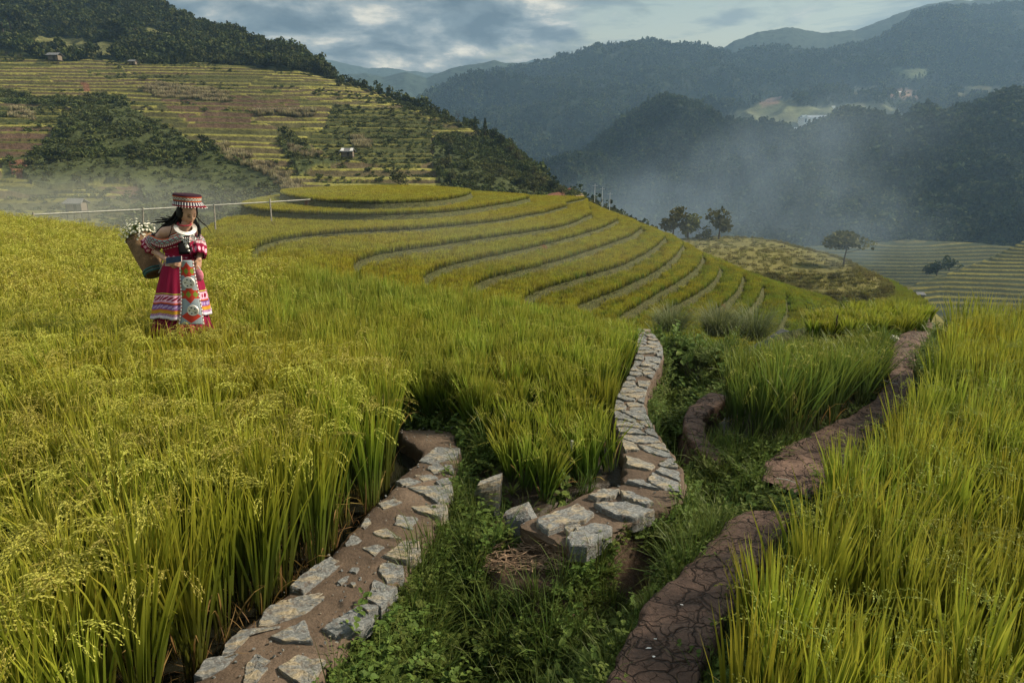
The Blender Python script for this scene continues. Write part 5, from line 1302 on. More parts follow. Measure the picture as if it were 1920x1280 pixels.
# the bank region
P = jitter_grid(-1.6, 5.8, .8, 10.5, .05)
free = inside(P, NEAR) & ~inside(P, LF) & ~inside(P, RF) & ~inside(P, FI) & ~inside(P, FI2)
for s in (stripA, stripB, stripE, stripG, stripH, brP): free &= ~inside(P, s)
P = P[free]
dpath = np.full(len(P), 9.0)
for s in (stripA, stripB, stripE, stripG, stripH, brP): dpath = np.minimum(dpath, seg_dist(P, s, True))
z = ground_height(P); px = topx(np.c_[P, z])
bare = inside(px, np.array([(880,880),(1000,880),(1090,925),(1000,985),(930,960)], float)) | (inside(px, np.array([(880,1040),(960,1010),(1060,1030),(1070,1085),(980,1100),(890,1080)], float)) & (rng.random(len(P)) < .6)) \
    | (inside(px, np.array([(1130,1050),(1190,1010),(1225,1060),(1215,1115),(1160,1125)], float)))
bare |= inside(px, np.array([(845,850),(880,860),(905,900),(870,905),(850,890)], float)) & (rng.random(len(P)) < .6)
bare |= (z < -.86) & (rng.random(len(P)) < .4)
keep = ~bare & (rng.random(len(P)) < np.interp(P[:, 1], [2, 6, 10], [1, .9, .8])) & ~((px[:, 0] > 1550) & (dpath > .5))
P, z, dpath = P[keep], z[keep], dpath[keep]; n = len(P); print('weeds', n)
hn = .75 + .5 * vnoise(P[:, 0] * 1.6, P[:, 1] * 1.6, 12)
P2 = jitter_grid(-.9, 3.2, 2.2, 5.6, .034); P2 = P2[inside(P2, NEAR) & ~inside(P2, LF) & ~inside(P2, RF)]
for s in (stripA, stripB, stripE, stripG, brP): P2 = P2[~inside(P2, s)]
z2_ = ground_height(P2); sl_ = np.hypot(ground_height(P2 + [.02, 0]) - z2_, ground_height(P2 + [0, .02]) - z2_) / .02; pk = topx(np.c_[P2, z2_])
k_ = (sl_ > .8) & (rng.random(len(P2)) < .75) & ~inside(pk, np.array([(1130,1040),(1200,1000),(1235,1060),(1215,1120),(1150,1125)], float))
P = np.vstack([P, P2[k_]]); z = np.r_[z, z2_[k_]]; dpath = np.r_[dpath, np.full(k_.sum(), .12)]; hn = np.r_[hn, np.full(k_.sum(), .9)]; n = len(P)
pk = topx(np.c_[P, z + .05]); lowz = np.ones(n)
for q_, kp, sc_ in (([(862,875),(1000,870),(1050,925),(1045,1010),(1000,1045),(900,1000)], .3, .5), ([(905,1035),(1060,1030),(1080,1085),(980,1110),(900,1090)], .12, .5), ([(1145,1045),(1190,1015),(1245,1050),(1232,1118),(1165,1125)], .12, .5)):
    i_ = inside(pk, np.array(q_, float)); lowz[i_] *= sc_; lowz[i_ & (rng.random(n) > kp)] = 0
# plants standing in front of those spots stay low
lowz[inside(pk, np.array([(900,1090),(1250,1100),(1230,1230),(900,1200)], float))] *= .6
kk_ = lowz > 0; P, z, dpath, hn, lowz = P[kk_], z[kk_], dpath[kk_], hn[kk_] * lowz[kk_], lowz[kk_]; n = len(P)
isg = rng.random(n) < (.10 + .4 * smooth(.5, .75, vnoise(P[:, 0] * 1.1 + 5, P[:, 1] * 1.1, 42)))
s = rng.uniform(.6, 1.3, n) * hn * np.interp(dpath, [0, .15, .3], [.6, .9, 1.15])
s = np.minimum(s, 1.15)
a = ~isg; m = a.sum()
scatter('weeds', np.c_[P, z][a], rnd_rot(m, .25), s[a], rng.integers(0, 8, m), wv, 'leafy green weeds covering the banks between the paths', 'weeds')
m = isg.sum(); scatter('bank_grass', np.c_[P, z][isg], rnd_rot(m, .2), s[isg] * 1.05, rng.integers(0, 4, m), gv, 'grass tufts growing among the weeds on the banks', 'grass')
# fringe of weeds along the outer edges of the mud bunds and the fields
fr = []
for ln, off in ((eR, .06), (gR, .05), (gL, -.05), (hL, -.04), (hR, .04), (bR, .06), (aR, .03), (eL, -.06)):
    c = resample(ln, .05); tg = np.gradient(c, axis=0); nn = np.stack([tg[:, 1], -tg[:, 0]], 1); nn /= np.linalg.norm(nn, axis=1)[:, None]
    for k in (1.0, 2.6): fr.append(c + nn * off * k + rng.normal(0, .025, c.shape))
fr.append(resample(np.vstack([xy([(862, 842), (905, 900), (945, 950)], .02)]), .035) + .02)
P = np.vstack(fr); P = P[rng.random(len(P)) < .7]; z = ground_height(P) + .0; n = len(P)
scatter('path_edge_weeds', np.c_[P, z], rnd_rot(n, .3), rng.uniform(.3, .6, n), rng.integers(0, 8, n), wv, 'low weeds along the edges of the mud bunds and the slate path', 'weeds')
P = UPPER[~inside(UPPER, NEAR)]; pj = topx(np.c_[P, ground_height(P) + .35]); P = P[~((pj[:, 0] > 1385) & (pj[:, 0] < 1525) & (pj[:, 1] < 660))]; d = seg_dist(P, NEAR, True); P = P[(d < 3.5)]
for s_ in (stripA, stripB, stripG, stripH): P = P[~inside(P, s_)]
n = len(P); scatter('slope_weeds', np.c_[P, ground_height(P)], rnd_rot(n, .3), rng.uniform(.8, 2.0, n), rng.integers(0, 12, n), wv + gv, 'leafy weeds and grass on the slope just beyond the slate path', 'weeds')
# dry stalks at the foot of the ripe rice
DS = [mesh_np('dry', *(lambda V, Fc, T: (blade(V, Fc, T, (0, 0, 0), 0, .5, .35, 1.2, .008, 5), blade(V, Fc, T, (.02, 0, 0), 2, .9, .3, .9, .006, 4), blade(V, Fc, T, (0, .02, 0), 4, .3, .4, 2.0, .007, 5), (np.array(V), Fc))[3])([], [], []), DRY, link=False) for _ in range(1)]
c = resample(aL, .045); tg = np.gradient(c, axis=0); nn = np.stack([-tg[:, 1], tg[:, 0]], 1); nn /= np.linalg.norm(nn, axis=1)[:, None]
P = np.vstack([c + nn * k + rng.normal(0, .05, c.shape) for k in (.08, .2, .35)]); P = P[inside(P, LF)]; P = P[(rng.random(len(P)) < .6) & (P[:, 1] < 4.4)]; n = len(P)
scatter('dry_rice_leaves', np.c_[P, np.full(n, -.02)], rnd_rot(n, .3), rng.uniform(.4, 1.0, n), np.zeros(n, int), DS, 'dry straw coloured leaves at the foot of the ripe rice', 'dry leaves')

def fern(pos, az, ln, label, up=.9):
    V = []; Fc = []; T = []; mb = MB()
    p = np.array([0, 0, 0.0]); d = np.array([math.cos(az), math.sin(az), 0]); ang = .35; n = 22; s = np.array([-d[1], d[0], 0])
    pts = []
    for i in range(n + 1): pts.append(p.copy()); p = p + ln / n * (d * math.sin(ang) + np.array([0, 0, math.cos(ang)]) * up); ang += .055
    for i in range(2, n):
        w = ln * .28 * math.sin(math.pi * min(1, (i / n) ** .7 * .93 + .04)); t = pts[i + 1] - pts[i - 1]; t /= np.linalg.norm(t)
        for sg in (-1, 1): leaf(V, Fc, T, pts[i], s * sg + t * .35, np.cross(s, t), w, ln / n * 1.5, .75 + .25 * (i % 2))
    mb.tube([tuple(q) for q in pts], [.003 * (1 - .8 * i / n) for i in range(n + 1)], 5)
    e = empty('fern', pos, label, 'fern'); fm = mesh_np('frond', np.array(V), Fc, WGR, e, attrs={'tint': T}); mb.build('stalk', WGR, e)
def gp(px, py, z=None):
    """ground point under a pixel"""
    g = np.array([W([(px, py)], zz)[0] for zz in np.linspace(.15, -1.0, 60)])
    h = ground_height(g[:, :2]); i = np.where(h >= g[:, 2])[0]
    return g[i[0]] if len(i) else g[-1]
fern(gp(1090, 1225), 1.75, .2, 'upright bright fern frond on the bank left of the cracked mud bund')
fern(gp(1150, 1050) , 1.2, .13, 'small fern frond near the mouth of the stone bridge') if False else None
fern(gp(668, 1215), .5, .17, 'pale fern frond leaning over the muddy walkway edge')
fern(gp(1032, 955), 1.3, .13, 'small fern standing in the dark corner behind the low bridge')
fern(gp(1210, 1010), 1.9, .16, 'fern frond on the grassy bank right of the bridge mouth')
# tall plants on the bank
def shoot(pos, h, label, n=9):
    V = []; Fc = []; T = []; r = np.random.default_rng(int(abs(pos[0]) * 1000) % 97)
    for i in range(n): leaf(V, Fc, T, np.array([0, 0, h * .1 * i / n]), (math.cos(i * 2.4), math.sin(i * 2.4), 1.0 + .5 * r.random()), (0, 0, 1) if i % 2 else (.2, .1, 1), h * r.uniform(.7, 1.0), h * .16, .9)
    return props(mesh_np('broadleaf_plant', np.array(V), Fc, WEED, attrs={'tint': T}, loc=pos), label, 'plant')
shoot(gp(868, 985), .2, 'broad leaved upright plant right beside the muddy walkway')
shoot(gp(960, 930), .14, 'leafy plant growing against the leaning slate slab')
# grit and pebbles on the muddy walkway
pb = [make_stone('pebble', np.array([[math.cos(w) * r0, math.sin(w) * r0 * .7] for w, r0 in zip(np.linspace(0, 5.4, 6), (1, .8, 1.1, .7, 1, .9))]) * .012, 0, .006, rough=.001, top=.001) for _ in range(3)]
for o in pb: COL.objects.unlink(o); o.location = (0, 0, 0)
P = jitter_grid(aL[:, 0].min(), aR[:, 0].max(), min(aL[:, 1].min(), aR[:, 1].min()), 6.5, .045); P = np.vstack([P, jitter_grid(brP[:, 0].min(), brP[:, 0].max(), brP[:, 1].min(), brP[:, 1].max(), .06)]); P = P[(inside(P, stripA) | inside(P, brP)) & (rng.random(len(P)) < .55)]; n = len(P)
scatter('gravel', np.c_[P, ZP + .006 + 0 * P[:, 0]], rnd_rot(n, .3), rng.uniform(.15, 1.0, n) ** 1.5, rng.integers(0, 3, n), pb, 'grit and small pebbles trodden into the muddy walkway', 'gravel')
# twig heap
TW = plain('dry_twigs', (.26, .18, .12), .9, .1, .5, 30); mb = MB(); r = np.random.default_rng(5)
for i in range(320):
    c = gp(r.uniform(905, 1060), r.uniform(1035, 1085)) + [0, 0, r.uniform(.02, .09)]; a = r.uniform(0, 6.28); l = r.uniform(.05, .17); d = np.array([math.cos(a), math.sin(a) * .6, r.normal(0, .25)]) * l
    mb.tube([tuple(c - d / 2), tuple(c + r.normal(0, .008, 3)), tuple(c + d / 2)], [.0028, .0025, .001], 4)
props(mb.build('twig_heap', TW), 'heap of dry brown twigs on the bank below the low bridge', 'twigs', kind='stuff')
# stakes
mb = MB(); p = gp(1066, 905); mb.tube([(0, 0, -.1), (.01, 0, .12), (.02, 0, .34)], [.012, .011, .010], 8); props(mb.build('bamboo_stake', BAM, loc=p), 'thin pale bamboo stake standing in the middle rice field near the bridge', 'stake')
mb = MB(); p = W([(1562, 660)], .1)[0]; mb.tube([(0, 0, -.1), (.01, 0, .15), (.015, 0, .36)], [.014, .012, .010], 8); props(mb.build('wooden_stake', DARKW, loc=W([(1562, 640)], .0)[0] * 1.0), 'dark wooden stake sticking out of the small rice plot', 'stake')
# white wild flowers laid on the mud bund
PET = plain('white_petal', (.80, .80, .70), .6, .2); YEL = plain('flower_eye', (.55, .42, .08), .7, .2); STG = plain('flower_stem', (.07, .12, .03), .7, .2)
def flowers(pos, n, rad, h, label, name, stemlen=.12, dirv=(0, 0, 1), fsz=.011, seed=1, group=None, parent_frame=None):
    r = np.random.default_rng(seed); e = empty(name, pos, label, 'flowers', group); st = MB(); pe = MB(); ey = MB()
    dv = np.array(dirv, float)
    for i in range(n):
        d = r.normal(0, 1, 3); d /= np.linalg.norm(d); k = r.random() ** .4
        tip = dv * h + d * k * np.array([rad, rad, rad * .7]); st.tube([(0, 0, 0), tuple(tip * .5 + r.normal(0, .008, 3)), tuple(tip)], [.0022, .0016, .001], 4)
        u = d + np.array([0, -.4, .7]); u /= np.linalg.norm(u); a = np.cross(u, (0.3, .2, 1)); a /= np.linalg.norm(a); b = np.cross(u, a); m_ = 6
        for j in range(m_):
            w = 6.283 * j / m_; f = a * math.cos(w) + b * math.sin(w); g = -a * math.sin(w) + b * math.cos(w); s_ = fsz * r.uniform(.8, 1.2)
            pe.add([tip + u * .001, tip + f * s_ * .6 - g * s_ * .28 + u * .002, tip + f * s_ * 1.1, tip + f * s_ * .6 + g * s_ * .28 + u * .002], [(0, 1, 2, 3)])
        ey.lathe([(fsz * .3, .0), (fsz * .2, .003), (.0001, .004)], 6, tuple(tip))
    st.build('stem', STG, e); pe.build('petals', PET, e); ey.build('flower_centre', YEL, e); return e
flowers(W([(1674, 640)], .13)[0], 60, .06, .05, 'bunch of white wild flowers lying at the top of the mud bund on the right', 'flower_bunch', fsz=.016, seed=4)
# litter on the mud bund
PAP = plain('scrap_paper', (.75, .76, .74), .7, .2)
def scrap(px, py, s, a, label, mt=None, z=.155):
    r = np.random.default_rng(px); p = W([(px, py)], z)[0]; n = 7; V = [(math.cos(6.283 * i / n + a) * s * r.uniform(.4, 1.2), math.sin(6.283 * i / n + a) * s * .45 * r.uniform(.5, 1.2), r.uniform(.0, .008)) for i in range(n)]
    V2 = [(x, y, zz + .0015) for x, y, zz in V]; m_ = MB(); m_.add(V + V2, [tuple(range(n))[::-1], tuple(range(n, 2 * n))] + [(i, (i + 1) % n, n + (i + 1) % n, n + i) for i in range(n)])
    props(m_.build('paper_scrap', mt or PAP, loc=p), label, 'litter')
scrap(1215, 1215, .016, 1.9, 'torn white paper scrap lying nearest on the cracked mud bund'); scrap(1226, 1231, .012, .6, 'white paper bit just below the torn scrap on the mud bund')
scrap(1229, 1198, .011, .2, 'small white paper bit above the torn scrap on the mud bund'); scrap(1278, 1135, .010, 0, 'tiny white paper fleck higher up the cracked mud bund')
scrap(1697, 674, .016, .3, 'small purple petal litter on the winding mud bund', plain('purple', (.30, .05, .32), .6, .2), .13); scrap(1729, 688, .018, 1.5, 'small light blue wrapper beside the winding mud bund', plain('wrapper', (.30, .50, .65), .5, .3), .13)
mb = MB(); p = W([(1662, 715)], .14)[0]; mb.tube([(-.05, .12, 0), (-.06, .02, .02), (.0, -.05, .01), (.08, -.07, .0)], [.004, .004, .003, .002], 6); props(mb.build('curved_twig', BAM, loc=p), 'curved pale twig on the winding mud bund', 'twig')
mb = MB(); p = W([(1475, 900)], .15)[0]; mb.tube([(-.06, .03, 0), (.0, 0, .006), (.05, -.04, .0)], [.003, .003, .002], 6); props(mb.build('straw', BAM, loc=p), 'short pale straw on the wide part of the mud bund', 'straw')
# flat yellowish stone at the ditch
o = make_stone('flat_stone', xy([(1378,858),(1395,852),(1416,855),(1408,866),(1385,868)], .02), .02, .06); props(o, 'pale yellowish flat stone at the end of the narrow mud bund', 'stone')
# ================================================================== the walking woman
D0 = 6.5
def K(px, py, dy=0.0): return WD([(px, py)], D0 + dy)[0]
ORG = np.array([K(338, 560)[0], D0, K(338, 707)[2]])
def k(px, py, dy=0.0): return K(px, py, dy) - ORG
YAW = math.radians(38)
fr_ = np.array([math.sin(YAW), -math.cos(YAW), 0]); rt_ = np.array([math.cos(YAW), math.sin(YAW), 0]); up_ = np.array([0, 0, 1.0])
person = empty('person', ORG, 'woman in red embroidered dress and fringed striped hat walking through the ripe rice', 'person')
def mat_skin():
    m, nt, out = M('skin'); b = bsdf(nt, out, .5, .35); n = noise(nt, 30, 4)
    L(nt, ramp(nt, n.outputs[0], [(.3, (.50, .29, .20)), (.7, (.60, .37, .26))]).outputs[0], b.inputs['Base Color'])
    b.inputs['Subsurface Weight'].default_value = .1; b.inputs['Subsurface Radius'].default_value = (.02, .008, .004); return m
SKIN = mat_skin(); HAIR = plain('black_hair', (.009, .008, .007), .6, .2, .4, 60); RED = plain('crimson_cloth', (.24, .010, .045), .85, .15, .3, 90); BLK = plain('black_cloth', (.012, .012, .015), .85, .15)
SILV = plain('silver', (.72, .70, .66), .38, .5, .15, 60, .35); PINK = plain('pink_cloth', (.62, .20, .27), .9, .1, .25, 60)
def capsule(mb, p, rp, q, rq, n=14, m=5):
    p, q = Vector(p), Vector(q); t = (q - p).normalized(); a = t.cross(Vector((0, 0, 1)) if abs(t.z) < .9 else Vector((1, 0, 0))).normalized(); b = t.cross(a)
    rings = [(p - t * rp * math.sin(w), rp * math.cos(w)) for w in np.linspace(math.pi / 2 * .96, 0, m)] + [(q + t * rq * math.sin(w), rq * math.cos(w)) for w in np.linspace(0, math.pi / 2 * .96, m)]
    V = [c + (a * math.cos(6.2832 * i / n) + b * math.sin(6.2832 * i / n)) * r for c, r in rings for i in range(n)]
    Fc = [tuple(f) for f in grid_faces(n, len(rings), True)] + [tuple(range(n))[::-1], tuple(range(n * (len(rings) - 1), n * len(rings)))]
    mb.add(V, Fc)
def ellip(mb, c, ax, rad, fn=None, n=28, m=18):
    V = []
    for j in range(m + 1):
        ph = math.pi * (j + .02) / (m + .04)
        for i in range(n):
            th = 2 * math.pi * i / n; d = np.array([math.sin(ph) * math.sin(th), math.sin(ph) * math.cos(th), math.cos(ph)])  # right, front, up
            r = np.array(rad) * d
            if fn: r = fn(d, r)
            V.append(np.array(c) + ax[0] * r[0] + ax[1] * r[1] + ax[2] * r[2])
    Fc = [tuple(f) for f in grid_faces(n, m + 1, True)] + [tuple(range(n)), tuple(range(n * m, n * (m + 1)))[::-1]]
    mb.add(V, [f[::-1] for f in Fc])
B = MB()
hips, waist, chest, neckb, headc = k(337, 505), k(338, 478), k(338, 452), k(344, 429, -.01), k(351.5, 399, -.04)
shR, shL = k(309, 436, -.10), k(366, 436, .09); elR, wrR = k(280, 464, .02), k(317, 490, -.17); elL, wrL = k(377, 466, .08), k(373, 486, -.05)
ellip(B, chest, (rt_, fr_, up_), (.145, .098, .17)); ellip(B, waist, (rt_, fr_, up_), (.115, .085, .16)); ellip(B, hips, (rt_, fr_, up_), (.155, .11, .15))
capsule(B, shR, .052, (chest + neckb) / 2 + [0, 0, .04], .06); capsule(B, shL, .052, (chest + neckb) / 2 + [0, 0, .04], .06)
capsule(B, neckb - [0, 0, .04], .056, headc + [0, .01, -.05], .045)
for s, e, w in ((shR, elR, wrR), (shL, elL, wrL)): capsule(B, s, .049, e, .036); capsule(B, e, .036, w, .023)
for a, dy in ((330, -.03), (347, .05)):
    capsule(B, k(a, 515, dy), .085, k(a, 610, dy), .05); capsule(B, k(a, 610, dy), .05, k(a, 698, dy), .035); capsule(B, k(a, 701, dy), .035, k(a, 704, dy) + fr_ * .14, .028)
# head: looks down to the picture's right
hy = math.radians(50); hp = math.radians(26)
hf = np.array([math.sin(hy) * math.cos(hp), -math.cos(hy) * math.cos(hp), -math.sin(hp)]); hr_ = np.array([math.cos(hy), math.sin(hy), 0]); hu = np.cross(hr_, hf); hu = hu if hu[2] > 0 else -hu
def face(d, r):
    x, f, u = d
    r = r.copy()
    if u < 0: r[0] *= 1 - .30 * (-u) ** 1.3                       # jaw narrows to the chin
    if f > 0: r[1] *= 1 - .10 * abs(x) - .03 * max(0, u)
    nose = math.exp(-((x / .10) ** 2)) * math.exp(-(((u + .10) / .16) ** 2)) * (f > 0); r[1] += .020 * nose
    br = math.exp(-((x / .10) ** 2)) * math.exp(-(((u - .10) / .12) ** 2)) * (f > 0); r[1] += .006 * br
    eye = sum(math.exp(-(((x - e) / .16) ** 2)) * math.exp(-(((u - .06) / .10) ** 2)) for e in (-.38, .38)) * (f > 0); r[1] -= .008 * eye
    ck = sum(math.exp(-(((x - e) / .22) ** 2)) * math.exp(-(((u + .2) / .2) ** 2)) for e in (-.5, .5)) * (f > 0); r[1] += .005 * ck
    lp = math.exp(-((x / .26) ** 2)) * math.exp(-(((u + .46) / .09) ** 2)) * (f > 0); r[1] += .007 * lp
    ch = math.exp(-((x / .3) ** 2)) * math.exp(-(((u + .82) / .14) ** 2)) * (f > 0); r[1] += .012 * ch
    return r
HR = (.072, .090, .108)
ellip(B, headc, (hr_, hf, hu), HR, face, 56, 44)
for s in (-1, 1): ellip(B, headc + hr_ * s * .071 - hf * .005 - hu * .01, (hr_, hf, hu), (.010, .018, .028), None, 10, 8)
# hands: palm, four unequal bent fingers and a thumb
def hand(w, dirv, palmn, side, curl, spread=.0):
    dirv = dirv / np.linalg.norm(dirv); palmn = palmn / np.linalg.norm(palmn); sd = np.cross(dirv, palmn) * side
    for o_ in (-.024, -.008, .008, .024): capsule(B, w + sd * o_ * .6, .015, w + dirv * .07 + sd * o_, .0115, 8, 3)
    for o_, ln in ((-.030, .062), (-.010, .072), (.010, .067), (.030, .052)):
        p = w + dirv * .072 + sd * o_ * .95; a = 0
        for j, f in enumerate((.42, .33, .25)):
            a += curl[j]; q = p + (dirv * math.cos(a) + palmn * math.sin(a)) * ln * f; capsule(B, p, .0085 - j * .0008, q, .0078 - j * .0008, 7, 3); p = q
    p = w + dirv * .02 - sd * .028; q = p + (dirv * .6 - sd * .55 + palmn * .5) * .035; capsule(B, p, .012, q, .010, 7, 3); r = q + (dirv * .75 + palmn * .35 + sd * .15) * .032; capsule(B, q, .010, r, .0085, 7, 3)
hand(wrR, k(336, 494, -.22) - wrR, np.array([.25, -.1, -1.0]) * -1 + fr_ * .0, 1, (.5, .7, .5)) if False else hand(wrR, k(337, 494, -.20) - wrR, np.array([.1, .9, -.25]), 1, (.35, .55, .45))
hand(wrL, k(371, 503, -.06) - wrL, np.array([-.75, .35, -.1]), 1, (.3, .5, .4))
body = B.build('body', SKIN, person, sm=True)
md = body.modifiers.new('remesh', 'REMESH'); md.mode = 'VOXEL'; md.voxel_size = .0055; md.use_smooth_shade = True
md = body.modifiers.new('smooth', 'SMOOTH'); md.factor = .5; md.iterations = 4
# face details
def hpnt(x, f, u):
    d = np.array([x, f, u]); d /= np.linalg.norm(d); r = face(d, np.array(HR) * d); return headc + hr_ * r[0] + hf * r[1] + hu * r[2]
def patchf(name, mat, cx, cu, w, h, lift=.0035, bend=0.0, shape='lens'):
    mb = MB(); n = 9; top, bot = [], []
    for i in range(n):
        t = i / (n - 1) * 2 - 1; th = h * (math.sqrt(max(0, 1 - t * t)) * .9 + .1)
        for lst, s in ((top, 1), (bot, -1)):
            x = cx + t * w; u = cu + bend * (1 - t * t) + s * th; f = math.sqrt(max(.05, 1 - x * x - u * u)); lst.append(hpnt(x, f, u) + hf * lift)
    mb.add(top + bot, [(i, i + 1, n + i + 1, n + i) for i in range(n - 1)]); return mb.build(name, mat, person)
LIP = plain('lips', (.38, .035, .04), .4, .4); EYEW = plain('eyelid', (.18, .09, .06), .6, .2)
patchf('lips', LIP, 0, -.47, .24, .065, .004)
for s in (-.36, .36):
    patchf('eyelid', EYEW, s, .07, .17, .045, .004, .02); patchf('eyelash', HAIR, s, .03, .19, .024, .0055, -.03); patchf('eyebrow', HAIR, s, .225, .18, .022, .003, .03)
patchf('nostril_shadow', EYEW, 0, -.26, .12, .018, .002, -.02) if False else None
# hair
hb = MB()
def hairf(d, r):
    x, f, u = d; r = r * 1.10
    if f > .05: 
        lim = .66 + .2 * abs(x); 
        if u < lim and abs(x) < .86: r = r * .78
    return r
ellip(hb, headc + hu * .004 - hf * .008, (hr_, hf, hu), (.080, .098, .112), hairf, 40, 30)
r_ = np.random.default_rng(2)
def lock(p0, pts, rad, n=1, jit=.012):
    for _ in range(n):
        j = r_.normal(0, jit, 3); P_ = [p0 + j * .6] + [p + j * (1 + .8 * i) for i, p in enumerate(pts)]
        P_ = chaikin(np.array(P_), 2); hb.tube([tuple(p) for p in P_], [rad * (1 - .75 * i / len(P_)) for i in range(len(P_))], 6)
lock(k(337, 398, .0), [k(330, 415, .0), k(320, 424, -.02), k(309, 428, -.02)], .012, 44, .018)
lock(k(334, 402, .03), [k(326, 418, .04), k(318, 432, .08), k(312, 450, .1)], .010, 26, .018)
lock(k(362, 405, .04), [k(368, 418, .05), k(373, 428, .03), k(371, 438, .0)], .008, 18, .011)
lock(k(366, 400, .04), [k(373, 408, .04), k(376, 418, .04), k(372, 426, .03)], .002, 7, .012)
hb.build('hair', HAIR, person, sm=True)

# ---- patterned cloth: attribute 'pat' = (distance round in metres, 0..1 along, 0)
def mat_bands(name, bands, pats=(), rough=.85):
    """bands: (t, colour); pats: (t0, t1, kind, period, colourA, colourB)"""
    m, nt, out = M(name); b = bsdf(nt, out, rough, .15)
    a = N(nt, 'ShaderNodeAttribute', attribute_name='pat'); sp_ = N(nt, 'ShaderNodeSeparateColor'); L(nt, a.outputs['Color'], sp_.inputs[0]); s, t = sp_.outputs[0], sp_.outputs[1]
    c = ramp(nt, t, bands, 'CONSTANT').outputs[0]
    for t0, t1, kind, per, ca, cb in pats:
        u = math_(nt, 'FRACT', math_(nt, 'DIVIDE', s, per)); v = math_(nt, 'DIVIDE', math_(nt, 'SUBTRACT', t, t0), t1 - t0)
        du = math_(nt, 'MULTIPLY', math_(nt, 'ABSOLUTE', math_(nt, 'SUBTRACT', u, .5)), 2.0); dv = math_(nt, 'MULTIPLY', math_(nt, 'ABSOLUTE', math_(nt, 'SUBTRACT', v, .5)), 2.0)
        if kind == 'diamond': f = math_(nt, 'LESS_THAN', math_(nt, 'ADD', du, dv), .85)
        elif kind == 'zig': f = math_(nt, 'LESS_THAN', math_(nt, 'ABSOLUTE', math_(nt, 'SUBTRACT', v, math_(nt, 'MULTIPLY_ADD', du, .6, .2))), .17)
        elif kind == 'stripe': f = math_(nt, 'LESS_THAN', u, .5)
        elif kind == 'flower': f = math_(nt, 'LESS_THAN', math_(nt, 'ADD', math_(nt, 'POWER', du, 2), math_(nt, 'POWER', dv, 2)), .5)
        inb = math_(nt, 'MULTIPLY', math_(nt, 'GREATER_THAN', v, 0), math_(nt, 'LESS_THAN', v, 1))
        c = mix(nt, inb, c, mix(nt, f, cb, ca))
    n = noise(nt, 150, 3); c = mix(nt, .5, c, ramp(nt, n.outputs[0], [(.3, .7), (.7, 1.2)]).outputs[0], 'MULTIPLY')
    L(nt, c, b.inputs['Base Color']); bump(nt, n.outputs[0], b, .4, .003); return m
def loft(name, rings, mat, parent=person, n=72, thick=.004, closed=True, arc=(0, 2 * math.pi)):
    """rings: (centre, half right, half front, fn(theta)->(radial factor, dz)), t"""
    V, pat = [], []
    nn = n if closed else n + 1
    for c, a, b_, fn, t in rings:
        prev = None; s = 0
        for i in range(nn):
            th = arc[0] + (arc[1] - arc[0]) * i / n
            rf, dz = fn(th) if fn else (1, 0)
            p = np.array(c) + rt_ * math.sin(th) * a * rf + fr_ * math.cos(th) * b_ * rf + up_ * dz
            s = th * (a + b_) / 2; V.append(p); pat.append((s + 1.0, t, 0))
    Fc = [tuple(f) for f in grid_faces(nn, len(rings), closed)]
    o = mesh_np(name, np.array(V), Fc, mat, parent, True, attrs={'pat': np.array(pat)})
    sd_ = o.modifiers.new('thick', 'SOLIDIFY'); sd_.thickness = thick; return o
CR = (.24, .010, .045); DR = (.10, .008, .02); PK = (.62, .16, .33); WH = (.72, .68, .68); PU = (.20, .10, .30); GO = (.50, .28, .03); BL = (.07, .10, .22); TE_ = (.22, .38, .36); OR = (.55, .12, .04); YG = (.42, .48, .08)
SKIRT_M = mat_bands('skirt_cloth', [(0, CR), (.545, YG), (.562, CR), (.575, PK), (.71, OR), (.73, DR), (.745, PU), (.83, OR), (.845, GO), (.905, PU), (.94, WH)],
   [(.58, .70, 'flower', .042, CR, (.70, .42, .56)), (.745, .83, 'diamond', .04, (.42, .32, .55), PU), (.905, .945, 'flower', .022, (.55, .30, .40), PU), (.945, 1.0, 'stripe', .012, (.85, .83, .85), (.42, .34, .55))])
sk = []
w0, w1 = k(338, 488), k(338, 589)
for i in range(40):
    t = i / 39; c = w0 * (1 - t) + w1 * t + rt_ * .015 * t; a = .135 + .130 * t ** .8; b_ = .10 + .125 * t ** .85
    sk.append((c, a, b_, (lambda th, t=t: (1 + .035 * t * math.sin(th * 19 + 1.5 * math.sin(th * 3)) + .02 * t * math.sin(th * 7), .012 * t * math.sin(th * 5))), t))
loft('skirt', sk, SKIRT_M, n=220)
UN = mat_bands('under_skirt', [(0, DR), (.5, CR)], [(0, 1, 'stripe', .03, CR, DR)])
loft('under_skirt', [(k(340, 586), .23, .19, None, 0), (k(341, 610), .25, .20, lambda th: (1 + .06 * math.sin(th * 16), 0), .5), (k(343, 625), .27, .21, lambda th: (1 + .09 * math.sin(th * 16), 0), 1)], UN, n=160)
BOD = mat_bands('bodice_cloth', [(0, BLK.node_tree.nodes['Principled BSDF'].inputs[0].default_value[:3]), (.02, OR), (.05, TE_), (.19, CR), (.22, WH), (.33, CR)],
   [(.06, .185, 'zig', .03, CR, TE_), (.225, .33, 'stripe', .011, WH, CR), (.50, .54, 'flower', .03, WH, CR)])
rings = []
for i in range(22):
    t = i / 21; zl = k(338, 446)[2]; zw = k(338, 480)[2]
    def fn(th, t=t): 
        cf = max(0, math.cos(th)) ** 1.6; cb = max(0, -math.cos(th)) ** 3; top_ = zl + .085 * cf + .03 * cb - .02
        return 1, (top_ * (1 - t) + zw * t) - zl
    s = t; a = .155 * (1 - s) ** .5 * .0 + np.interp(t, [0, .3, .6, 1], [.150, .165, .155, .122]); b_ = np.interp(t, [0, .25, .5, 1], [.085, .122, .128, .098])
    rings.append((np.array([*(k(338, 446)[:2]), zl]), a, b_, fn, t))
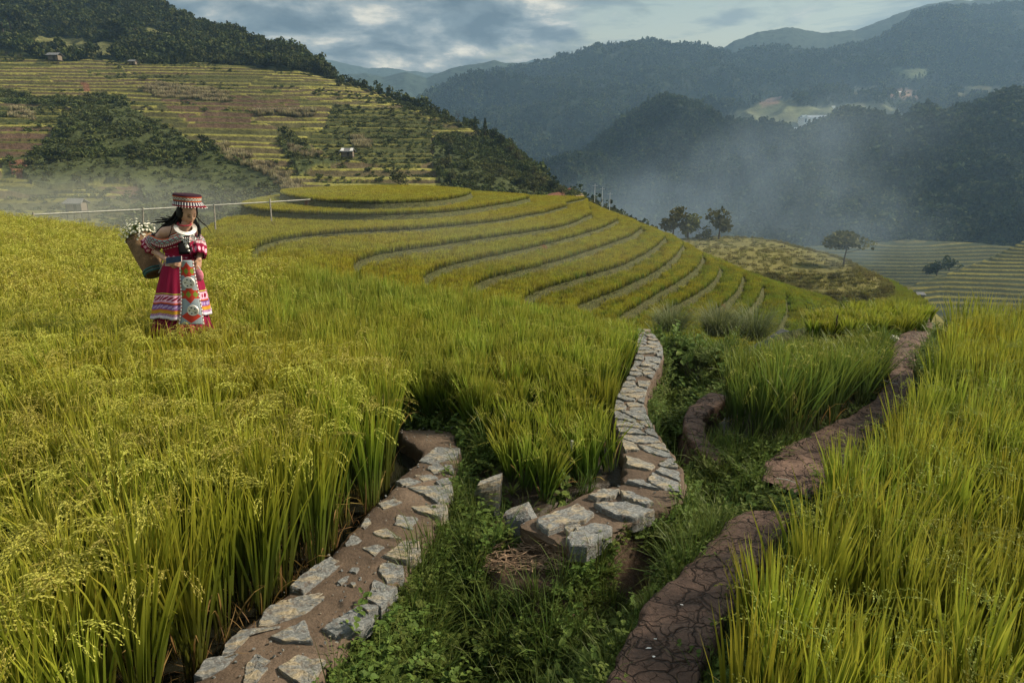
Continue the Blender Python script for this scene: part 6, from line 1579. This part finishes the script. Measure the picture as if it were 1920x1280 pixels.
loft('bodice', rings, BOD, n=96)
loft('black_inset', [(np.array([*(k(338, 446)[:2]), k(338, y)[2]]), .16, b2, None, tt) for y, b2, tt in ((443, .128, 0), (455, .134, .3), (468, .128, .6), (474, .118, 1))], BLK, n=14, closed=False, arc=(-.34, .30), thick=.003)
SASH = mat_bands('sash_cloth', [(0, PK), (.12, CR), (.2, PK), (.55, CR), (.66, OR), (.72, PK), (.85, WH)], [(.2, .55, 'diamond', .05, (.70, .50, .60), CR), (.72, .95, 'stripe', .016, (.5, .6, .6), CR)])
loft('sash', [(k(338, 471.5), .130, .108, None, 0), (k(338, 479), .130, .108, None, .35), (k(338, 487), .137, .112, None, .75), (k(338, 495), .148, .118, lambda th: (1 + .01 * math.sin(th * 20), 0), 1)], SASH, n=90)
# sleeves
SLV = mat_bands('sleeve_cloth', [(0, BL), (.06, OR), (.1, TE_), (.3, CR), (.36, WH), (.5, CR), (.72, PK), (.9, CR)], [(.1, .3, 'zig', .03, CR, TE_), (.36, .52, 'stripe', .012, WH, CR), (.62, .95, 'flower', .035, (.7, .35, .45), CR)])
def sleeve(name, p, q, rads, mat, ru=.06, n=60):
    p, q = np.array(p), np.array(q); t = (q - p); t /= np.linalg.norm(t); a = np.cross(t, [0, 0, 1.0]); a /= np.linalg.norm(a); b = np.cross(t, a); V, pat = [], []; m = len(rads)
    for j, r in enumerate(rads):
        f = j / (m - 1); c = p * (1 - f) + q * f
        for i in range(n):
            th = 2 * math.pi * i / n; rr = r * (1 + ru * f * math.sin(th * 9 + j * .7)); V.append(c + (a * math.cos(th) + b * math.sin(th)) * rr); pat.append((1 + th * .07, f, 0))
    o = mesh_np(name, np.array(V), [tuple(f) for f in grid_faces(n, m, True)], mat, person, True, attrs={'pat': np.array(pat)}); s_ = o.modifiers.new('thick', 'SOLIDIFY'); s_.thickness = .004; return o
sleeve('sleeve', shR * .55 + elR * .45 + [0, 0, .0], elR + (elR - shR) * -.08, (.066, .072, .08, .082, .078, .084, .09), SLV, .10)
sleeve('sleeve', shL * .60 + elL * .40, wrL + [0, 0, .028], (.060, .068, .074, .078, .074, .07, .066), SLV, .12)
CUF = mat_bands('cuff_cloth', [(0, BL), (.25, (.30, .33, .48)), (.7, BL)], [(.2, .75, 'diamond', .025, (.55, .5, .62), BL)])
sleeve('cuff', wrL + [0, 0, .035], wrL + [0, 0, -.008], (.050, .054, .055), CUF, .01)
CHST = mat_bands('shoulder_band', [(0, OR), (.12, TE_), (.55, CR), (.62, WH), (.8, CR)], [(.12, .55, 'zig', .03, CR, TE_), (.62, .85, 'stripe', .011, WH, CR)])
# band of the off-shoulder collar running from bodice to sleeve on her right side
mb = MB(); V, pat = [], []
pA = [k(340, 437, -.17), k(326, 443, -.19), k(309, 449, -.19), k(294, 447, -.16), k(283, 440, -.10), k(277, 444, -.02)]
pA = chaikin(np.array(pA), 2); dn = np.array([-.02, -.01, -.085])
for j in range(6):
    for i, p in enumerate(pA): V.append(p + dn * j / 5 + np.array([0, -.012 * math.sin(j), 0])); pat.append((1 + i * .012, j / 5, 0))
o = mesh_np('collar_ruffle', np.array(V), [tuple(f) for f in grid_faces(len(pA), 6)], CHST, person, True, attrs={'pat': np.array(pat)}); s_ = o.modifiers.new('thick', 'SOLIDIFY'); s_.thickness = .004
# apron panel with diamonds and two silver discs
APR = mat_bands('apron_cloth', [(0, (.30, .36, .40))], [(.0, .32, 'diamond', .12, (.50, .05, .03), (.30, .36, .40)), (.34, .66, 'diamond', .12, (.50, .05, .03), (.30, .36, .40)), (.68, 1.0, 'diamond', .12, (.50, .05, .03), (.30, .36, .40)), (.10, .22, 'diamond', .045, (.20, .28, .04), (.50, .05, .03)), (.44, .56, 'diamond', .045, (.20, .28, .04), (.50, .05, .03))])
def panel(x0s, x1s, dys, ys, name, mat, per=.12, nx=12, cen=True):
    V, pat = [], []; n = 48
    for j in range(n + 1):
        t = j / n; y = np.interp(t, np.linspace(0, 1, len(ys)), ys); a = np.interp(t, np.linspace(0, 1, len(ys)), x0s); b = np.interp(t, np.linspace(0, 1, len(ys)), x1s); dy = np.interp(t, np.linspace(0, 1, len(ys)), dys)
        for i in range(nx + 1):
            u = i / nx; V.append(k(a + (b - a) * u, y, dy + .02 * (2 * u - 1) ** 2 + .02 * (u - .5))); pat.append((per * (u * .94 + .03) + per * 8, t, 0))
    o = mesh_np(name, np.array(V), [tuple(f) for f in grid_faces(nx + 1, n + 1)], mat, person, True, attrs={'pat': np.array(pat)}); s_ = o.modifiers.new('thick', 'SOLIDIFY'); s_.thickness = .005; return o
ap = panel((337, 338, 340, 340, 336), (361, 366, 372, 378, 382), (-.165, -.182, -.20, -.228, -.25), (488, 520, 552, 584, 608), 'apron_panel', APR)
BW = plain('white_beads', (.78, .75, .72), .5, .4); RB_ = plain('red_beads', (.24, .015, .03), .6, .2)
mbw, mbr = MB(), MB()
for j in range(58):
    t = j / 57; y = 488 + t * 121
    for side in (0, 1):
        a = np.interp(t, [0, .25, .5, .75, 1], (337, 338, 340, 340, 336) if side == 0 else (361, 366, 372, 378, 382)); dy = np.interp(t, [0, .25, .5, .75, 1], (-.165, -.182, -.20, -.228, -.25)) - .005
        (mbw if j % 3 else mbr).lathe([(.0005, -.008), (.007, -.004), (.007, .004), (.0005, .008)], 6, tuple(k(a, y, dy)))
mbw.build('bead_trim', BW, ap); mbr.build('bead_trim', RB_, ap)
for (a, y, dy, r) in ((354, 530, -.212, .055), (362, 582, -.252, .052)):
    mb = MB(); c = k(a, y, dy); V, Fc = [], []
    prof = [(.001, .008), (.25, .009), (.4, .006), (.55, .009), (.75, .006), (.9, .009), (1.0, .003), (1.0, -.002)]
    for f, h in prof:
        for i in range(28): w = 6.2832 * i / 28; V.append(c + (np.array([1, .15, 0]) * math.cos(w) + up_ * math.sin(w)) * r * f + np.array([.1, -1, .1]) * h)
    mb.add(V, [tuple(f) for f in grid_faces(28, len(prof), True)]); disc = mb.build('silver_disc', SILV, person)
    mb = MB(); 
    for i in range(5): w = .6 + i * 1.2566; mb.box(tuple(c + np.array([math.cos(w) * r * .55, -.012, math.sin(w) * r * .55])), (.012, .004, .010))
    mb.build('engraving', BLK, disc)
# necklace: crescent of silver rings, pendants below, red choker
nc = k(346, 430.5, -.05)
for j, (R_, rr) in enumerate(((.066, .007), (.076, .0075), (.086, .0075), (.096, .007))):
    mb = MB(); P_ = []
    for i in range(33):
        th = -2.1 + 4.2 * i / 32; P_.append(tuple(nc + hr_ * math.sin(th) * R_ * 1.05 + fr_ * (math.cos(th) * R_ * .75 + .045) + up_ * (-math.cos(th) * R_ * .62 + .02)))
    mb.tube(P_, [rr * (.45 + .55 * math.sin(math.pi * i / 32)) for i in range(33)], 8); mb.build('neck_ring', SILV, person, sm=True)
mb = MB(); P_ = [tuple(nc + rt_ * math.sin(t) * .058 + fr_ * math.cos(t) * .055 + fr_ * .02 + up_ * (.055 - .015 * math.cos(t))) for t in np.linspace(-2.4, 2.4, 24)]; mb.tube(P_, .007, 7); mb.build('choker', RB_, person)
mb = MB(); r2 = np.random.default_rng(8)
def bead(c, r): mb.lathe([(.0004, -r), (r * .8, -r * .6), (r, 0), (r * .8, r * .6), (.0004, r)], 8, tuple(c))
for a, y, n_, l in ((339, 440, 4, 4.2), (343, 444, 5, 3.5), (347, 446, 6, 3.4), (351, 446, 6, 3.6), (356, 444, 4, 4.0), (361, 441, 4, 4.5), (364, 438, 5, 4.0), (366, 446, 3, 3.5)):
    for j in range(n_): bead(k(a + r2.normal(0, .4) + (351 - a) * .06 * j, y + j * l * .8, -.175 + .03 * (a > 358)), .0085 if j % 2 else .0055)
bead(k(351, 463, -.19), .016); bead(k(354, 470, -.19), .011); mb.build('pendants', SILV, person)
# hat
hc = headc + hu * .086 - hf * .020
HATM = mat_bands('hat_cloth', [(0, (.03, .01, .02)), (.06, DR), (.14, OR), (.24, DR), (.3, TE_), (.62, DR), (.7, OR), (.82, (.04, .02, .06))], [(.30, .62, 'zig', .032, CR, (.45, .55, .45))])
ht = np.array([.10, 0, 1.0]); ht /= np.linalg.norm(ht); hx = np.cross([0, 1.0, 0], ht); hx /= np.linalg.norm(hx); hz_ = np.cross(ht, hx)
V, pat = [], []; n = 72; hts = np.linspace(.078, .012, 12)
for j, h in enumerate(hts):
    R_ = .124 - .006 * (j / 11) 
    for i in range(n): th = 6.2832 * i / n; V.append(hc + hx * math.sin(th) * R_ + hz_ * math.cos(th) * R_ + ht * h); pat.append((1 + th * .13, j / 11, 0))
k0 = len(V); 
for f, h in ((.93, .086), (.6, .090), (.02, .091)):
    for i in range(n): th = 6.2832 * i / n; V.append(hc + (hx * math.sin(th) + hz_ * math.cos(th)) * .124 * f + ht * h); pat.append((1, 0, 0))
Fc = [tuple(f) for f in grid_faces(n, 12, True)]; top_i = [list(range(0, n)), list(range(k0, k0 + n)), list(range(k0 + n, k0 + 2 * n)), list(range(k0 + 2 * n, k0 + 3 * n))]
for a_, b2 in zip(top_i, top_i[1:]): Fc += [(a_[i], b2[i], b2[(i + 1) % n], a_[(i + 1) % n]) for i in range(n)]
Fc.append(tuple(top_i[-1]))
hat = mesh_np('hat', np.array(V), Fc, HATM, person, False, attrs={'pat': np.array(pat)}); hat['label'] = 'striped red hat with white bead fringe'
fw, fd, fr2 = MB(), MB(), MB()
for i in range(64):
    th = 6.2832 * i / 64; o_ = hx * math.sin(th) + hz_ * math.cos(th); fl_ = .004 + .045 * max(0, math.sin(th)) ** 4
    a0 = hc + o_ * .119 + ht * .018; a1 = hc + o_ * (.120 + fl_ * .5) - ht * .010; a2 = hc + o_ * (.121 + fl_) - ht * .022; a3 = hc + o_ * (.122 + fl_ * 1.15) - ht * .028
    (fw if i % 2 else fd).tube([tuple(a0), tuple(a1)], .0055, 5); fr2.tube([tuple(a1), tuple(a2)], .0055, 5); fw.tube([tuple(a2), tuple(a3)], .0050, 5) if i % 2 else None
fw.build('bead_fringe', BW, hat); fd.build('bead_fringe', plain('dark_beads', (.05, .05, .09), .5, .3), hat); fr2.build('bead_fringe', RB_, hat)
# bracelet and pink shoulder strap
mb = MB(); mb.lathe([(.027, -.004), (.029, 0), (.027, .004)], 16, tuple(wrR - (wrR - elR) / np.linalg.norm(wrR - elR) * .015)); mb.build('bracelet', plain('gold', (.62, .42, .12), .35, .5, 0, 1, .8), person)
mb = MB(); mb.tube([tuple(k(364, 420, .03)), tuple(k(366, 430, .02)), tuple(k(368, 441, .0))], .008, 6); mb.build('hair_ribbon', PINK, person)
mb = MB(); mb.tube([tuple(k(323, 417, -.02)), tuple(k(322, 428, -.15)), tuple(k(318, 441, -.17)), tuple(k(313, 451, -.18))], .004, 6); mb.build('strap', BLK, person)

# ---- things she carries
def mat_weave(name, c1, c2, sc=26):
    m, nt, out = M(name); b = bsdf(nt, out, .75, .2); a = N(nt, 'ShaderNodeAttribute', attribute_name='pat')
    w = N(nt, 'ShaderNodeTexBrick', inp={'Scale': sc, 'Mortar Size': .03, 'Color1': (*c1, 1), 'Color2': (*c2, 1), 'Mortar': (c1[0] * .25, c1[1] * .25, c1[2] * .25, 1)}); L(nt, a.outputs['Color'], w.inputs['Vector'])
    n = noise(nt, 12, 5); L(nt, mix(nt, .8, w.outputs['Color'], ramp(nt, n.outputs[0], [(.3, .6), (.7, 1.35)]).outputs[0], 'MULTIPLY'), b.inputs['Base Color']); bump(nt, w.outputs['Color'], b, .8, .01); return m
WEAVE = mat_weave('basket_weave', (.30, .185, .10), (.20, .12, .065))
bt, bb = k(262, 447, .20), k(291, 514, .06)
ax = bt - bb; Lb = np.linalg.norm(ax); ax /= Lb; bx = np.cross(ax, [0, 1.0, 0]); bx /= np.linalg.norm(bx); by = np.cross(ax, bx)
bo = empty('back_basket', ORG + bb, 'brown woven back basket full of white flowers on the woman\'s back', 'basket')
def bring(f, r, n=48): return [ax * Lb * f + (bx * math.cos(6.2832 * i / n) + by * math.sin(6.2832 * i / n)) * r for i in range(n)]
V, pat = [], []
prof = [(0, .01), (0, .075), (.02, .088), (.2, .098), (.5, .110), (.8, .119), (1.0, .124), (1.0, .118), (.7, .108), (.3, .095), (.05, .07)]
for f, r in prof:
    for i, p in enumerate(bring(f, r)): V.append(p); pat.append((i / 48 * .7, f * .37, 0))
mesh_np('body', np.array(V), [tuple(q) for q in grid_faces(48, len(prof), True)], WEAVE, bo, True, attrs={'pat': np.array(pat)})
mb = MB(); P_ = bring(1.0, .122); mb.tube([tuple(p) for p in P_ + P_[:1]], .008, 6); mb.build('rim', WEAVE, bo)
mb = MB(); P_ = bring(.03, .09); mb.tube([tuple(p) for p in P_ + P_[:1]], .013, 6); P_ = bring(.10, .094); mb.tube([tuple(p) for p in P_ + P_[:1]], .010, 6); mb.build('base_band', plain('teal_band', (.03, .10, .10), .6, .3, .4, 20), bo)
for a, b2 in (((303, 452, .05), (300, 500, .02)), ((316, 452, -.10), (298, 511, -.02))):
    mb = MB(); P_ = [k(*a) - bb, k((a[0] + b2[0]) / 2 + 6, (a[1] + b2[1]) / 2, -.06) - bb, k(*b2) - bb]; mb.tube([tuple(p) for p in chaikin(np.array(P_), 2)], .006, 6); mb.build('strap', plain('strap', (.35, .33, .28), .8, .2), bo)
flowers(ORG + bt - ax * .04, 260, .185, .10, 'white wild flowers sticking out of the back basket', 'basket_flowers', dirv=(-.25, 0, 1), fsz=.0105, seed=9)
V, Fc, T = [], [], []; r3 = np.random.default_rng(12)
for i in range(150):
    d = r3.normal(0, 1, 3); d[2] = abs(d[2]); d /= np.linalg.norm(d); leaf(V, Fc, T, np.array([-.02, 0, .04]) + d * r3.uniform(.04, .13), d + r3.normal(0, .4, 3), (0, .2, 1), .045, .016, r3.random())
e = [o for o in SC.collection.objects if o.name.startswith('basket_flowers')][0]; mesh_np('leaves', np.array(V), Fc, WEED, e, attrs={'tint': np.clip(T, 0, 1)})
def slab(name, c, ux, uy, uz, mat, label, cat, bev=.003):
    mb = MB(); V = [(sx * ux + sy * uy + sz * uz) for sx in (-1, 1) for sy in (-1, 1) for sz in (-1, 1)]
    mb.add(V, [(0, 1, 3, 2), (4, 6, 7, 5), (0, 4, 5, 1), (2, 3, 7, 6), (0, 2, 6, 4), (1, 5, 7, 3)]); o = mb.build(name, mat, loc=ORG + c, bevel=bev)
    return props(o, label, cat) if label else o
wl = empty('wallet', ORG + k(326, 487, -.23), 'dark blue wallet held in the woman\'s hand against her sash', 'wallet')
for nm, d, mt, s in (('cover', 0, plain('blue_leather', (.015, .04, .09), .5, .4, .3, 40), 1.0), ('pages', .0, plain('wallet_edge', (.50, .42, .40), .8, .2), .985)):
    mb = MB(); u1 = np.array([.070, 0, .008]) * s; u2 = np.array([.0, .004, .027]) * (1 if nm == 'cover' else .96); u3 = np.array([0, .008, 0]) * (1 if nm == 'cover' else .7)
    V = [sx * u1 + sy * u2 + sz * u3 + (np.array([.004, 0, 0]) if nm == 'pages' else 0) for sx in (-1, 1) for sy in (-1, 1) for sz in (-1, 1)]
    mb.add(V, [(0, 1, 3, 2), (4, 6, 7, 5), (0, 4, 5, 1), (2, 3, 7, 6), (0, 2, 6, 4), (1, 5, 7, 3)]); mb.build(nm, mt, wl)
po = empty('pouch', ORG + k(373, 516, -.08), 'small pink pouch hanging from the woman\'s left hand', 'pouch')
mb = MB(); ellip(mb, (0, 0, 0), (np.array([1, .2, 0]), np.array([-.2, 1, 0]), up_), (.040, .018, .058)); mb.build('bag', PINK, po, sm=True)
mb = MB(); mb.tube([(-.025, 0, .045), (-.012, 0, .085), (.004, 0, .088), (.025, 0, .045)], .003, 6); mb.build('cord', plain('white_cord', (.7, .65, .65), .8, .2), po)
# the earth ridge under her feet, hidden in the rice
xw = ORG[0]; lp = np.array([[xw - 1.2, D0 - .22], [xw + 1.0, D0 - .26]]); rp = lp + [0, .62]
strip('mud_ridge', resample(lp, .1), resample(rp, .1), ORG[2] - .0 , .05, .32, MUD_A, 'low earth ridge crossing the ripe rice under the walking woman')
# ================================================================== air
def volume_mat(name, dens, col, aniso=.2, emit=0):
    m, nt, out = M(name); v = N(nt, 'ShaderNodeVolumePrincipled', inp={'Color': (*col, 1), 'Density': dens, 'Anisotropy': aniso})
    L(nt, v.outputs[0], out.inputs['Volume']); return m, nt, v
mb = MB(); mb.box((0, 980, 150), (4400, 2760, 560)); 
haze = mb.build('haze', volume_mat('haze', .00023, (.42, .68, 1.0))[0]); props(haze, 'thin blue evening haze filling the valley', 'haze', kind='stuff')
def smoke(center, rad, dens, scale, label, thr=(.35, .75), shear=0.0, col=(.55, .72, .9), soft=1.0, streak=(1, 1, 1)):
    """soft cloud: density fades to nothing at the ellipsoid's rim"""
    m, nt, v = volume_mat('smoke', 0, col, .1)
    tc = N(nt, 'ShaderNodeTexCoord').outputs['Object']
    ln = N(nt, 'ShaderNodeVectorMath', operation='LENGTH'); L(nt, tc, ln.inputs[0])
    fall = ramp(nt, ln.outputs['Value'], [(0, 1), (.5, .62), (.8, .15), (1, 0)], 'EASE')
    mp = N(nt, 'ShaderNodeMapping'); L(nt, tc, mp.inputs[0]); mp.inputs['Scale'].default_value = streak
    n = noise(nt, scale, 3, .55, vec=mp.outputs[0], dist=.4)
    d = math_(nt, 'MULTIPLY', math_(nt, 'MULTIPLY', fall.outputs[0], ramp(nt, n.outputs[0], [(thr[0], 0.08), (thr[1], 1)]).outputs[0]), dens)
    L(nt, d, v.inputs['Density'])
    b = MB(); b.lathe([(0.001, -1), (.5, -.87), (.87, -.5), (1, 0), (.87, .5), (.5, .87), (0.001, 1)], 20)
    o = b.build('smoke', m); o.location = center; o.scale = rad; o.rotation_euler = (0, shear, 0)
    m.cycles.volume_step_rate = 1.0
    return props(o, label, 'smoke', kind='stuff')
smoke(WD([(1390, 350)], 335)[0], (118, 55, 46), .0085, 2.4, 'blue smoke drifting up the valley in front of the wooded hills', shear=-.35, streak=(1.8, 1, .7), thr=(.38, .72))
smoke(WD([(1560, 400)], 300)[0], (70, 30, 30), .007, 2.2, 'smoke trailing at the foot of the dark slope', shear=.3, streak=(2.2, 1, .6), thr=(.4, .7))
smoke(WD([(1420, 440)], 100)[0], (32, 12, 6), .010, 2.0, 'thin mist round the trees on the grassy mound')
smoke(WD([(1180, 400)], 300)[0], (70, 40, 26), .010, 1.6, 'smoke lying low behind the round terraces', streak=(1.2, 1, 1))
smoke(WD([(90, 398)], 62)[0], (36, 15, 5.0), .035, 1.8, 'pale smoke over the lower left terraces', thr=(.3, .7), col=(.84, .88, .82))
smoke(WD([(740, 460)], 40)[0], (26, 9, 3.4), .018, 1.5, 'thin mist over the left part of the round terraces', thr=(.3, .7), col=(.84, .88, .82))
smoke(WD([(1590, 452)], 75)[0], (8, 3.5, 4.5), .06, 1.6, 'mist hanging round the lone tree on the mound')
# ================================================================== camera, sky, sun
cam = bpy.data.cameras.new('camera'); co = bpy.data.objects.new('camera', cam); COL.objects.link(co)
co.location = CAM; co.rotation_euler = (math.pi / 2 - PITCH, 0, 0)
cam.sensor_width = 36; cam.lens = 36 * F / 1920; cam.clip_end = 20000; cam.clip_start = .05
SC.camera = co
SUN_EL, SUN_AZ = math.radians(36), math.radians(80)     # azimuth to the right of the view direction
sl = bpy.data.lights.new('sun', 'SUN'); sl.energy = 4.8; sl.angle = math.radians(6); sl.color = (1.0, .86, .66)
so = bpy.data.objects.new('sun', sl); COL.objects.link(so)
sd = Vector((math.sin(SUN_AZ) * math.cos(SUN_EL), math.cos(SUN_AZ) * math.cos(SUN_EL), math.sin(SUN_EL)))
so.rotation_euler = sd.to_track_quat('Z', 'Y').to_euler()
w = bpy.data.worlds.new('World'); SC.world = w; w.use_nodes = True
nt = w.node_tree; nt.nodes.clear()
out = nt.nodes.new('ShaderNodeOutputWorld'); bg = nt.nodes.new('ShaderNodeBackground'); L(nt, bg.outputs[0], out.inputs[0])
sky = N(nt, 'ShaderNodeTexSky', sky_type='NISHITA', sun_disc=False, sun_elevation=SUN_EL, sun_rotation=SUN_AZ, air_density=1.6, dust_density=3.0)
tc = N(nt, 'ShaderNodeTexCoord').outputs['Generated']
sx = N(nt, 'ShaderNodeSeparateXYZ'); L(nt, tc, sx.inputs[0])
# clouds on a level sheet: direction divided by its height
zz = math_(nt, 'MAXIMUM', math_(nt, 'ADD', sx.outputs[2], .22), .05)
cx = math_(nt, 'DIVIDE', sx.outputs[0], zz); cy = math_(nt, 'DIVIDE', sx.outputs[1], zz)
cv = N(nt, 'ShaderNodeCombineXYZ'); L(nt, cx, cv.inputs[0]); L(nt, cy, cv.inputs[1]); 
n1 = noise(nt, 1.5, 9, .6, vec=cv.outputs[0], dist=.15); n2 = noise(nt, 3.4, 8, .6, vec=cv.outputs[0], dist=.2)
# cover thins to the right
side = math_(nt, 'MULTIPLY_ADD', sx.outputs[0], -.55, .03)
cover = ramp(nt, math_(nt, 'ADD', n1.outputs[0], side), [(.40, 0), (.52, 1)])
hz = ramp(nt, sx.outputs[2], [(0.0, (.62, .52, .27)), (.14, (.42, .40, .26)), (.26, (.20, .30, .29)), (.6, (.22, .31, .38)), (1, (.2, .28, .36))])
skyc = mix(nt, .85, mix(nt, 1.0, sky.outputs[0], (.10, .10, .10), 'MULTIPLY'), hz.outputs[0])
cloud = ramp(nt, n2.outputs[0], [(.36, (.035, .045, .055)), (.47, (.12, .14, .145)), (.56, (.28, .285, .26)), (.66, (.70, .62, .47))])
up = ramp(nt, sx.outputs[2], [(.25, 1.0), (.7, 2.4)])
cl = mix(nt, 1.0, cloud.outputs[0], up.outputs[0], 'MULTIPLY')
mp = N(nt, 'ShaderNodeMapping'); L(nt, tc, mp.inputs[0]); mp.inputs['Scale'].default_value = (5, 5, 34)
st = noise(nt, 1.0, 6, .55, vec=mp.outputs[0], dist=.3)
skyc = mix(nt, math_(nt, 'MULTIPLY', ramp(nt, st.outputs[0], [(.52, 0), (.62, 1)]).outputs[0], .75), skyc, (.13, .155, .165))
L(nt, mix(nt, cover.outputs[0], skyc, cl), bg.inputs[0])
bg.inputs[1].default_value = .80
SC.view_settings.view_transform = 'Standard'; SC.view_settings.look = 'None'; SC.view_settings.gamma = 1; SC.view_settings.exposure = .76
SC.cycles.use_denoising = True
SC.cycles.max_bounces = 6; SC.cycles.diffuse_bounces = 3; SC.cycles.transmission_bounces = 4; SC.cycles.volume_bounces = 1; SC.cycles.transparent_max_bounces = 8
SC.cycles.caustics_reflective = False; SC.cycles.caustics_refractive = False
